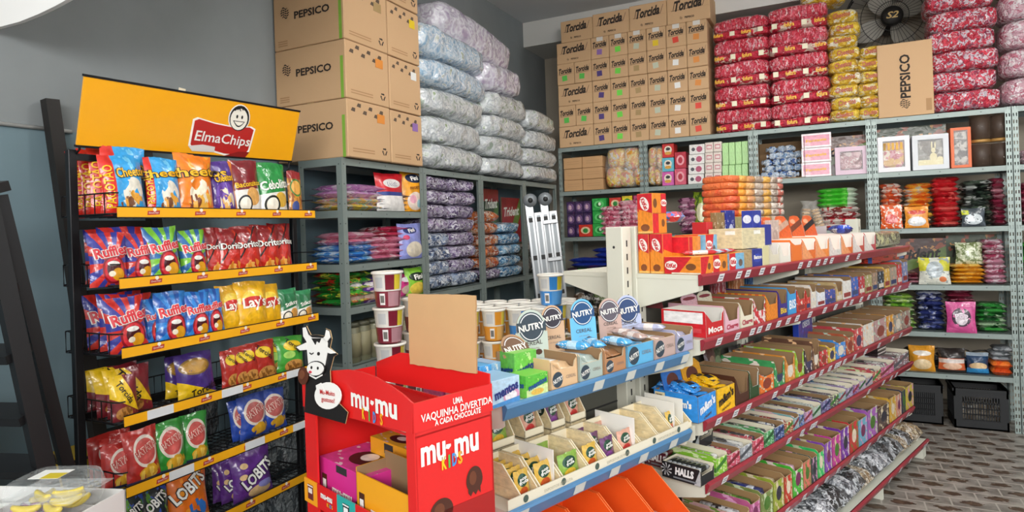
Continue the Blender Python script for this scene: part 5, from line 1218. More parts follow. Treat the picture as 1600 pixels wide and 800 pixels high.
winbox(1486, 1518, 199, S2, 'd9642c', prn(['6b6a66', 'a8a49c', '45403c', 'c9c4ba'], 20), 'narrow orange-framed window box beside the jars')
def jar2(w, h):
    r_ = w / 2; c = MB(); c.lathe([(.0, .004), (r_ * .86, .004), (r_ * .88, h * .82), (0, h * .84)], mat('2e1d14', .5, mottle=.5, bscale=60), 20); 
    o = MB(); o.lathe([(r_ * .9, 0), (r_, .01), (r_, h * .84), (r_ * .84, h * .9)], film('a58c78', .12, .05), 24, capt=False)
    b = o.build('jar'); c.build('contents', b); l = MB(); l.lathe([(r_ * .86, h * .89), (r_ * .9, h * .89), (r_ * .9, h), (0, h + .001)], mat('b3884a', .35, .3), 24); l.build('lid', b); return b
for c, px in enumerate((1532, 1563)):
    for k in range(2):
        x = BACK.atz(px, 2.05, .09); put('jar2', lambda: jar2(.142, .20), BACK.M(x, S2 + .2015 * k, .10), 'brown sweets jar with a tan lid, %s of the %s pair beside the post' % (['lower', 'upper'][k], LR[c]), 'jar', 'brown jars on the fourth bay')
for xa, xb, z0, z1, yo, b_, t_, l in ((1258, 1356, S2, 2.25, .24, '5a3524', 'Trident', 'brown gum carton at the back above the pink boxes'), (1372, 1480, S2, 2.28, .24, '3c4a2c', 'Trident', 'green-brown gum carton behind the white window boxes'), (1390, 1480, S4, 1.40, .25, '4a2a22', 'Trident', 'dark brown gum carton at the back of the fourth shelf'), (1480, 1560, S4, 1.42, .26, '3a4a2a', 'Trident', 'dark green gum carton at the back of the fourth shelf')):
    board(BACK, BACK.atz(xa, z0, yo), BACK.atz(xb, z0, yo), z0, z1, yo, b_, [('noise', 4, .56, 'a04a24'), ('diag', .2, .5, .12, '5f7a2c'), ('noise', 7, .64, 'c08a4a')], t_, l, '1c1512')
GRS = art('4fc43a', [('noise', 5, .56, '8be06a'), ('rect', .75, 0, 1, 1, 'c9d8c4')])
stack(BACK, 1278, 1346, 320, S3, 4, .045, prn(['b8303a', 'c9c4bc', '8a2028', 'd9d2ca'], 14), 'rw', 'red and clear bag', 'under the green packs, third back bay', d=.2, yo=.0)
stack(BACK, 1276, 1342, 300, S3 + .18, 4, .037, GRS, 'gs', 'bright green pack', 'third back bay', d=.22, yo=.0)
CRK = prn(['d9b078', 'e3c08c', 'c99a5c', 'efe0c4', 'b98a50'], 22, (1, 1, 3), .2, .9, .4, 26)
for i, (px, wd, a) in enumerate(((1258, .085, 4), (1284, .085, -16))):
    def mk():
        mb = MB()
        for k in range(7): mb.lathe([(.0, 0), (.03, .002), (.034, .012), (.03, .022), (0, .024)], CRK, 14, Matrix.Translation((0, .04, .004 + .025 * k)))
        mb.lathe([(.03, .0), (.042, .02), (.044, .16), (.025, .2), (.05, .24)], film('efece6', .2), 14, Matrix.Translation((0, .04, 0)), capt=False); return mb.build('cracker_bag')
    o = put('crk', mk, BACK.M(BACK.atz(px, S3, -.02), S3, -.02) @ Matrix.Rotation(R(a), 4, 'Y'), 'clear bag of round beige crackers, %s' % ['upright', 'tilted'][i], 'cracker bag', 'cracker bags in the third bay')
# fourth bay
where = 'on the %s shelf of the fourth back bay'
OR_ = prn(['d9541f', 'e3703a', 'e9dcd0', 'c04018', 'e6c4a8'], 15); OY = prn(['e89a2a', 'd9641f', 'efc04a', 'd8d4cc'], 12, (1, 1, 2)); RD = prn(['c8202a', 'd8343c', 'a81820', 'e06a62'], 10, (1, 1, 1.5)); BKM = prn(['1f2622', '2c3a30', '121614', '4a5a4a', 'b9bdb9'], 12, (1, 1, 2)); MRN = prn(['7a2238', '8f3048', '5f1628', 'b8808c'], 13)
def col(px0, px1, ym, z, n, dz, m, desc, sh, **k): stack(BACK, px0, px1, ym, z, n, dz, m, desc, desc, where % sh, over=1.0, d=.24, **k)
col(1376, 1412, 330, S3, 9, .038, OR_, 'orange and silver bag', 'third'); col(1413, 1457, 330, S3, 9, .037, OY, 'flat amber pack', 'third'); col(1458, 1502, 330, S3, 10, .037, RD, 'flat red pack', 'third'); col(1503, 1552, 330, S3, 9, .037, BKM, 'flat black pack', 'third'); col(1553, 1574, 330, S3, 9, .038, MRN, 'maroon pack', 'third')
stand(BACK, 1376, 1411, 320, S3, art('dd5a22', [('noise', 6, .55, 'e9d8cc'), ('ell', .5, .4, .3, .2, 'c8281c')]), [], 'orange sweets bag leaning on the orange pile, fourth back bay', yo=-.035, d=.035)
stand(BACK, 1414, 1452, 322, S3, art('e5912a', [('ell', .5, .3, .4, .22, 'd8d8d8'), ('ell', .5, .72, .4, .1, 'c83a28'), ('noise', 6, .66, 'f0b04a')]), [], 'amber and silver sweets bag leaning on the amber pile', yo=-.035, d=.035)
stand(BACK, 1503, 1541, 325, S3, art('3a444c', [('ell', .5, .4, .4, .3, 'c9d2d6'), ('rect', 0, .65, .3, .9, 'c4cc2c'), ('noise', 7, .6, '26303a')]), [], 'black and silver sweets bag leaning on the black pile', yo=-.035, d=.035)
col(1420, 1438, 440, S4, 3, .028, MRN, 'small pink-maroon pack', 'fourth'); col(1488, 1540, 436, S4, 5, .029, prn(['e0981f', 'eeb02c', 'd08418', 'f3c860'], 12, (1, 1, 1)), 'flat orange-yellow pack', 'fourth'); col(1540, 1575, 420, S4, 9, .036, prn(['c98aa0', 'e0c4cf', 'b0506e', 'eae0e4', '9a3050'], 16), 'pink and white pack', 'fourth')
stand(BACK, 1436, 1487, 402, S4, art('dfe0d4', [('rect', 0, .5, .35, 1, 'd3cf3c'), ('rect', .65, .5, 1, 1, 'c8c43a'), ('ell', .5, .55, .28, .3, 'aeb9be'), ('noise', 6, .6, '9aa4a4'), ('ell', .75, .2, .12, .1, 'd87a4a')]), [], 'white and yellow sweets bag at the front of the fourth shelf', yo=-.01, d=.08)
stand(BACK, 1494, 1538, 378, S4 + .15, art('c9d0b0', [('noise', 5, .5, '7d8a5a'), ('noise', 8, .6, 'eef0dc')]), [], 'pale greenish bag lying above the orange-yellow pile', yo=.05, d=.08)
col(1383, 1431, 495, S5, 8, .033, prn(['5f9a2c', '8ac43a', 'b9d96a', 'd9e3c0', '3c6a20'], 13, (1, 1, 2)), 'green pack', 'fifth'); col(1436, 1478, 500, S5, 8, .036, prn(['1c2350', '2a3470', '111634', '5a66a0', 'c4c8d8'], 12, (1, 1, 2)), 'navy pack', 'fifth'); col(1528, 1576, 505, S5, 6, .034, prn(['2a7a34', '3f9a44', '1c4a24', 'a8c4a0'], 12, (1, 1, 2)), 'dark green pack', 'fifth'); col(1482, 1525, 470, S5 + .0, 9, .035, MRN, 'magenta pack', 'fifth', )
stand(BACK, 1479, 1527, 472, S5, art('c84a8a', [('ell', .5, .5, .34, .3, '3a2a3a'), ('ell', .5, .45, .22, .2, 'd0c4cc'), ('noise', 6, .62, 'd86aa0')]), [('Pop', 0, .55, .035, 'e9dce6', .08, 8, None, .03)], 'bright pink sweets bag standing in front on the fifth shelf', yo=-.035, d=.05)
for px0, px1, pt, m_, l in ((1421, 1463, 541, art('e09a2a', [('ell', .5, .3, .36, .2, 'e3c89a'), ('ell', .5, .72, .36, .1, 'e8e0d4')]), 'golden orange snack bag on the lowest back shelf'), (1467, 1511, 545, art('2a2422', [('rect', 0, .15, 1, .6, 'd9683a'), ('ell', .5, .3, .36, .14, 'e3b89a'), ('rect', 0, .42, 1, .58, 'e4d8d0')]), 'black-topped orange bag on the lowest back shelf'), (1512, 1548, 552, art('1a3a5c', [('ell', .5, .4, .42, .16, 'd9b98a'), ('rect', 0, .1, 1, .3, '2f8ac4'), ('rect', 0, .85, 1, 1, '9aa8b4')]), 'blue snack bag on the lowest back shelf')):
    stand(BACK, px0, px1, pt, S6, m_, [], l, yo=.0, d=.10)
stack(BACK, 1552, 1584, 575, S6, 2, .05, prn(['e05a1f', 'ee7a2c', 'c84818'], 10), 'og', 'bright orange pack', 'at the right end of the lowest back shelf', d=.2, yo=.0)
stack(BACK, 1552, 1584, 560, S6 + .1, 3, .035, prn(['8a8f94', 'b0b4b8', '63686c'], 10), 'gy', 'grey pack', 'on the orange packs, lowest back shelf', d=.2, yo=.01)
for i, px in enumerate((1430, 1470, 1505, 1540)):
    o = pack('snack_pack', .16, .16, .14, prn([['8a6a2a', '3a3028', '1f3a5c', '6a6a6a'][i], '2a2624', 'b09a7a'], 14), i); o.matrix_world = BACK.M(BACK.atz(px, .5, .16), S6 + .0, .17); tag(o, 'dim pack behind the standing bags on the lowest shelf, %s from the left' % ORD[i], 'snack pack', 'packs behind the lowest bags')
# fifth bay, only its edge shows
for k, (z, m_, n) in enumerate(((S2, PB2, 2), (S3, MRN, 6), (S4, prn(['2f9a3a', '4fb84a', '1c5a24'], 10), 6), (S5, prn(['2f9a3a', '3fa85a', '1c5a24', 'c9d8c4'], 10), 6), (S6, OR_, 3))):
    stack(BACK, 1594, 1660, 300, z, n, .05, m_, 'e%d' % k, ['pale pink', 'maroon', 'vivid green', 'leaf green', 'orange'][k] + ' pack', 'in the bay at the right edge', d=.22, yo=.03)
# black crates on the floor
def crate(w, d, h):
    mb = MB(); m_ = mat('141619', .55); t = .012
    mb.box(-w / 2, w / 2, 0, d, 0, .012, m_)
    for y in (0, d - t):
        mb.box(-w / 2, w / 2, y, y + t, 0, h * .22, m_); mb.box(-w / 2, w / 2, y, y + t, h * .80, h, m_)
        for x in (-w / 2, w / 2 - .05): mb.box(x, x + .05, y, y + t, h * .22, h * .80, m_)
        for k in range(15): x = -w / 2 + .05 + (w - .1) * k / 14; mb.box(x - .004, x + .004, y + .002, y + t - .002, h * .22, h * .80, m_)
        for k in range(4): z = h * (.22 + .145 * k); mb.box(-w / 2 + .05, w / 2 - .05, y + .002, y + t - .002, z - .004, z + .004, m_)
    for x in (-w / 2, w / 2 - t):
        mb.box(x, x + t, 0, d, 0, h * .22, m_); mb.box(x, x + t, 0, d, h * .80, h, m_)
        for k in range(9): y = .03 + (d - .06) * k / 8; mb.box(x + .002, x + t - .002, y - .004, y + .004, h * .22, h * .80, m_)
    mb.box(-w / 2 - .008, w / 2 + .008, -.008, d + .008, h - .02, h, m_) if False else None
    for a in ((-w / 2 - .008, -w / 2 + t), (w / 2 - t, w / 2 + .008)): mb.box(a[0], a[1], -.008, d + .008, h - .02, h, m_)
    mb.box(-w / 2, w / 2, -.008, t, h - .02, h, m_); mb.box(-w / 2, w / 2, d - t, d + .008, h - .02, h, m_)
    return mb.build('crate')
for i, (a, b, yo) in enumerate(((1408, 1474, .06), (1491, 1577, .02))):
    xa, xb = BACK.atz(a, .1, yo), BACK.atz(b, .1, yo); o = crate(xb - xa, .30, .295); o.matrix_world = BACK.M((xa + xb) / 2, 0, yo); tag(o, ['black slatted plastic crate half hidden by the gondola end', 'black slatted plastic crate holding packs, beside the right post'][i], 'crate')
    if i:
        for k in range(6):
            p = bar('snack_pack', .05, .2, .16, prn(['c9bca8', 'a08a70', 'd8d4cc', '6a5a4a'], 20), None); p.matrix_world = BACK.M(xa + .06 + (xb - xa - .12) * k / 5, .014, yo + .03); tag(p, 'pale pack standing inside the right black crate', 'snack pack', 'packs in the right crate')

# ---------------------------------------------------------------- red gondola: display boxes
SHW = ['top', 'second', 'third', 'fourth', 'fifth', 'lowest']
CNT = {}
def gbox(k, pxa, pxb, h, out, desc, fh=.45, inn=None, fill=None, d=.25, txt=None, tcol='f4f1ea', rim=None, cut=.3, layers=None, card=0, cardl=None, z=None, yo=.01, side=None, level=.5, nf=2, closed_=False, fr=GON, gz=None, where=None, tscale=1.0, xs=None):
    gz = gz or GZ; z = z if z is not None else gz[k] + .001
    xa, xb = xs or (fr.atz(pxa, z, yo), fr.atz(pxb, z, yo)); w = xb - xa - .003
    om = art(out, layers, .42, .25, .04) if layers else mat(out, .42, 0, .25)
    if where is None:
        CNT[k] = CNT.get(k, -1) + 1
        where = '%s along the %s red shelf' % (ORD[CNT[k]], SHW[k])
    M = fr.M((xa + xb) / 2, z, yo)
    if closed_:
        mb = MB(); mb.box(-w / 2, w / 2, 0, d, 0, h, mat(out, .42), .001, faces={'-y': om, '-x': side or om, '+x': side or om})
        if txt: mb.text(txt, (0, -.001, h * .55), (1, 0, 0), (0, 0, 1), h * .2 * tscale, mat(tcol, .5), w * .8, bold=.03)
        o = mb.build('candy_box')
    else:
        def fn(mb):
            if txt: mb.text(txt, (0, -.001, h * fh * .5), (1, 0, .03), (0, 0, 1), h * fh * .4 * tscale, mat(tcol, .5), w * .78, bold=.03)
        o = tray('display_box', w, d, h, h * fh, om, inn, cut, fn=fn, rim=rim, card=card, cardm=art(cardl[0], cardl[1], .42, .25, .04) if cardl else None, side=side)
    o.matrix_world = M; tag(o, desc + ', ' + where, 'display box')
    if fill:
        nw = max(1, nf); bw = (w - .008) / nw
        n_l = 2 if d > .2 else 1
        for i in range(nw):
            def mk(): return bar('candy_pack', bw * .96, (d - .02) * .92, h * level, fill)
            key = ('bar', fill.name, round(bw, 3), round(h * level, 3), d)
            put(key, mk, M @ Matrix.Translation((-w / 2 + .004 + bw * (i + .5), .012, .003)), 'pack in the ' + desc + ', ' + where, 'candy pack', 'packs in the ' + desc + ', ' + where)
    return o
# top shelf: the orange chocolate boxes at the near end
KF = ('below', .58, .35, 'ee8a2a')
def kk(layers): return art('d2232f', layers, .4, .3, .04)
KA = kk([('below', .62, -.12, 'f0902c'), ('ell', .5, .14, .3, .09, '8a4a22'), ('rect', 0, 0, 1, .05, 'f6c06a'), ('rect', .02, .55, .1, .8, 'd2232f')])
KB = kk([('below', 1.6, -2.2, 'd2232f'), ('below', -1.0, 2.6, 'ee8f2c'), ('ell', .74, .42, .14, .2, '7a4a26'), ('rect', .2, .0, 1, .08, 'e9e2d0')])
KBL = kk([('below', -1.0, 2.6, '7ab4d6'), ('ell', .74, .42, .14, .22, '6b5a50')])
def kit(mb, P, xd, yd, cap, w, tilt=0):
    """white oval with the red name"""
    P = Vector(P); xd = Vector(xd); yd = Vector(yd); nr = xd.cross(yd)
    mb.add([P + nr * .0008 + xd * (w * .55 * math.cos(a * math.pi / 10)) + yd * (w * .36 * math.sin(a * math.pi / 10)) for a in range(20)], [list(range(20))], mat('f4efe8', .4))
    mb.text('KitKat', P, xd, yd, cap, mat('c8202c', .4), w * .92, bold=.04, shear=.15, eps=.0016)
def kbox(w, d, h, front, side, kf=None, ks=None):
    mb = MB(); mb.box(-w / 2, w / 2, 0, d, 0, h, mat('e08a2c', .45), .001, faces={'-y': front, '-x': side, '+x': side, '+z': mat('e9962c', .45), '+y': front})
    if kf: kit(mb, (-w / 2 + w * kf[0], -.001, h * kf[1]), (1, 0, 0), (0, 0, 1), kf[2] * .36, kf[2] * 1.15)
    if ks:
        if len(ks) > 3: kit(mb, (-w / 2 - .001, d * (1 - ks[0]), h * ks[1]), (0, -.42, -.91), (0, -.91, .42), ks[2] * .38, ks[2] * 1.2)
        else: kit(mb, (-w / 2 - .001, d * (1 - ks[0]), h * ks[1]), (0, -1, 0), (0, 0, 1), ks[2] * .38, ks[2] * 1.15)
    return mb.build('chocolate_box')
Z1 = GZ[0] + .001
def kput(lx, yo, z, *a, label, **k):
    o = kbox(*a, **k); o.matrix_world = GON.M(lx, z, yo); tag(o, label, 'chocolate box'); return o
kput(2.185, .006, Z1, .085, .155, .066, KBL if False else kk([('below', -1.0, 2.6, 'ee8f2c'), ('ell', .74, .42, .14, .2, '7a4a26')]), KB, label='orange and red chocolate box lying along the near end of the top shelf', ks=(.20, .5, .042))
kput(2.177, .165, Z1, .07, .058, .155, KA, KA, label='upright orange chocolate box standing right behind the lying one', ks=(.5, .72, .04, 1))
kput(2.177, .228, Z1, .07, .05, .155, KA, KA, label='upright orange chocolate box hardest against the gondola post', ks=(.5, .72, .04, 1))
kput(2.19, .205, Z1 + .157, .10, .07, .158, art('e98a2a', [('rect', .62, .5, 1, 1, 'd2232f'), ('rect', 0, 0, .42, .5, 'd2232f'), ('ell', .2, .75, .14, .12, '7a4a26'), ('ell', .75, .25, .12, .1, '7a4a26'), ('rect', 0, .49, 1, .505, 'b0602a')], .4, .3, .04), KA, label='taller orange chocolate box on top of the two upright ones', ks=(.5, .74, .044, 1), kf=(.80, .76, .034))
kput(2.27, .10, Z1, .09, .15, .14, art('e98a2a', [('rect', 0, 0, .3, 1, 'd2232f'), ('ell', .75, .35, .14, .16, '7a4a26')], .4, .3, .04), KA, label='orange chocolate box set back beside the upright ones', kf=(.22, .42, .04))
kput(2.365, .08, Z1, .09, .14, .145, kk([('below', -1.0, 2.8, '7ab4d6'), ('ell', .72, .45, .16, .25, '6b5a50')]), KBL, label='pale blue and red chocolate box raised behind the front row', kf=(.25, .72, .04))
kput(2.22 + .07, .005, Z1, .115, .07, .068, art('e98a2a', [('rect', 0, 0, .42, 1, 'd2232f'), ('ell', .75, .4, .14, .22, '7a4a26')], .4, .3, .04), KB, label='small orange and red chocolate box in the front row', kf=(.24, .5, .045))
kput(2.425, .005, Z1, .125, .22, .068, art('7ab4d6', [('rect', 0, 0, .4, 1, 'd2232f'), ('ell', .75, .4, .14, .22, '6b5a50')], .4, .3, .04), KBL, label='small pale blue and red chocolate box in the front row', kf=(.22, .5, .045))
for i in range(5):
    o = bar('candy_pack', .035, .15, .016, art(['b8202c', '9fc4dc'][i % 2], [('rect', .3, 0, .7, 1, 'e3e0dc')]), None); o.matrix_world = GON.M(2.30 + .035 * i, Z1 + .070, .02, 50 + 9 * (i % 3)); tag(o, 'loose red and pale blue bar lying on the small front boxes, %s one along' % ORD[i], 'candy pack', 'loose bars on the front boxes')
W1 = lambda s: s + ' on the top red shelf'
gbox(0, 1158, 1176, .075, 'b29a72', 'kraft display box', closed_=True, layers=[('noise', 6, .6, 'a08458')]); gbox(0, 1176, 1192, .075, '25348f', 'navy box', closed_=True, layers=[('ell', .5, .5, .4, .25, '3a4ab0')], txt='Baton', d=.2); gbox(0, 1192, 1202, .085, 'd6cfa0', 'pale yellow box', closed_=True)
gbox(0, 1160, 1196, .085, 'dccfa8', 'long cream carton', closed_=True, z=Z1 + .078, yo=.03, d=.15, layers=[('rect', .5, .7, .8, .9, 'f2efe6')]); gbox(0, 1176, 1190, .075, '2a3a9a', 'blue upright box', closed_=True, z=Z1 + .164, yo=.06, d=.05, layers=[('ell', .5, .5, .4, .25, 'd8dcec')]); gbox(0, 1196, 1206, .09, '27348f', 'dark blue box', closed_=True, z=Z1 + .086, yo=.03, d=.05)
OT = dict(inn=mat('e9e4da', .6), rim=mat('f2efe8', .6), cut=.45)
tops = [(1203, 1218, .085, 'd9d2bc', .5), (1219, 1236, .09, 'e8e4d8', .35), (1237, 1254, .1, 'e8752a', .75), (1255, 1275, .1, 'e6702a', .45), (1276, 1296, .105, 'ef8a3c', .4), (1297, 1315, .105, 'd8d4cc', .3), (1316, 1333, .105, 'e06a2a', .35), (1334, 1351, .105, 'c85048', .35), (1352, 1369, .105, 'c24a52', .35)]
for i, (a, b, h, c, fh) in enumerate(tops):
    gbox(0, a, b, h, c, ['cream', 'white-lined', 'orange', 'orange with a pale slash', 'light orange', 'pale grey', 'orange and white', 'rose', 'dusky red'][i] + ' display box', fh=fh, layers=[('below', .9, -1.1, 'f2a06a' if 'e' == c[0] else 'e6dcd6')] if i > 2 else None, fill=prn(['e0602a', 'efe2d4', '8a3a2a'], 20), level=.4,
         card=.13 if i in (1, 2, 3, 4, 5, 6) else 0, cardl=('e2622a', [('diag', .4, .35, .12, ['7a3a24', '1f1a20', '8f9fc8', '5a4a8a', 'c8a08a'][i % 5]), ('ell', .3, .75, .2, .1, 'f4b08a')]), **OT)
for i, (px, h, c, l) in enumerate(((1122, .15, '8a7048', 'tan'), (1138, .16, '26348f', 'royal blue'), (1152, .13, 'b9b078', 'khaki'), (1166, .13, 'dfe6ea', 'white and blue'), (1182, .12, 'd8552a', 'orange-red'), (1206, .11, 'cbb7ac', 'pinkish'))):
    gbox(0, px, px + 13, h + .085, c, l + ' header box', closed_=True, yo=.17, d=.03, layers=[('ell', .5, .55, .36, .2, ['6a5030', 'c8d0f0', '4a5a8a', '5a8ac8', '5a2040', 'b09a90'][i]), ('noise', 7, .66, 'f0ece2')], z=Z1, where='standing up at the back of the top red shelf')
gbox(0, 1106, 1150, .195, 'c0262c', 'long red lidded box', closed_=True, yo=.19, d=.07, z=Z1, where='lying at the back behind the orange boxes'); 
o = pack('snack_pack', .14, .09, .045, prn(['2a7ad0', '4a9ae4', 'd8e4f0', 'c83a4a'], 18), 4); o.matrix_world = GON.M(2.36, Z1 + .198, .20, 20); tag(o, 'bright blue flow pack lying on the red lidded box', 'snack pack')
o = pack('snack_pack', .13, .10, .05, prn(['2a3aa0', '3a5ac8', 'dfe3f0', '1c2470'], 16), 5); o.matrix_world = GON.M(4.02, Z1 + .105, .10, 40); tag(o, 'crumpled blue pack perched at the end of the white-lined boxes', 'snack pack')
o = bale('clear_pack', .62, .17, .105, prn(['8a8a70', 'a9a98c', 'c9c8b0', '6a6a54', 'd2cf9a'], 18, (1, 1, 1), .12, .9, .8, 20), 5, 1, .45, .08, 5); o.matrix_world = GON.M(4.50, Z1, .02); tag(o, 'clear roll of yellowish sweets at the far end of the top red shelf', 'snack pack')
o = closed('card_panel', .78, .004, .15, mat('cfc6c8', .6)); o.matrix_world = GON.M(3.75, Z1, .268); tag(o, 'long pale card panel behind the orange header cards', 'card')
# tall pile of long cracker packs on the far side of the top
for k in range(12):
    def mk():
        mb = MB(); L_ = .50; n = 24; vs = []; fs = []; ms = [prn(['d95a34', 'e0703c'], 10), prn(['e89a34', 'e0a04a'], 10), prn(['d8a060', 'c98a5a', 'e0b47a'], 14), prn(['b9a898', 'cfc4b8', 'a08c7a'], 16), prn(['dca84a', 'c8a070'], 12), prn(['b9a898', 'cfc4b8', '8a7a6a'], 16), prn(['b05a4a', 'cfc4b8'], 14)]
        cuts = [0, .17, .30, .46, .62, .76, .9, 1]
        for q in range(7):
            a, b = cuts[q], cuts[q + 1]; superq(mb, (b - a) * L_ + .012, .20, .040, ms[q], 1, 1, .4, .03, q, 16, 8, cells=False, xf=Matrix.Translation((-L_ / 2 + (a + b) / 2 * L_, 0, 0)))
        return mb.build('cracker_pack')
    put('lcp', mk, GON.M(3.47 + .004 * (k % 3), Z1 + .037 * k, SPN + .07, -10 + (k % 3)), 'long orange-ended cracker pack, %s of the pile behind the gondola top' % lev(k, 12), 'cracker pack', 'long cracker packs behind the gondola top')
# second shelf
RB3 = art('cf2028', [('rect', .06, .52, .94, .94, 'f2f0ee'), ('rect', .1, .18, .35, .34, 'd84a4e')], .38, .3, .03)
o = gbox(1, 1103, 1132, .10, 'c4242a', 'large red display box with a white side stripe', fh=.55, inn=mat('dcd8d0', .6), rim=mat('efece6', .6), d=.19, side=RB3, txt='Moça', cut=.45)
hd_ = MB(); hd_.box(-.09, .09, 0, .003, 0, .085, mat('5f1420', .45)); hd_.text('suflair', (0, -.001, .04), (1, 0, .1), (0, 0, 1), .02, mat('d8c8c0', .5), .11, bold=.03, shear=.25)
c = hd_.build('header_card', o); c.matrix_local = Matrix.Translation((-.035, .192, .095)) @ Matrix.Rotation(R(-90), 4, 'Z') @ Matrix.Translation((-.1, 0, 0)) @ Matrix.Rotation(R(24), 4, 'X')
sec = [(1132.5, 1156, .105, 'e3b4c2', 'pink wafer', .42, 'Charge', 'b0304a'), (1157, 1178, .105, 'e4dfc8', 'cream wafer', .45, 'Charge', 'b0304a'), (1178.5, 1197, .11, 'c8303a', 'red and white', .5, '', ''), (1197.5, 1216, .115, 'eba02a', 'orange checked', .6, '', ''), (1217, 1231, .12, '3a2a80', 'dark purple', .5, 'Bis', 'e3c03a'), (1231.5, 1245, .125, '3a9ad8', 'sky blue', .75, 'BIS', 'e8f0f8'), (1246, 1259, .11, 'cc3a34', 'red', .55, '', ''), (1260, 1267, .10, 'c8322e', 'narrow red', .6, '', ''), (1267.5, 1276, .115, 'e4dccf', 'cream and red', .7, '', ''), (1277, 1290, .085, 'dfe3ea', 'white and blue', .8, '', ''), (1290.5, 1306, .085, '3a4a9a', 'navy', .85, '', ''), (1307, 1317, .10, 'c9ae7c', 'kraft', .5, '', ''), (1317.5, 1331, .115, 'e2e0da', 'white', .85, '', ''), (1331.5, 1342, .12, '3a62b8', 'blue', .9, '', ''), (1342.5, 1352, .115, 'b8343c', 'dark red', .9, '', ''), (1352.5, 1363, .115, 'a9a06a', 'olive and green', .9, '', ''), (1363.5, 1372, .12, '94806e', 'brown', .9, '', ''), (1372.5, 1382, .12, '2c3440', 'black', .9, '', ''), (1382.5, 1391, .13, 'd2a84a', 'ochre', .9, '', ''), (1391.5, 1402, .13, 'a39a8a', 'grey-beige', .9, '', ''), (1402.5, 1410, .14, 'c83a3a', 'red-fronted', .9, '', ''), (1410.5, 1419, .15, '7a8ab8', 'blue-grey', .9, '', '')]
FILL = [prn(['c83a3a', 'e6d8cc', '7a2a2a'], 18), prn(['8a5a3a', 'd8c8a8', '5a3a2a'], 18), prn(['3a4a9a', 'c8d0e0', '26306a'], 18), prn(['6a9a3a', 'd8dcb0', '3a6a2a'], 18), prn(['2a2a2e', '8a8a8e', 'c8c8cc'], 18), prn(['b0508a', 'e0c0d4', '7a2a5a'], 18)]
for i, (a, b, h, c, nm, fh, t, tc) in enumerate(sec):
    ly = None
    if 'checked' in nm: ly = [('check', 50, 40, 'd8591c')]
    elif nm == 'red and white': ly = [('noise', 4, .5, 'e6dcd8')]
    elif h > .08 and i > 5: ly = [('noise', 4, .58, ['e3d8cc', 'd8a08a', 'b8c4d8'][i % 3]), ('rect', .1, .1, .9, .3, ['8a2a2a', '2a3a6a', 'd8d0c0'][i % 3])]
    gbox(1, a, b, h, c, nm + ' display box', fh=fh, layers=ly, fill=FILL[(i * 2 + 1) % 6] if i > 0 else FILL[0], txt=t or None, tcol=tc or 'ffffff', level=.35 if fh < .7 else .6, card=.05 if i in (0, 1) else 0, cardl=(c, [('ell', .5, .6, .4, .14, '8a3040')]))
for i, (px, c1, c2) in enumerate(((1092, '9a2a34', 'c8a0a4'), (1120, 'b86a34', 'e0b088'), (1146, '26508a', '7aa8d0'))):
    gbox(1, px + 28, px + 44, .195, c1, ['dim red', 'dim orange', 'dim blue'][i] + ' header box', closed_=True, yo=.235, d=.03, z=GZ[1] + .001, layers=[('noise', 5, .52, c2)], where='at the back of the second red shelf')
cb = gbox(1, 1363, 1412, .085, 'c23a2a', 'long red picture box', closed_=True, yo=.06, d=.16, z=GZ[1] + .152, layers=[('rect', .1, .6, .8, .85, 'e0684a'), ('noise', 5, .56, '6a2a1c'), ('rect', .85, .0, 1, 1, '3a5a9a')], where='lying on the last boxes of the second red shelf')
# third shelf
def mm(pxa, pxb, c, desc, txtc, cardc):
    z = GZ[2] + .001; xa, xb = GON.atz(pxa, z, .005), GON.atz(pxb, z, .005); w = xb - xa - .003; h = .10; d = .185
    mb = MB(); 
    side = art(c, [('rect', .74, .70, .98, .92, 'e6d8b0')], .4, .3, .04)
    o = tray('display_box', w, d, h, h * .96, art(c, [('noise', 5, .66, 'f2d060' if c[0] == 'f' else '6ab8f0')], .4, .3, .04), KRAFTIN, .05, fn=lambda mb: (mb.text("m&m's", (0, -.0012, h * .58), (1, 0, .25), (-.1, 0, 1), h * .30, mat(txtc, .4), w * .85, bold=.05), mb.text('CRISPY' if c[0] != 'f' else 'PEANUT', (0, -.0012, h * .18), (1, 0, .2), (0, 0, 1), h * .08, mat('5a3a1c', .4), w * .5, bold=.03)), side=side, card=.10, cardm=art(cardc, [('ell', .5, .4, .3, .3, '5a2a24')], .4, .3, .04))
    sd = MB(); sd.text('CRISPY', (-w / 2 - .0013, d * .87, h * .81), (0, -1, 0), (0, 0, 1), .008, mat('6a5030', .5), .03, bold=.03); sd.text("m&m's", (-w / 2 - .0013, d * .36, h * .62), (0, -1, 0), (0, 0, 1), .024, mat('f4f1ea', .5), .085, bold=.05); sd.build('side_print', o)
    o.matrix_world = GON.M((xa + xb) / 2, z, .005); tag(o, desc, 'display box')
    pm = art(c, [('noise', 4, .62, 'e9e6e2'), ('rect', .3, .2, .7, .8, '2a2a34')], .25, .6, .3)
    for i in range(10):
        put(('mmp', c), lambda: pack('candy_pack', .075, .055, .02, pm, 3, 8, 5), GON.M((xa + xb) / 2, z + h * .80 + .010 * (i % 3), .005 + .02 + .016 * i) @ Matrix.Rotation(R((i * 37) % 60 - 30), 4, 'Z') @ Matrix.Rotation(R((i * 23) % 24 - 12), 4, 'X'), 'small pouch heaped in the %s chocolate candy box' % desc.split(' ')[0], 'candy pack', 'pouches in the %s candy box' % desc.split(' ')[0])
mm(1091, 1120, '2f8fe0', 'bright blue chocolate candy box heaped with pouches, near end of the third shelf', 'e9e9ee', '2468b8'); mm(1120.5, 1149, 'f2bc1c', 'yellow chocolate candy box heaped with pouches, beside the bright blue one', '2a2018', 'd89a1c')
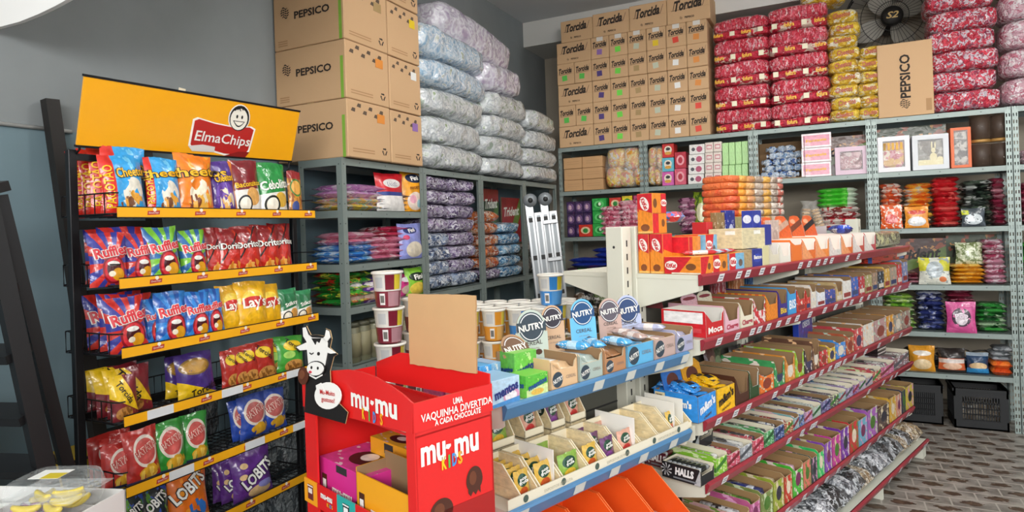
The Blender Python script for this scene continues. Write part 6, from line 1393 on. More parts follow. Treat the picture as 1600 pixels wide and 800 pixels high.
thi = [(1150, 1171, .115, '4a2a1e', 'dark brown', .35, ''), (1172, 1187, .115, '2c4a2a', 'dark green white-backed', .4, ''), (1188, 1210, .09, 'e8762a', 'orange', .75, ''), (1211, 1227, .115, '3f9a5a', 'green', .45, ''), (1228, 1243, .12, 'd98a3a', 'amber', .6, ''), (1244, 1257, .125, '9ac43a', 'lime', .5, ''), (1258, 1270, .12, '3a3040', 'dark grey-purple', .45, ''), (1270.5, 1281, .14, '6a4a3a', 'brown kraft', .5, ''), (1282, 1294, .085, 'c8323a', 'red', .9, ''), (1295, 1306, .09, 'd8b83a', 'yellow', .8, ''), (1307, 1322, .10, '3a8ad8', 'bright blue', .8, ''), (1323, 1335, .11, 'b85a3a', 'rust', .8, ''), (1336, 1349, .125, 'c8484a', 'red picture', .95, ''), (1350, 1366, .13, 'dcd8d0', 'white picture', .95, ''), (1367, 1386, .13, 'b89090', 'dusky pink', .95, ''), (1387, 1397, .13, 'dc9a2e', 'orange', .95, ''), (1398, 1410, .125, '9a9a94', 'grey picture', .9, ''), (1411, 1423, .125, 'a08a7e', 'beige picture', .9, '')]
for i, (a, b, h, c, nm, fh, t) in enumerate(thi):
    gbox(2, a, b, h, c, nm + ' display box', fh=fh, rim=mat('e6e2d8', .6) if i == 1 else mat(c, .5) if i in (3, 4, 5) else None, fill=[prn(['4a2a1e', 'a08a80', '2a1812'], 20), prn(['3a5a34', 'c8d0c0', '22381e'], 20)][i] if i < 2 else FILL[(i * 5 + 2) % 6], level=.3 if fh < .5 else .6, layers=[('noise', 4, .56, ['e6dcd0', 'f0c090', 'c0d8c0'][i % 3]), ('ell', .5, .4, .3, .25, ['8a3a2a', '3a3a5a', 'e0d8c8'][(i + 1) % 3])] if i > 1 else None)
bx = gbox(2, 1240, 1271, .055, '2440a8', 'royal blue header box', closed_=True, yo=.20, d=.03, z=GZ[2] + .145, txt='OREOS'[3:] + 'IS', where='raised at the back of the third red shelf') if False else None
o = closed('candy_box', .30, .03, .205, mat('2440a8', .4), art('2440a8', [('noise', 5, .62, '3a5ad0')]), fn=lambda mb: mb.text('OREOS', (.0, -.001, .16), (1, 0, 0), (0, 0, 1), .03, mat('e4e8f4', .5), .16, bold=.03)); o.matrix_world = GON.M(GON.atz(1253, 1.0, .22), GZ[2] + .001, .20, 8); tag(o, 'royal blue box with white letters standing at the back of the third shelf', 'candy box')
for i, px in enumerate((1117, 1126, 1156, 1176, 1195, 1293, 1310, 1325)):
    o = stand(GON, px - 9, px + 9, [545, 545, 540, 536, 534, 498, 494, 490][i], GZ[2] + .001, art(['4a2a2a', '2a3a24', '26262a', '6a2a34', '7a3a3a', '3a3a50', '5a3030', '4a4a3a'][i], [('ell', .5, .5, .3, .3, ['8a6a5a', '6a7a5a', '4a4a52', 'a08080', 'b09090', '8080a0', 'a08070', '9a9a80'][i])]), [], 'dim upright pouch at the back of the third shelf, %s from the near end' % ORD[i], d=.03, yo=.24, cat='candy pack', name='candy_pack')
# fourth shelf: cough-sweet boxes
def halls(pxa, pxb, yo, c, label, blk=True, z=None, d=.16, h=.062):
    z = (z or GZ[3]) + .001; xa, xb = GON.atz(pxa, z, 0), GON.atz(pxb, z, 0); w = xb - xa - .003
    sd = art(c, [('below', 1.0, -6, 'b8bcc0'), ('noise', 9, .66, '3a4044')], .35, .4, .04)
    o = tray('display_box', w, d, h, h * .62, mat(c, .4), CREAM, .12, side=sd, rim=CREAM)
    s_ = MB(); s_.text('HALLS', (-w / 2 - .0012, d * .40, h * .60), (0, -1, 0), (0, 0, 1), .024, mat('eef0f0', .4), .078, bold=.06, shear=.12)
    s_.add([(-w / 2 - .0008, d * (.1 + .0), h * .14), (-w / 2 - .0008, d * .7, h * .14), (-w / 2 - .0008, d * .7, h * .24), (-w / 2 - .0008, d * .1, h * .24)], [[0, 1, 2, 3]], mat('7a8086', .4))
    for q in range(9):
        a = R(40 * q); s_.add([(-w / 2 - .0008, d * .88 + .004 * math.cos(a + 1.2), h * .55 + .004 * math.sin(a + 1.2)), (-w / 2 - .0008, d * .88 + .024 * math.cos(a), h * .55 + .024 * math.sin(a)), (-w / 2 - .0008, d * .88 + .024 * math.cos(a + .25), h * .55 + .024 * math.sin(a + .25))], [[0, 1, 2]], mat('c4c8cc', .4))
    s_.build('side_print', o); o.matrix_world = GON.M((xa + xb) / 2, z, yo); tag(o, label, 'display box')
    bm = art(c, [('rect', .1, 0, .3, 1, '8a9096'), ('rect', .72, 0, .9, 1, 'a4a9ae')], .25, .6, .1)
    for q in range(7): put(('hb', c, round(w, 3)), lambda: bar('candy_pack', .02, w * .92, .02, bm), GON.M((xa + xb) / 2, z + h * .62, yo + .012 + .020 * q) @ Matrix.Rotation(R(90), 4, 'Z') @ Matrix.Translation((.01, -w * .46, 0)), 'sweet stick lying across the ' + label.split(',')[0], 'candy pack', 'sticks in the ' + label.split(',')[0])
halls(1096, 1118, .004, '1c2226', 'front black cough-sweet box, near end of the fourth shelf'); halls(1140, 1162, .13, '1c2226', 'rear black cough-sweet box, raised behind the green one', z=GZ[3] + .05); o = closed('candy_box', .10, .15, .049, mat('6a5a44', .6)); o.matrix_world = GON.M(GON.atz(1151, GZ[3]), GZ[3] + .001, .135); tag(o, 'plain tan box under the rear black cough-sweet box', 'candy box')
halls(1108, 1130, .18, '5a1c2a', 'rear maroon cough-sweet box, deep on the fourth shelf', z=GZ[3] + .005, d=.1)
fou = [(1119, 1137, .075, '8ac43a', 'light green', .85), (1138, 1157, .06, 'c24a62', 'rose', .9), (1158, 1176, .062, '9aa0a8', 'silver', .9), (1177, 1194, .062, 'c8405a', 'pink-red', .9), (1195, 1210, .07, '4a9a5a', 'green', .9), (1211, 1226, .065, '34508a', 'navy', .9), (1227, 1240, .06, 'a8403a', 'brick red', .9), (1241, 1249, .065, '7ab0b4', 'teal', .8), (1250, 1257, .065, '3a60a8', 'blue', .8), (1258, 1270, .06, 'a888b4', 'lilac', .85), (1271, 1283, .06, 'b0b8b4', 'silver-green', .85), (1284, 1298, .065, '6a5a88', 'violet', .9), (1299, 1311, .065, '5a4a60', 'dusky violet', .9), (1312, 1322, .06, '7ab8b8', 'aqua', .8), (1323, 1333, .065, '9a80b0', 'mauve white-lidded', .8), (1334, 1343, .06, '7a5a98', 'purple white-lidded', .8), (1344, 1353, .06, 'c09ac0', 'pale violet', .8), (1354, 1364, .06, 'b8a09a', 'beige white-lidded', .8), (1365, 1377, .075, 'c04a54', 'red and white', .8), (1378, 1397, .07, 'c05a8a', 'hot pink', .8), (1398, 1420, .085, '8a6a70', 'dull rose', .9)]
for i, (a, b, h, c, nm, fh) in enumerate(fou):
    gbox(3, a, b, h, c, nm + ' display box', fh=fh, layers=[('noise', 5, .54, ['d8e8b0', 'e0b0bc', 'd0d4d8', 'e8b0bc', 'b0d8b8', 'a0b0d0'][i % 6]), ('diag', .3, .4, .12, ['3a7a2a', '7a2030', '4a5058', '8a2036', '1c5a2c', '1c2c5a'][i % 6])], fill=prn([c, 'd8d8d4', '4a4a50'], 22), level=.75, nf=3, inn=CREAM if i % 2 == 0 or i > 12 else None, rim=CREAM)
for i, (px, yo, c, nm) in enumerate(((1190, .19, 'a08a60', 'tan'), (1220, .20, '2a3a7a', 'navy-striped'), (1250, .20, 'c8c8b4', 'cream'), (1275, .2, '3a6a8a', 'blue-lettered'), (1305, .2, 'd8d4c4', 'off-white'), (1330, .2, 'dad6c8', 'white'), (1352, .2, 'd4d0c4', 'pale'))):
    xa = GON.atz(px, GZ[3], yo); o = tray('display_box', .10, .08, .075, .05, mat(c, .45), CREAM, .3, rim=CREAM); o.matrix_world = GON.M(xa, GZ[3] + .001, .2); tag(o, nm + ' box in the rear row of the fourth red shelf, %s along' % ORD[i], 'display box')
for k in range(4):
    o = closed('candy_box', .17, .12, .022, mat('2a1c1e', .45), art('2a1c1e', [('rect', 0, .55, 1, 1, 'e6d8d4')])); o.matrix_world = GON.M(GON.atz(1378, GZ[3] + .1, .1), GZ[3] + .078 + .024 * k, .10); tag(o, 'flat black and white box, %s of the striped pile, fourth red shelf' % lev(k, 4), 'candy box', 'striped flat boxes on the fourth shelf')
# fifth shelf
fif = [(1100, 1130, .13, '8a3a3a', 'dim red', .9), (1131, 1153, .09, 'b8323a', 'red and white', .5), (1154, 1172, .10, 'c8a0a0', 'pink-topped', .6), (1173, 1189, .12, 'b85a8a', 'magenta-topped', .85), (1190, 1209, .13, '7a8a4a', 'mossy', .85), (1210, 1226, .14, '9aa83a', 'yellow-green', .9), (1227, 1239, .13, 'c83a2a', 'red dotted', .9), (1240, 1256, .14, '4ab83a', 'bright green', .8), (1257, 1268, .13, 'e07a6a', 'coral', .95), (1269, 1278, .13, '3a4a4a', 'slate', .9), (1279, 1289, .14, '3ac46a', 'mint green', .85), (1290.5, 1301, .145, '8a4ab8', 'purple picture', .98), (1302, 1315, .15, 'c83a9a', 'magenta', .98), (1316, 1328, .16, '7a3aa8', 'violet', .98), (1329, 1342, .165, 'c83434', 'red', .95), (1343, 1356, .15, '6ab0c8', 'pale blue picture', .95), (1357, 1372, .165, 'a860b8', 'lilac', .98), (1373, 1390, .14, '5a4a44', 'brown picture', .95), (1391, 1401, .15, 'd8a83a', 'golden', .98), (1402, 1409, .145, 'd8947a', 'peach', .95), (1410, 1416, .15, '3a3a50', 'navy', .95), (1417, 1428, .15, 'd4bc4a', 'yellow', .98)]
for i, (a, b, h, c, nm, fh) in enumerate(fif):
    gbox(4, a, b, h, c, nm + ' display box', fh=fh, layers=[('noise', 4, .53, ['d8c8a0', 'e8dcd4', '6a8a3a', 'e0a0c8', 'c8d8b0', 'e0d0b0'][i % 6]), ('ell', .5, .5, .26, .22, ['4a7a2a', '2a2a3a', 'e8d8c0', '7a2a5a'][i % 4]), ('rect', 0, .0, .08, 1, c)], fill=FILL[(i * 5) % 6], level=.8, rim=mat('c9b48c', .7), inn=mat('9a7a52', .8))
# lowest shelf: clear bags
for i in range(16):
    u = 3.05 + i * .112; c = [('2a2c2e', '6a6e72', 'c8ccd0', '1a1a1c'), ('d8c8a8', 'a98a60', 'e8e0d0', '8a7458'), ('c8ccd2', 'e8eaee', '8a8e96', '4a4c52')][[2, 2, 0, 0, 2, 0, 1, 0, 2, 2, 0, 0, 1, 0, 1, 1][i]]
    o = pack('clear_bag', .150, .335, .105 + .012 * (i % 3), prn(list(c), 34, (1, 1, 1), .12, 1, 1, 22), i, 12, 9); o.matrix_world = GON.M(u, GZ[5] + .001, -.068, (i * 31) % 12 - 6); tag(o, ['black and silver', 'tan and cream', 'silver-white'][[0, 1, 2][{'2': 0, 'd': 1, 'c': 2}[c[0][0]]]] + ' clear bag on the lowest shelf, %s from its near end' % ORD[i], 'clear bag', 'clear bags on the lowest shelf')
o = closed('candy_box', .04, .10, .05, mat('dcd8cc', .5)); o.matrix_world = GON.M(4.77, GZ[5], -.03); tag(o, 'small white carton at the far corner of the lowest shelf', 'candy box')

# ---------------------------------------------------------------- blue gondola
BLZ = [1.119, .843, .421]
def nutry(k, pxa, pxb, h, c, nm, fh, yo=.01, d=.22, pile=0, xs=None):
    z = BLZ[0]; xa, xb = (GON.atz(pxa, z, yo), GON.atz(pxb, z, yo)); w = xb - xa - .003
    om = art(c, [('ell', .3, .5, .18, .36, '3a4650'), ('noise', 6, .66, 'efe6dc')], .45, .2, .03) if False else mat(c, .5)
    def fn(mb):
        hh = h * fh; mb.add([(-w * .25 + hh * .42 * math.cos(a * math.pi / 10), -.0008, hh * .5 + hh * .42 * math.sin(a * math.pi / 10)) for a in range(20)], [list(range(20))], mat('34424e', .5))
        mb.text('NUTRY', (-w * .25, -.0014, hh * .5), (1, 0, .25), (-.25, 0, 1), hh * .22, WHITE, min(w * .4, hh * .8), bold=.03)
        mb.text('CEREAL', (w * .22, -.0012, hh * .55), (1, 0, 0), (0, 0, 1), hh * .17, mat('8a7a70', .5), w * .36)
    o = tray('display_box', w, d, h, h * fh, om, KRAFTIN, .12, fn=fn, rim=mat('c9b493', .8), ww=.004)
    o.matrix_world = GON.M((xa + xb) / 2, z, yo); tag(o, nm + ' cereal bar display box on the blue-railed shelf', 'display box')
    bm = art(c, [('rect', .3, 0, .72, 1, 'e9ecee'), ('noise', 5, .62, '8ab0c8')], .25, .5, .2)
    for i in range(pile * 2 if pile else 4):
        lv_, q = divmod(i, 2); hh = .030
        put(('nb', nm, lv_ == 0), lambda: bar('cereal_bar', w * .46, d * .85, hh, bm), GON.M((xa + xb) / 2 + (q - .5) * w * .48, z + .004 + hh * .97 * lv_, yo + .012), nm + ' wrapped cereal bar inside its display box', 'cereal bar', nm + ' cereal bars')
    return o
def ncard(pxa, pxb, pyt, pyb, yo, c, nm, lean=-6, yaw=0, tc='34424e'):
    ym = (pyt + pyb) / 2; xa, zt = GON.P(pxa, pyt, yo)[0], GON.P((pxa + pxb) / 2, pyt, yo)[1]; xb = GON.P(pxb, pyt, yo)[0]; zb = GON.P((pxa + pxb) / 2, pyb, yo)[1]; w = xb - xa; h = zt - zb
    mb = MB(); cz, r_ = h - w * .5, w * .46
    pts = [(-w / 2, 0), (w / 2, 0), (w / 2, cz - r_ * .3)] + [(r_ * math.cos(R(-20 + 220 * i / 14)), cz + r_ * math.sin(R(-20 + 220 * i / 14)) * 1.08) for i in range(15)] + [(-w / 2, cz - r_ * .3)]
    mb.prism(pts, 0, .004, mat(c, .5), mat('c9b493', .8))
    mb.add([(r_ * .88 * math.cos(a * math.pi / 12), -.0008, cz + r_ * .92 * math.sin(a * math.pi / 12)) for a in range(24)], [list(range(24))], mat(tc, .5))
    mb.add([(r_ * .80 * math.cos(a * math.pi / 12), -.0011, cz + r_ * .84 * math.sin(a * math.pi / 12)) for a in range(24)], [list(range(24))], mat('e6e8e8', .5)); mb.add([(r_ * .74 * math.cos(a * math.pi / 12), -.0014, cz + r_ * .78 * math.sin(a * math.pi / 12)) for a in range(24)], [list(range(24))], mat(tc, .5))
    mb.box(-w * .46, w * .46, -.0022, -.0016, cz - w * .13, cz + w * .13, mat(tc, .5)); mb.text('NUTRY', (0, -.0026, cz), (1, 0, .12), (-.12, 0, 1), w * .17, WHITE, w * .82, bold=.035)
    if h > w * 1.3: mb.text('CEREAL', (0, -.0012, h * .36), (1, 0, .05), (0, 0, 1), w * .12, mat('4a4440', .5), w * .62, bold=.01); mb.text('com chocolate', (0, -.0012, h * .26), (1, 0, .05), (0, 0, 1), w * .05, mat('8a7a70', .5), w * .4); mb.add([(w * .18 + .012 * math.cos(a), -.0012, h * .18 + .009 * math.sin(a)) for a in [i * .785 for i in range(8)]], [list(range(8))], mat('4a2a1c', .5))
    o = mb.build('header_card'); o.matrix_world = GON.M((xa + xb) / 2, zb, yo, yaw) @ Matrix.Rotation(R(lean), 4, 'X'); tag(o, nm + ' rounded cereal header card standing behind the boxes', 'header card'); return o
nutry(0, 860, 904, .085, 'd9b48a', 'peach', .62); nutry(0, 905, 943, .082, 'a9b8b0', 'sage', .62); nutry(0, 944, 979, .082, 'b8845c', 'tan', .55)
nutry(0, 980, 1022, .075, '5fb0dc', 'sky blue', .92, pile=2); nutry(0, 1023, 1056, .073, 'bfa49c', 'dusty pink', .92, pile=2); nutry(0, 1057, 1084, .082, 'a8a8c4', 'lilac grey', .7)
ncard(812, 850, 484, 566, .15, 'b9c6bc', 'sage', yaw=-22); ncard(851, 878, 477, 556, .17, 'c9a584', 'tan', yaw=-22, tc='35303c'); ncard(897, 926, 467, 545, .15, '6ab8e4', 'sky blue', yaw=-22, tc='1f4a78')
ncard(941, 966, 466, 528, .19, 'c4a69c', 'dusty pink', yaw=-22, tc='5a5560'); ncard(968, 996, 461, 528, .19, 'b4bedc', 'lilac grey', yaw=-22, tc='2c4470')
o = ncard(790, 828, 516, 556, .10, 'a88058', 'toppled kraft', yaw=-10, tc='6a4a30', lean=-40)
for i, (lx, z_, yo) in enumerate(((1.60, BLZ[0] + .075, .06), (1.66, BLZ[0] + .078, .02), (1.56, BLZ[0] + .07, .12))):
    o = pack('cereal_bar', .115, .04, .026, art('4aa8e0', [('rect', .35, 0, .65, 1, 'b8dcf0'), ('noise', 6, .64, 'e6f0f6')], .25, .6, .3), i); o.matrix_world = GON.M(lx, z_, yo, 60 + 20 * i); tag(o, 'loose sky blue bar thrown on the blue box, %s one' % ORD[i], 'cereal bar', 'loose sky blue bars')
for i, (lx, z_, yo, c) in enumerate(((1.80, BLZ[0] + .074, .05, 'bfa49c'), (1.84, BLZ[0] + .074, .12, 'bfa49c'), (1.95, BLZ[0] + .08, .10, 'b0b4d0'))):
    o = pack('cereal_bar', .11, .04, .024, art(c, [('rect', .35, 0, .65, 1, 'e6dcd8')], .25, .6, .3), i); o.matrix_world = GON.M(lx, z_, yo, 70 + 17 * i); tag(o, ['dusty pink bar lying loose at the front', 'dusty pink bar lying loose at the back', 'lilac grey bar lying loose'][i] + ' on the blue-railed shelf', 'cereal bar')
# mint boxes
def mint(w, d, h, c, c2, txt, tcol, layers, cap):
    mb = MB(); f = art(c, layers, .35, .3, .03)
    mb.box(-w / 2, w / 2, 0, d, 0, h, mat(c, .4), .001, faces={'-y': f, '-x': art(c, [('below', .3, .3, c2)], .35, .3, .03), '+z': mat(c2, .4)})
    mb.text('mentos', (0, -.001, h * .58), (1, 0, .22), (-.15, 0, 1), cap, mat(tcol, .4), w * .86, bold=.05)
    mb.text('mentos', (-w / 2 - .001, d * .5, h * .55), (0, -1, .1), (0, 0, 1), cap, mat(tcol, .4), d * .8, bold=.05)
    return mb.build('mint_box')
MW = [('ell', .7, .3, .3, .3, 'd8a0c0'), ('ell', .68, .3, .22, .2, 'f0eef2'), ('below', .12, .1, '4a90d0')]
o = mint(.10, .10, .07, 'b9d8ee', '9cc8e8', 'mentos', '26327a', MW, .022); o.matrix_world = GON.M(GON.atz(786, 1.15, 0) + .015, BLZ[0], .004); tag(o, 'pale blue and white mint box at the front corner of the blue-railed shelf', 'mint box')
for i, (lx, yo, z_, c, c2, tc, l) in enumerate(((1.105, .108, BLZ[0], '7ab4e0', 'e6b0c8', '2a3a8a', 'light blue and pink mint box behind the front corner one'), (1.16, .11, BLZ[0] + .0, '4aa0e0', '6ab8ec', 'f0f4f8', 'bright blue mint box standing on edge in the row'), (1.10, .20, BLZ[0], 'c85a9a', 'd87ab0', 'f0e6ee', 'magenta mint box at the back of the mint row'), (1.20, .115, BLZ[0], '8ab8e0', 'a8c8e8', '2a3a8a', 'second pale blue mint box beside the green one'))):
    o = mint(.045, .085, .085, c, c2, 'mentos', tc, [('noise', 5, .6, 'e9ecf0')], .016); o.matrix_world = GON.M(lx, z_, yo); tag(o, l, 'mint box')
GMT = [('below', .35, .15, 'd0e4a0'), ('ell', .5, .2, .3, .14, 'e0b850'), ('noise', 6, .66, 'c0e080')]
xa, xb = GON.atz(824, 1.12), GON.atz(859, 1.12)
o = mint(xb - xa - .003, .07, .06, '5aba3a', '7ac84a', 'mentos', '1f4a8a', GMT, .014); o.matrix_world = GON.M((xa + xb) / 2, BLZ[0], .004); tag(o, 'green mint box in front with fruit picture', 'mint box')
o = mint(xb - xa, .06, .108, '6ac04a', '8ad05a', 'mentos', '1f3a7a', [('noise', 5, .6, 'b8e090')], .024); o.matrix_world = GON.M((xa + xb) / 2 + .03, BLZ[0], .075); tag(o, 'taller green mint box behind the low green one', 'mint box')
# fruit bar boxes on the second blue-railed shelf
WOOD = art('e2cfa4', [('diag', .33, 0, .006, 'c9b084'), ('diag', .66, 0, .006, 'c9b084'), ('noise', 3, .6, 'e9d9b4')], .6, .1, .03); WIN = mat('efe6cc', .6)
PFM = [art('d8b04a', [('ell', .5, .62, .34, .24, '1f4a34'), ('ell', .5, .22, .3, .16, 'c8582a')], .3, .4, .2), art('8ab04a', [('ell', .5, .62, .34, .24, '1f4a34'), ('ell', .5, .2, .3, .16, 'e0b83a')], .3, .4, .2), art('6a3a6a', [('ell', .5, .62, .34, .24, '1f4a34'), ('ell', .5, .2, .3, .16, '8a4a9a')], .3, .4, .2), art('d8a08a', [('ell', .5, .62, .34, .24, '1f4a34'), ('ell', .5, .2, .3, .16, 'c83a3a')], .3, .4, .2)]
def pfbox(lx, z, yo, w, d, h, pics, label, yaw=0, nb=5, logo=False, open_=True, fh=.9):
    """cream slat-printed box open at the front; sleeves of fruit bars stand inside"""
    mb = MB(); t = .004
    pf = [(0, 0), (d, 0), (d, h), (d * .45, h), (0, h * .22)] if open_ else [(0, 0), (d, 0), (d, h), (0, h)]
    for sg in (-1, 1):
        xo, xi = sg * w / 2, sg * (w / 2 - t); n = len(pf); o_ = [(xo, y, q) for y, q in pf]; i_ = [(xi, y, max(q, .002)) for y, q in pf]; uv = [(y / d, q / h) for y, q in pf]
        mb.add(o_, [list(range(n)) if sg > 0 else list(range(n))[::-1]], WOOD, uv); mb.add(i_, [list(range(n))[::-1] if sg > 0 else list(range(n))], WOOD, uv); mb.add(o_ + i_, [[k, (k + 1) % n, n + (k + 1) % n, n + k] for k in range(1, n)], WIN)
    mb.box(-w / 2, w / 2, d - t, d, 0, h, WIN); mb.box(-w / 2, w / 2, 0, d, 0, .003, WIN); mb.box(-w / 2, w / 2, 0, t, 0, h * .22 if open_ else h, WIN if open_ else WOOD)
    if not open_: mb.box(-w / 2, w / 2, 0, d, h - t, h, WIN)
    if logo:
        c = (-w / 2 - .001, d * .5, h * .6); mb.add([(c[0], c[1] + h * .3 * math.cos(a * .3307), c[2] + h * .27 * math.sin(a * .3307)) for a in range(19)], [list(range(19))[::-1]], mat('22352c', .5))
        mb.text('pop', (-w / 2 - .0016, d * .5, h * .70), (0, -1, .1), (0, 0, 1), h * .13, WHITE, bold=.02, shear=.2); mb.text('fruta', (-w / 2 - .0016, d * .5, h * .52), (0, -1, .1), (0, 0, 1), h * .13, WHITE, bold=.02, shear=.2)
    o = mb.build('display_box'); o.matrix_world = GON.M(lx, z, yo, yaw); tag(o, label, 'display box')
    for i in range(nb):
        def mk():
            b = bag('fruit_bar', w * .80, h * .80, .014, pics, [('pop', 0, .70, h * .09, 'f0f0ea', w * .4, 8, None, .03), ('fruta', 0, .57, h * .09, 'f0f0ea', w * .5, 8, None, .03)], 3, 8, 10); return b
        put(('pf', pics.name, round(w, 3), round(h, 3)), mk, GON.M(lx, z + .004, yo, yaw) @ Matrix.Translation((0, d * .12 + (d * .72) * i / max(1, nb - 1), 0)) @ Matrix.Rotation(R(-10), 4, 'X'), 'fruit bar sleeve standing in the ' + label.split(',')[0], 'fruit bar', 'fruit bars in the ' + label.split(',')[0])
    return o
z = BLZ[1]
def gx(px, zz=.86): return GON.atz(px, zz, .01)
fr_ = [(815, 844, PFM[0], 5, .09), (846, 880, PFM[0], 4, .09), (882, 921, PFM[1], 2, .085), (922, 949, PFM[0], 1, .085), (950, 975, PFM[2], 3, .085), (976, 1003, PFM[3], 2, .085), (1004, 1030, PFM[1], 0, .085), (1031, 1052, PFM[0], 0, .085), (1053, 1066, PFM[0], 1, .085), (1067, 1082, PFM[1], 0, .085)]
for i, (a, b, m_, nb, h) in enumerate(fr_):
    xa, xb = gx(a), gx(b); pfbox((xa + xb) / 2, z, .012, xb - xa - .002, .16, h, m_, 'cream slatted fruit bar box, %s from the near end of the front row' % ORD[i], nb=nb)
for i, (a, m_) in enumerate(((1062, 'e6e4dc'), (1075, 'e6e4dc'), (874, 'e9e9e4'), (1000, 'e9e9e4'))):
    mb = MB(); mb.box(-.0015, .0015, 0, .16, 0, .098, mat(m_, .6)); o = mb.build('divider_card'); o.matrix_world = GON.M(gx(a), z + .004, .03); tag(o, 'white card divider between the fruit bar boxes, %s from the near end' % ['third', 'fourth', 'first', 'second'][i], 'card')
mb = MB(); mb.box(-.445, .445, 0, .003, 0, .028, CREAM)
for i in range(6): x = -.38 + .152 * i; mb.add([(x + .010 * math.cos(a * .3307), -.0008, .014 + .010 * math.sin(a * .3307)) for a in range(19)], [list(range(19))], mat('4a5a50', .5))
for i in range(3): mb.text('EXPOSITOR DE FRUTA', (-.25 + .28 * i, -.0008, .012), (1, 0, 0), (0, 0, 1), .008, mat('b0a890', .6))
o = mb.build('shelf_strip'); o.matrix_world = GON.M((BU0 + BU1) / 2, z + .001, .006); tag(o, 'cream card strip along the front of the fruit bar boxes', 'card strip')
bk = [(1.10, .085, .105, True, 3, 0), (1.235, .10, .10, True, 3, 1), (1.37, .085, .10, False, 2, 3), (1.48, .07, .10, True, 2, 2), (1.58, .08, .10, False, 2, 3)]
for i, (lx, w, h, lg, nb, mi_) in enumerate(bk):
    zz = z + .09; pfbox(lx + .05, zz, .185, w, .11, h, PFM[mi_], 'raised cream fruit bar box, %s from the near end of the back row' % ORD[i], nb=nb, logo=lg, open_=i not in (0,))
    pfbox(lx + .05, z, .185, w, .11, .088, PFM[mi_], 'cream fruit bar box underneath, %s in the lower back row' % ORD[i], nb=0, open_=False)
# orange display trays at the foot
OM = mat('ee5a1c', .45, 0, .2)
for i in range(5):
    w, d, h = .15, .30, .17
    mb = MB(); pf = [(0, 0), (d, 0), (d, h), (d * .50, h), (.0, h * .28)]
    for sg in (-1, 1):
        xo, xi = sg * w / 2, sg * (w / 2 - .004); n = 5; o_ = [(xo, y, q) for y, q in pf]; i_ = [(xi, y, max(q, .002)) for y, q in pf]
        mb.add(o_, [list(range(n)) if sg > 0 else list(range(n))[::-1]], OM); mb.add(i_, [list(range(n))[::-1] if sg > 0 else list(range(n))], OM); mb.add(o_ + i_, [[k, (k + 1) % n, n + (k + 1) % n, n + k] for k in range(n)], mat('f27a3c', .5))
    mb.box(-w / 2, w / 2, d - .004, d, 0, h, OM); mb.box(-w / 2, w / 2, 0, .004, 0, h * .28, OM); mb.box(-w / 2, w / 2, 0, d, 0, .003, OM)
    o = mb.build('display_box'); o.matrix_world = GON.M(1.22 + .155 * i, BLZ[2] + .13, -.055); tag(o, 'bright orange slanted display box under the fruit bars, %s from the near end' % ORD[i], 'display box', 'orange display boxes')
    b = MB(); b.box(-w / 2 + .01, w / 2 - .01, .02, d - .02, 0, .128, mat('c8481c', .5)); q = b.build('riser_box'); q.matrix_world = GON.M(1.22 + .155 * i, BLZ[2] + .001, -.055); tag(q, 'plain orange base box carrying the %s slanted orange box' % ORD[i], 'box')
    for k in range(3): put('orp', lambda: pack('candy_pack', .11, .06, .03, prn(['b03a3a', 'd8b0a0', '6a2a2a'], 18), 4), GON.M(1.22 + .155 * i, BLZ[2] + .134, -.04 + .085 * k), 'small reddish pack in the %s orange slanted box' % ORD[i], 'candy pack', 'packs in the %s orange box' % ORD[i])

# ---------------------------------------------------------------- red cardboard chocolate stand
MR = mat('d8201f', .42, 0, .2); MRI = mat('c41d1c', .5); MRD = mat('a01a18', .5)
F = MUMU; r0 = F.P(647, 640)[0]; l0 = F.P(477, 640)[0]; MD = .205; mc = (r0 + l0) / 2; hw = (r0 - l0) / 2
def mp(px, py, yo=0): x, z = F.P(px, py, yo); return (x - mc, z)
st_ = empty('chocolate_display_stand', F.M(mc, 0)); tag(st_, 'red cardboard chocolate stand with arched header and white lettering', 'display stand')
zt = mp(647, 630)[1]; zs = mp(647, 676)[1]; zl = mp(478, 634)[1]; zlip0 = mp(478, 776)[1]; zlip1 = mp(478, 743)[1]
# header: front, right, back and left boards
arch = [mp(475.5, 634), mp(647, 677), mp(647, 630), mp(632, 616), mp(612, 602), mp(590, 589), mp(568, 581), mp(545, 577), mp(520, 579), mp(500, 584), mp(476, 594)]
mb = MB(); mb.prism(arch, -.004, .0, MR, MRI)
mb.text('mu', (mp(566, 622)[0], -.0052, mp(566, 622)[1]), (1, 0, 0), (0, 0, 1), .040, WHITE, .074, bold=.035); mb.text('mu', (mp(607, 633)[0], -.0052, mp(607, 633)[1]), (1, 0, 0), (0, 0, 1), .040, WHITE, .080, bold=.035)
mb.add([(mp(584, 624)[0] + x, -.0052, mp(584, 624)[1] + z - .006) for x, z in [(-.006, -.003), (.002, -.006), (.008, -.001), (.008, .004), (-.004, .005)]], [[0, 1, 2, 3, 4]], WHITE)
for ch_, px, py, c in (('K', 572, 643, 'f2c21c'), ('I', 581, 646, '58b04a'), ('D', 589, 649, '3a8ad0'), ('S', 600, 652, 'f0a01c')): mb.text(ch_, (mp(px, py)[0], -.0056, mp(px, py)[1] - .003), (1, 0, .06), (0, 0, 1), .022, mat(c, .5), .0105 if ch_ != 'I' else .0045, bold=.04)
mb.build('front_header', st_)
s = MB(); s.box(hw, hw + .004, -.004, MD, zs, zt, MR)
def rt(t, y, z, cap, w, col=WHITE, b=.03): s.text(t, (hw + .0052, y, z), (0, 1, 0), (0, 0, 1), cap, col, w, bold=b)
hh = zt - zs; rt('UMA', MD * .52, zs + hh * .74, .012, .026); rt('VAQUINHA DIVERTIDA', MD * .52, zs + hh * .44, .0145, MD * .93, b=.02); rt('A CADA CHOCOLATE', MD * .52, zs + hh * .17, .011, MD * .60)
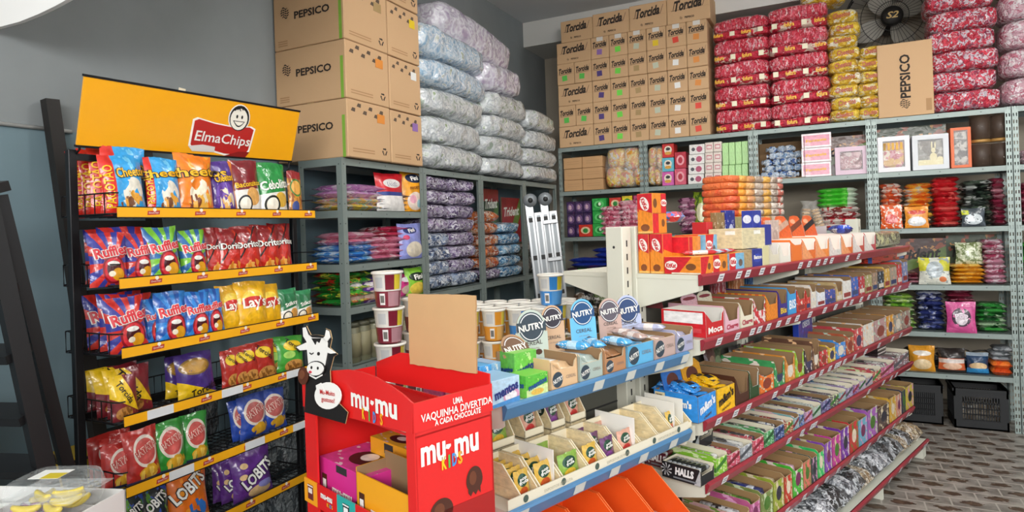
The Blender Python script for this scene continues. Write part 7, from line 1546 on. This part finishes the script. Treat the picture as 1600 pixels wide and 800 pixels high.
s.build('right_header', st_)
b = MB(); b.prism([(x * .98, z + .02 if 0 < i else z) for i, (x, z) in enumerate([(-hw, zs), (hw, zs), (hw, zt + .0), (hw * .5, zt + .004), (0, zt + .014), (-hw * .5, zt + .008), (-hw, zt - .03)])], MD, MD + .004, MR); b.build('back_header', st_)
b = MB(); b.box(-hw - .004, -hw, -.004, MD, zl, mp(476, 594)[1], MR); b.build('left_header', st_)
b = MB(); b.box(-hw, hw, 0, MD, zs - .012, zs - .008, MRI); b.box(hw * .1, hw - .01, .004, MD * .45, zs - .008, zs - .006, mat('c9bfae', .7)); b.build('top_tray', st_)
# body
s = MB(); s.box(hw - .005, hw, 0, MD, 0, zs, MR); cx = MD * .5
def rs(t, y, z, cap, w, col=WHITE, b=.03, xd=(0, 1, 0)): s.text(t, (hw + .0012, y, z), xd, (0, 0, 1), cap, col, w, bold=b)
def rz(px, py):
    d = ray(px, py); nr = F.X; q = (mc + hw) / d.dot(nr); p = d * q; return p.dot(F.Y) - F.off, EYE + p.z
y1, z1 = rz(676, 702); y2, z2 = rz(728, 688); 
rs('mu', y1, z1, .05, .062, b=.035); rs('mu', y2, z2, .05, .066, b=.035); yy, zz = rz(699, 692); s.add([(hw + .0012, yy + x, zz + z_ - .007) for x, z_ in [(-.006, -.003), (.002, -.006), (.008, -.001), (.008, .004), (-.004, .005)]], [[0, 1, 2, 3, 4]], WHITE)
for ch_, px, py, c in (('K', 693, 720, 'f2c21c'), ('I', 701, 717, '58b04a'), ('D', 709, 714, '3a8ad0'), ('S', 718, 711, 'f0a01c')): y_, z_ = rz(px, py); rs(ch_, y_, z_ - .004, .024, .0125 if ch_ != 'I' else .005, mat(c, .5), .04)
CHO = mat('4a2416', .45, 0, .2); CHL = mat('6a3a24', .45)
for px, py, rx, rz_ in ((741, 750, .023, .030), (690, 800, .030, .028)):
    y_, z_ = rz(px, py); s.add([(hw + .0010, y_ + rx * math.cos(a * .2618), z_ + rz_ * math.sin(a * .2618) * (1 if a < 13 else .8)) for a in range(24)], [list(range(24))], CHO)
    s.add([(hw + .0014, y_ - rx * .2 + rx * .45 * math.cos(a * .524), z_ + rz_ * .2 + rz_ * .5 * math.sin(a * .524)) for a in range(12)], [list(range(12))], CHL)
    s.add([(hw + .0012, y_ + x * rx, z_ - rz_ * (.75 + .3 * (k % 2))) for k, x in enumerate((-.8, -.5, -.2, .1, .4, .7))] + [(hw + .0012, y_ + .7 * rx, z_ - .5 * rz_), (hw + .0012, y_ - .8 * rx, z_ - .5 * rz_)], [list(range(8))], CHO)
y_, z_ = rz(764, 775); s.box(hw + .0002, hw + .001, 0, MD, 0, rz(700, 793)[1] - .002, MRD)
s.build('side_panel', st_)
b = MB(); b.box(-hw, -hw + .005, 0, MD, 0, zl, MR); b.build('side_panel', st_)
b = MB(); b.box(-hw, hw, MD - .005, MD, 0, zs, MRI); b.build('back_panel', st_)
pw = mp(496, 700)[0] + hw; qw = hw - mp(637, 720)[0]
b = MB(); b.box(-hw, -hw + pw, -.002, .003, 0, zl + .02, MR); b.box(hw - qw, hw, -.002, .003, 0, zs, MR); b.build('front_post', st_)
sh_ = zlip0 + .006
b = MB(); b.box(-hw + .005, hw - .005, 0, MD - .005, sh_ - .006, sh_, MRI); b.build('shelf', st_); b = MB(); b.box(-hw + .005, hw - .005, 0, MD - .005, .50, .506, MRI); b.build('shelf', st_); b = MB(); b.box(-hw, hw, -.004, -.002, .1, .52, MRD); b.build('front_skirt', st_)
xl = [mp(p, 760)[0] for p in (479, 503)] ; lx0 = -hw - .004; lx1 = hw - qw
b = MB(); cs = [('f0a01c', 0, .15), ('d8201f', .15, .365), ('2fa8a0', .365, .55), ('d8201f', .55, .80), ('b8408a', .80, 1.0)]
L_ = lx1 - lx0
for c, a, e in cs: b.box(lx0 + a * L_, lx0 + e * L_, -.007, -.004, zlip0 - .004, zlip1, mat(c, .42, 0, .2))
for a in (.26, .68):
    b.text('mu-mu', (lx0 + a * L_, -.0078, (zlip0 + zlip1) / 2 + .008), (1, 0, 0), (0, 0, 1), .014, WHITE, .055, bold=.05)
    for q, (ch_, c) in enumerate(zip('KIDS', ('f2c21c', '58b04a', '3a8ad0', 'f0a01c'))): b.text(ch_, (lx0 + a * L_ + .006 + .007 * q, -.0078, (zlip0 + zlip1) / 2 - .009), (1, 0, 0), (0, 0, 1), .008, mat(c, .5), bold=.03)
for a, c1, c2 in ((.075, '6a2a2a', 'e6d8d0'), (.46, '1f1f22', 'f0f0ee'), (.91, '5a2434', 'e0b0d0')):
    cx_m, cz_m = lx0 + a * L_, (zlip0 + zlip1) / 2; b.box(cx_m - .013, cx_m + .013, -.0082, -.007, cz_m - .02, cz_m + .016, mat(c1, .4)); b.box(cx_m - .009, cx_m + .009, -.0088, -.0082, cz_m - .004, cz_m + .008, mat(c2, .4)); b.box(cx_m - .013, cx_m + .013, -.0088, -.0082, cz_m + .012, cz_m + .015, mat(c2, .4))
b.build('shelf_lip', st_)
# plain cow cut-out with a speech bubble
COWB = mat('1a1818', .45); COWW = mat('f1efea', .5); CARD = mat('c8a878', .8)
cow = MB(); yo = -.012
def cp(pts, y, m, e=None): cow.prism([mp(a, b_) for a, b_ in pts][::-1], y - .0015, y, m, e or m)
def ccw(pts): return pts
body = [(486, 642), (546, 660), (549, 640), (530, 622), (522, 590), (490, 590), (487, 605)]
def cpoly(pts, y, m):
    q = [mp(a, b_) for a, b_ in pts]; A = sum(q[i][0] * q[(i + 1) % len(q)][1] - q[(i + 1) % len(q)][0] * q[i][1] for i in range(len(q)))
    if A < 0: q = q[::-1]
    cow.prism(q, y - .0016, y, m, CARD if y > yo - .0001 else m)
def el(cx, cy, rx, ry, n=18, a0=0): return [(cx + rx * math.cos(2 * math.pi * i / n + a0), cy + ry * math.sin(2 * math.pi * i / n + a0)) for i in range(n)]
back_ = [(484, 642), (548, 660), (552, 642), (532, 622), (525, 596), (524, 578), (530, 556), (536, 552), (524, 542), (527, 528), (524, 515), (517, 512), (515, 524), (505, 522), (494, 522), (487, 508), (481, 510), (481, 524), (485, 534), (470, 540), (472, 546), (487, 548), (488, 566), (486, 590)]
cpoly(back_, yo, COWB)
cpoly([(489, 546), (488, 532), (496, 526), (516, 527), (521, 534), (520, 552), (517, 568), (513, 580), (496, 580), (491, 568)], yo - .002, COWW)
cpoly([(482, 511), (486, 510), (490, 521), (496, 526), (488, 532), (483, 524)], yo - .002, COWW); cpoly([(523, 516), (519, 514), (517, 524), (513, 528), (520, 533), (525, 526)], yo - .002, COWW)
cpoly([(472, 541), (487, 534), (489, 545), (478, 546)], yo - .002, COWW); cpoly([(520, 540), (534, 550), (526, 551), (520, 549)], yo - .002, COWW)
cpoly([(497, 527), (512, 527), (509, 534), (505, 531), (503, 537), (500, 532)], yo - .0038, COWB)
cpoly(el(504, 574, 14.5, 12), yo - .004, COWB); cpoly(el(504, 574, 13, 10.6), yo - .0058, COWW)
for px_, py_ in ((499, 572), (509, 573)): cpoly(el(px_, py_, 1.2, 2.4, 8), yo - .0076, COWB)
cpoly(el(508, 551, 1.8, 2.8, 10), yo - .0042, COWB); cpoly([(494, 549), (497, 551), (500, 549), (500, 550.5), (497, 552.5), (494, 550.5)], yo - .0042, COWB)
cpoly([(494, 583), (504, 588), (514, 583), (514, 585), (504, 590.5), (494, 585)], yo - .0042, COWW); cpoly(el(497, 579, 2.2, 2.2, 8), yo - .0076, mat('c83a4a', .5))
cpoly(el(485, 585, 8, 14), yo - .006, mat('5a2f1e', .45)); cpoly(el(484, 583, 4, 7), yo - .0078, mat('74442c', .45))
cpoly(el(523, 616, 21, 21, 22) , yo - .004, COWW); cpoly([(504, 600), (512, 596), (520, 612), (508, 622)], yo - .0041, COWW)
x, z_ = mp(523, 611); cow.text('Mu-Muito', (x, yo - .0062, z_), (1, 0, .08), (0, 0, 1), .0105, mat('c82a2a', .5), .070, bold=.012)
x, z_ = mp(524, 622); cow.text('gostoso!', (x, yo - .0062, z_), (1, 0, .08), (0, 0, 1), .0105, mat('c82a2a', .5), .062, bold=.012)
cow.build('cow_cutout', st_)
# brown cardboard sheet stuck up at the back
cq = [(640, 569), (690, 576), (744, 584), (743, 520), (742, 462), (690, 460), (637, 459), (638, 515)]
mb = MB(); pts = [F.P(a, b_, MD - .006) for a, b_ in cq]; rj = random.Random(2); dense = []
for i in range(len(pts)):
    a, e = pts[i], pts[(i + 1) % len(pts)]
    for k in range(7): t = k / 7; dense.append((a[0] + (e[0] - a[0]) * t - mc + (rj.uniform(-.0012, .0012) if k else 0), a[1] + (e[1] - a[1]) * t + (rj.uniform(-.0012, .0012) if k else 0)))
mb.prism(dense, 0, .004, mat('d0a878', .85, mottle=.12, bscale=14), KRAFTD); o = mb.build('cardboard_sheet'); o.matrix_world = F.M(mc, 0, MD - .0055); tag(o, 'blank torn-edged brown cardboard sheet upright behind the red stand', 'cardboard')
# boxes inside
def inbox(pxa, pxb, pyt, yo, d, c, ctop, label, open_=False, txt=True):
    xa, xb = F.P(pxa, 730, yo)[0], F.P(pxb, 730, yo)[0]; zt_ = F.P((pxa + pxb) / 2, pyt, yo)[1]; w = xb - xa; h = zt_ - sh_
    mb = MB(); f = mat(c, .42, 0, .2)
    if open_:
        t = .003; mb.box(-w / 2, w / 2, 0, t, 0, h, f, faces={'+y': KRAFTIN}); mb.box(-w / 2, w / 2, d - t, d, 0, h * 1.25, f, faces={'-y': KRAFTIN}); mb.box(-w / 2, -w / 2 + t, 0, d, 0, h * 1.1, f, faces={'+x': KRAFTIN}); mb.box(w / 2 - t, w / 2, 0, d, 0, h * 1.1, f, faces={'-x': KRAFTIN}); mb.box(-w / 2, w / 2, 0, d, 0, .003, KRAFTIN)
    else:
        mb.box(-w / 2, w / 2, 0, d, 0, h, f, .001, faces={'+z': art(ctop, [('noise', 4, .58, 'e9d0d8'), ('ell', .5, .5, .25, .3, '2a2226'), ('ell', .5, .55, .12, .16, 'efe9e2')], .42, .2, .03)})
        mb.box(-w * .12, w * .10, -.001, .001, h * .80, h * .97, DARK)
    if txt: mb.text('mu-mu', (0, -.0012, h * .36), (1, 0, 0), (0, 0, 1), h * .16, WHITE, w * .42, bold=.05); mb.add([(w * .36 + w * .09 * math.cos(a * .524), -.001, h * .22 + h * .2 * math.sin(a * .524)) for a in range(12)], [list(range(12))], CHO); mb.box(-w * .44, -w * .34, -.0015, -.0003, h * .15, h * .62, CHO); mb.box(-w * .425, -w * .355, -.002, -.0015, h * .3, h * .5, WHITE)
    o = mb.build('chocolate_box'); o.matrix_world = F.M((xa + xb) / 2, sh_ + .001, yo); tag(o, label, 'chocolate box'); return o
inbox(500, 572, 730, .02, .14, 'd0308a', 'd84898', 'pink chocolate box with its lid tucked in, inside the red stand'); inbox(556, 640, 757, .008, .08, 'e8a01c', 'e8a01c', 'open amber chocolate box at the front of the red stand', True)
inbox(580, 640, 694, .12, .075, 'e0981c', 'e8b83a', 'amber chocolate box at the back of the red stand', txt=False)

# ---------------------------------------------------------------- tubs
def tub(w, h, c, c2):
    """clear-walled tub: white upper half with a printed patch, coloured lower half"""
    r1 = w * .37; r2 = w * .46; um = art('dcdad2', [('rect', .50, h * .5, .605, h * .92, c), ('rect', .605, h * .5, .69, h * .92, 'd9c43a'), ('rect', .37, h * .55, .47, h * .85, 'c4c6c6'), ('rect', .0, h * .5, .10, h * .92, c)], .3, .5, .05)
    lm = art(c, [('rect', .42, h * .08, .49, h * .40, 'efedea'), ('rect', .53, h * .04, .68, h * .44, c2), ('rect', .43, h * .14, .48, h * .34, '77746e')], .3, .5, .05)
    b = MB(); b.lathe([(0, .002), (r1 * .95, 0), (r1, .006), (r1 + (r2 - r1) * .46, h * .46)], lm, 28, capb=False, capt=False); b.lathe([(r1 + (r2 - r1) * .46, h * .46), (r2, h * .94), (r2 * 1.02, h * .95)], um, 28, capb=False, capt=False)
    o = b.build('tub'); l = MB(); l.lathe([(r2 * 1.02, h * .93), (w / 2, h * .935), (w / 2, h * .985), (w * .47, h), (w * .44, h), (w * .43, h * .985), (0, h * .985)], mat('e9e6dc', .4, 0, .3), 28, capb=False); l.build('lid', o); return o
def at_depth(px, py, dep):
    d = ray(px, py) / FPX; return Vector((0, 0, EYE)) + d * dep
def tput(key, mk, px, dep, z, rot, label, group):
    p = at_depth(px, 400, dep); p = Vector((p.x, p.y, z)); vd = math.atan2(p.y, p.x)
    return put(key, mk, Matrix.Translation(p) @ Matrix.Rotation(vd + R(rot), 4, 'Z'), label, 'tub', group)
TT = .90
mk_m = lambda: tub(.122, .134, '7a2434', 'b0848c'); mk_o = lambda: tub(.122, .150, 'dc9430', 'e6b060'); mk_b = lambda: tub(.135, .150, '3a86cc', '5a9ad4')
for k in range(4): tput('tubm', mk_m, 604 - k * -.5, 2.42, 1.4325 - .1345 * (k + 1) - .0, -10 + 8 * k, 'maroon and white tub, %s of the front column behind the red stand' % ['topmost', 'second from top', 'third from top', 'lowest'][k], 'maroon tubs behind the red stand')
for k in range(3): tput('tubm', mk_m, 648, 2.62, 1.4325 - .1345 * (k + 2) + .01, 14, 'maroon and white tub, %s of the column half hidden by the cardboard sheet' % ['topmost', 'middle', 'lowest'][k], 'maroon tubs behind the red stand')
ti = 0
for row, (dep, pxs) in enumerate(((3.06, (728, 768, 808, 846)), (3.22, (750, 789, 827, 866, 897)), (3.38, (735, 772, 809, 846, 880)))):
    for j, px in enumerate(pxs):
        key, mk, nm = ('tubo', mk_o, 'orange') if (j < 2 or j == 4) else ('tubb', mk_o, 'blue')
        if nm == 'blue': key, mk = 'tubb2', lambda: tub(.122, .150, '3a86cc', 'd8b84a')
        for lv_ in range(2):
            tput(key, mk, px, dep, TT + .151 * lv_, (ti * 17) % 30 - 15, '%s and white tub, %s layer, %s row of the tub block, %s from the left' % (nm, ['lower', 'upper'][lv_], ['front', 'middle', 'rear'][row], ORD[j]), 'tub block behind the blue gondola'); ti += 1
tput('tubt', mk_b, 859, 3.12, TT + .303, -6, 'blue and white tub standing alone on top of the tub block', None)
p0 = at_depth(600, 400, 2.4); p1 = at_depth(820, 400, 3.2); c0 = (p0 + p1) / 2; an = math.atan2(p1.y - p0.y, p1.x - p0.x)
r = empty('table', Matrix.Translation((c0.x, c0.y, 0)) @ Matrix.Rotation(an, 4, 'Z')); tag(r, 'white topped table under the tubs behind the gondola', 'table')
mb = MB(); mb.box(-.52, .75, -.12, .40, TT - .03, TT - .001, mat('cfcdc6', .5), .003); mb.build('table_top', r)
for x in (-.48, .70):
    for y in (-.08, .36): mb = MB(); mb.box(x - .02, x + .02, y - .02, y + .02, 0, TT - .03, mat('8a8c8c', .4, .4)); mb.build('leg', r)

# ---------------------------------------------------------------- folded aluminium ladder
ALU = mat('c3c7ca', .32, .55); ALD = mat('8a9094', .4, .5)
lp_ = at_depth(876, 400, 4.6)
r = empty('aluminium_ladder', Matrix.Translation((lp_.x, lp_.y, 0)) @ Matrix.Rotation(YAW + R(4), 4, 'Z') @ Matrix.Rotation(R(-5), 4, 'Y')); tag(r, 'folded silver aluminium ladder with round hinges, upright in the back corner', 'ladder')
HT = 1.80
for x0, y, hg in ((-.068, -.03, 1), (-.010, -.028, 0), (.050, .05, 1), (.108, .052, 0)):
    mb = MB(); w_ = .0285
    mb.box(x0 - w_, x0 + w_, y - .014, y + .014, 0.02, HT - (.03 if hg else .10), ALU, .003); mb.box(x0 - w_ * .45, x0 + w_ * .45, y - .0145, y - .0135, .04, HT - .12, ALD)
    for k in range(6):
        z = .30 + .27 * k; mb.box(x0 - .014, x0 + .014, y - .0185, y - .014, z - .016, z + .016, BLACK)
    mb.build('stile', r)
    if hg:
        mb = MB(); mb.lathe([(0, -.03), (.044, -.03), (.048, -.024), (.048, .03), (0, .03)], ALD, 24, Matrix.Translation((x0 + .012, y, HT - .01)) @ XF); mb.lathe([(0, -.002), (.018, -.002), (.018, .006), (0, .006)], BLACK, 14, Matrix.Translation((x0 + .012, y - .03, HT - .01)) @ XF); mb.build('hinge', r)
for k in range(6):
    mb = MB(); z = .26 + .27 * k; mb.box(-.09, .13, .0, .03, z, z + .028, ALU, .003); mb.build('rung', r)

# ---------------------------------------------------------------- left corner: dark ladders, bottle bags, white display box, clamshell
DW = mat('1d1a18', .6, mottle=.3, bscale=20)
def beam(mb, a, b, w, d, m):
    a, b = Vector(a), Vector(b); t = (b - a).normalized(); s_ = t.cross(Vector((0, -.3, .95)).normalized() if abs(t.z) < .9 else Vector((1, 0, 0))).normalized(); n_ = t.cross(s_)
    vs = [p + s_ * sx * w / 2 + n_ * sy * d / 2 for p in (a, b) for sx, sy in ((-1, -1), (1, -1), (1, 1), (-1, 1))]
    mb.add(vs, [[3, 2, 1, 0], [4, 5, 6, 7], [0, 1, 5, 4], [1, 2, 6, 5], [2, 3, 7, 6], [3, 0, 4, 7]], m)
def onwall(px, py, x): d = ray(px, py); t = x / d.x; return Vector((x, d.y * t, EYE + d.z * t))
r = empty('wooden_ladder', Matrix.Translation((-2.66, 1.4, 0))); tag(r, 'dark wooden ladder leaning on the wall behind the black rack', 'ladder'); O = Vector((-2.66, 1.4, 0))
a, b = onwall(78, 156, -2.71), onwall(110, 380, -2.66); d_ = (b - a); e = a + d_ * (a.z / (a.z - b.z))
for off_ in (0, .36):
    mb = MB(); of = Vector((0, off_, 0)); beam(mb, a + of - O, e + of - O, .05, .04, DW); mb.build('stile', r)
for k in range(7):
    t = .1 + .13 * k; p = a + (e - a) * t; mb = MB(); beam(mb, p + Vector((0, -.0, 0)) - O, p + Vector((0, .36, 0)) - O, .03, .035, DW); mb.build('rung', r)
# dark step ladder by the left edge
A = at_depth(-6, 385, 1.60); B = at_depth(62, 700, 1.63); 
r = empty('step_ladder', Matrix.Translation((B.x, B.y, 0))); tag(r, 'dark step ladder standing at the left edge in front of the wall', 'ladder'); O = Vector((B.x, B.y, 0))
DM = mat('141416', .5, .2)
k_ = B.z / (A.z - B.z); foot = B + (B - A) * k_; top_ = A + (A - B) * .25
side_ = Vector((-.32, -.10, 0)); sp_ = (top_ + side_ * 1.0); 
for s0 in (0, 1):
    o_ = side_ * s0; mb = MB(); beam(mb, top_ + o_ * .85 - O, foot + o_ - O, .042, .026, DM); mb.build('stile', r)
for py in (455, 553, 650, 735):
    t = (at_depth(30, py, 1.615).z - top_.z) / (foot.z - top_.z); p = top_ + (foot - top_) * t; mb = MB(); beam(mb, p - O, p + side_ * (.85 + .15 * t) - O, .075, .022, DM); mb.build('step', r)
rear = Vector((-.16, .16, 0))
for s0 in (0, 1):
    o_ = side_ * s0; mb = MB(); beam(mb, top_ + o_ * .85 + Vector((0, .03, 0)) - O, foot + o_ + rear - O, .03, .022, DM); mb.build('rear_leg', r)
mb = MB(); beam(mb, top_ - O + Vector((.03, 0, .01)), top_ + side_ * .85 - O + Vector((-.03, 0, .01)), .10, .025, DM); mb.build('top_cap', r)
BTL = prn(['5a646c', '788288', '3a444c', '98a2a8', '4a545a', '8a949a'], 16, (1, 1, .6), .1, .9, .8, 16)
for i, (x, y, z_) in enumerate(((-2.52, .70, 0), (-2.10, .62, 0), (-2.52, 1.06, 0), (-2.52, .70, .385), (-2.52, 1.06, .385), (-2.14, 1.0, 0), (-2.52, .88, .77))):
    o = bale('bottle_bag', .33, .33, .38, BTL, 4, 1, .55, .12, i + 20, nu=32, nv=14); o.matrix_world = Matrix.Translation((x, y - .17, z_)) @ Matrix.Rotation(R(4 if i % 2 else -4), 4, 'Z'); tag(o, 'clear bag of empty bottles by the left wall, %s' % ['nearest at the bottom', 'front one on the floor', 'far one on the floor', 'middle one', 'upper far one', 'one by the rack foot', 'topmost'][i], 'bottle bag', 'clear bottle bags by the left wall')
a = onwall(78, 655, -2.45); b = onwall(125, 650, -2.45)
mb = MB(); mb.box(-.17, .17, 0, .16, 0, .22, mat('b0921f', .55), .003); mb.box(-.172, .172, -.001, .161, .205, .212, BLACK); mb.text('PEPSICO', (0, -.0012, .10), (1, 0, 0), (0, 0, 1), .03, mat('7a6414', .6), .14); o = mb.build('carton'); o.matrix_world = LEFT.M(1.50, .58, .19); tag(o, 'yellow carton with a dark strap low behind the rack post', 'carton')
mb = MB(); mb.box(-.2, .2, 0, .16, 0, .58, mat('4a4036', .8), .003); o = mb.build('carton'); o.matrix_world = LEFT.M(1.50, 0, .19); tag(o, 'tall dim brown carton under the yellow one', 'carton')
# white card display box with partitions, corner to corner at the lower left
WC = mat('d4d4d2', .6); WCI = mat('c4c4c0', .65)
zt_ = 1.05; yw = R(18.3); W_, D_ = .50, .30; _yd = Vector((-math.sin(yw), math.cos(yw), 0)); c = Vector((-1.349, .847, 0)) - _yd * D_
r = Matrix.Translation((c.x, c.y, 0)) @ Matrix.Rotation(yw, 4, 'Z'); zb = zt_ - .12
W_, D_ = .50, .30
mb = MB()
mb.box(-W_, 0, 0, .004, zb, zt_ - .03, WC); mb.box(-.004, 0, 0, D_, zb, zt_, WC); mb.box(-W_, 0, D_ - .004, D_, zb, zt_, WC); mb.box(-W_, -W_ + .004, 0, D_, zb, zt_, WC); mb.box(-W_, 0, 0, D_, zb, zb + .004, WCI)
mb.box(-.20, -.196, .004, D_ - .004, zb, zt_ - .004, WCI); mb.box(-W_ + .004, -.004, D_ - .056, D_ - .052, zb, zt_ - .012, WCI)
o = mb.build('display_box', None, r); tag(o, 'white partitioned card box of wrapped sweets in the lower left corner', 'display box')
st2 = empty('counter_table', r); tag(st2, 'low white counter stand under the partitioned box', 'table'); mb = MB(); mb.box(-W_ - .02, .02, -.02, D_ + .02, zb - .03, zb - .001, WC, .003); mb.build('table_top', st2)
for x in (-W_, 0):
    for y in (0, D_): mb = MB(); mb.box(x - .015, x + .015, y - .015, y + .015, 0, zb - .03, mat('8a8c8c', .4, .4)); mb.build('leg', st2)
PV = prn(['8a2a7a', 'a83a94', '6a1a5a', 'd8a0cc'], 30, (1, 1, 1), .15, .9, .6, 40); GV = prn(['3a9a3a', '6ac05a', 'a8e090', '2a7a2a'], 30, (1, 1, 1), .15, .9, .6, 40)
rj = random.Random(9)
for i in range(34):
    g_ = i >= 22
    def mk(m=None):
        b = MB(); superq(b, .028, .024, .02, GV if g_ else PV, 1, 1, .7, .06, 3, 10, 7, cells=False)
        for s_ in (-1, 1): b.lathe([(.003, 0), (.013, .012), (.011, .016)], GV if g_ else PV, 8, Matrix.Translation((s_ * .011, .012, .010)) @ Matrix.Rotation(s_ * R(90), 4, 'Y'))
        return b.build('wrapped_sweet')
    x = rj.uniform(-.42, -.23) if g_ else rj.uniform(-.18, -.02); y = rj.uniform(.14, .235); lay = (i % 22) // 8
    put(('ws', g_), mk, r @ Matrix.Translation((x, y, zb + .006 + .066 + .018 * lay)) @ Matrix.Rotation(rj.uniform(0, 6), 4, 'Z'), ('green' if g_ else 'purple') + ' foil sweet heaped in the white partitioned box', 'sweet', ('green' if g_ else 'purple') + ' foil sweets')
for nm_, x0_, x1_, c_ in (('purple', -.194, -.006, '6a1a5a'), ('green', -.494, -.202, '2a7a2a')):
    mb = MB(); mb.box(x0_, x1_, .006, D_ - .058, zb + .004, zb + .07, prn([c_, 'a83a94' if nm_ == 'purple' else '6ac05a', 'd8c0d0'], 40, bump=.8)); o = mb.build('sweets_layer', None, r); tag(o, 'packed lower layer of %s foil sweets in the white box' % nm_, 'sweets', None, 'stuff')
# clear clamshell of yellow sweets on the box
CM = r @ Matrix.Translation((-.082, D_ - .088, zt_ - .006)) @ Matrix.Rotation(R(6), 4, 'Z') @ Matrix.Scale(.74, 4)
def shell(mb, w, d, z0, z1, m, inset, n=26):
    vs = []; fs = []; ring = []
    for z, k in ((z0, 1 - (inset if z1 < z0 else 0)), ):
        pass
    prof = [(1.0, z0), (1.0, z0 + (z1 - z0) * .15), (1 - inset * .5, z0 + (z1 - z0) * .55), (1 - inset, z0 + (z1 - z0) * .9), (1 - inset * 1.5, z1)]
    for k, z in prof:
        for i in range(n * 4):
            t = i / (n * 4) * 4; sd, f = int(t), t - int(t); rib = 1 + .012 * (1 if i % 2 else -1) * (1 if .2 < (z - z0) / (z1 - z0) < .95 else 0)
            p = [(-1 + 2 * f, -1), (1, -1 + 2 * f), (1 - 2 * f, 1), (-1, 1 - 2 * f)][sd]
            q = (abs(p[0]) ** 6 + abs(p[1]) ** 6) ** (1 / 6); vs.append((p[0] / q * w / 2 * k * rib, p[1] / q * d / 2 * k * rib, z))
    N_ = n * 4
    for j in range(len(prof) - 1):
        for i in range(N_): fs.append([j * N_ + i, j * N_ + (i + 1) % N_, (j + 1) * N_ + (i + 1) % N_, (j + 1) * N_ + i])
    fs.append(list(range((len(prof) - 1) * N_, len(prof) * N_)))
    mb.add(vs, fs, m, smooth=False)
PET = film('e6ecec', .11, .05)
mb = MB(); shell(mb, .20, .16, .048, .003, PET, .10); mb.box(-.105, .105, -.085, .085, .047, .0485, film('e6ecec', .2, .06)); o = mb.build('clamshell_tub', None, CM); tag(o, 'clear plastic clamshell of yellow banana sweets on the white box', 'clamshell')
mb = MB(); shell(mb, .20, .16, .049, .092, PET, .10); l_ = mb.build('lid', o)
mb = MB(); mb.box(-.052, .03, -.03, .035, .0925, .0932, mat('e4e6e2', .5)); mb.box(-.02, .03, -.03, .01, .0932, .0936, mat('c9b52c', .5)); mb.build('label', l_)
YW = mat('d3bd2a', .45, bump=.2, bscale=60)
for i, (x, y, z_, a_) in enumerate(((-.045, -.045, .012, 10), (.03, -.05, .012, -25), (.055, .0, .012, 60), (-.02, .02, .014, 15), (-.06, .03, .012, 80), (.02, .04, .014, -10), (-.02, -.02, .034, -30), (.035, .0, .034, 25), (.06, -.04, .03, 30))):
    def mk():
        b = MB(); n_ = 9; vs = []; fs = []
        for k in range(n_):
            t = k / (n_ - 1); an_ = R(-40 + 80 * t); rr = .013 * (math.sin(math.pi * (.08 + .84 * t)) ** .6); cx_q, cz_q = .05 * math.sin(an_), .05 - .05 * math.cos(an_)
            for q in range(10): a2 = 2 * math.pi * q / 10; vs.append((cx_q * 1.1 + rr * math.cos(a2) * -math.sin(an_) * .6, rr * math.sin(a2), cz_q + rr * math.cos(a2) * .9 + .004))
        for k in range(n_ - 1):
            for q in range(10): fs.append([k * 10 + q, k * 10 + (q + 1) % 10, (k + 1) * 10 + (q + 1) % 10, (k + 1) * 10 + q])
        b.add(vs, fs + [list(range(10))[::-1], list(range((n_ - 1) * 10, n_ * 10))], YW, smooth=True); return b.build('banana_sweet')
    put('ban', mk, CM @ Matrix.Translation((x, y, z_)) @ Matrix.Rotation(R(a_), 4, 'Z'), 'yellow banana-shaped sweet inside the clear clamshell', 'sweet', 'banana sweets in the clamshell')
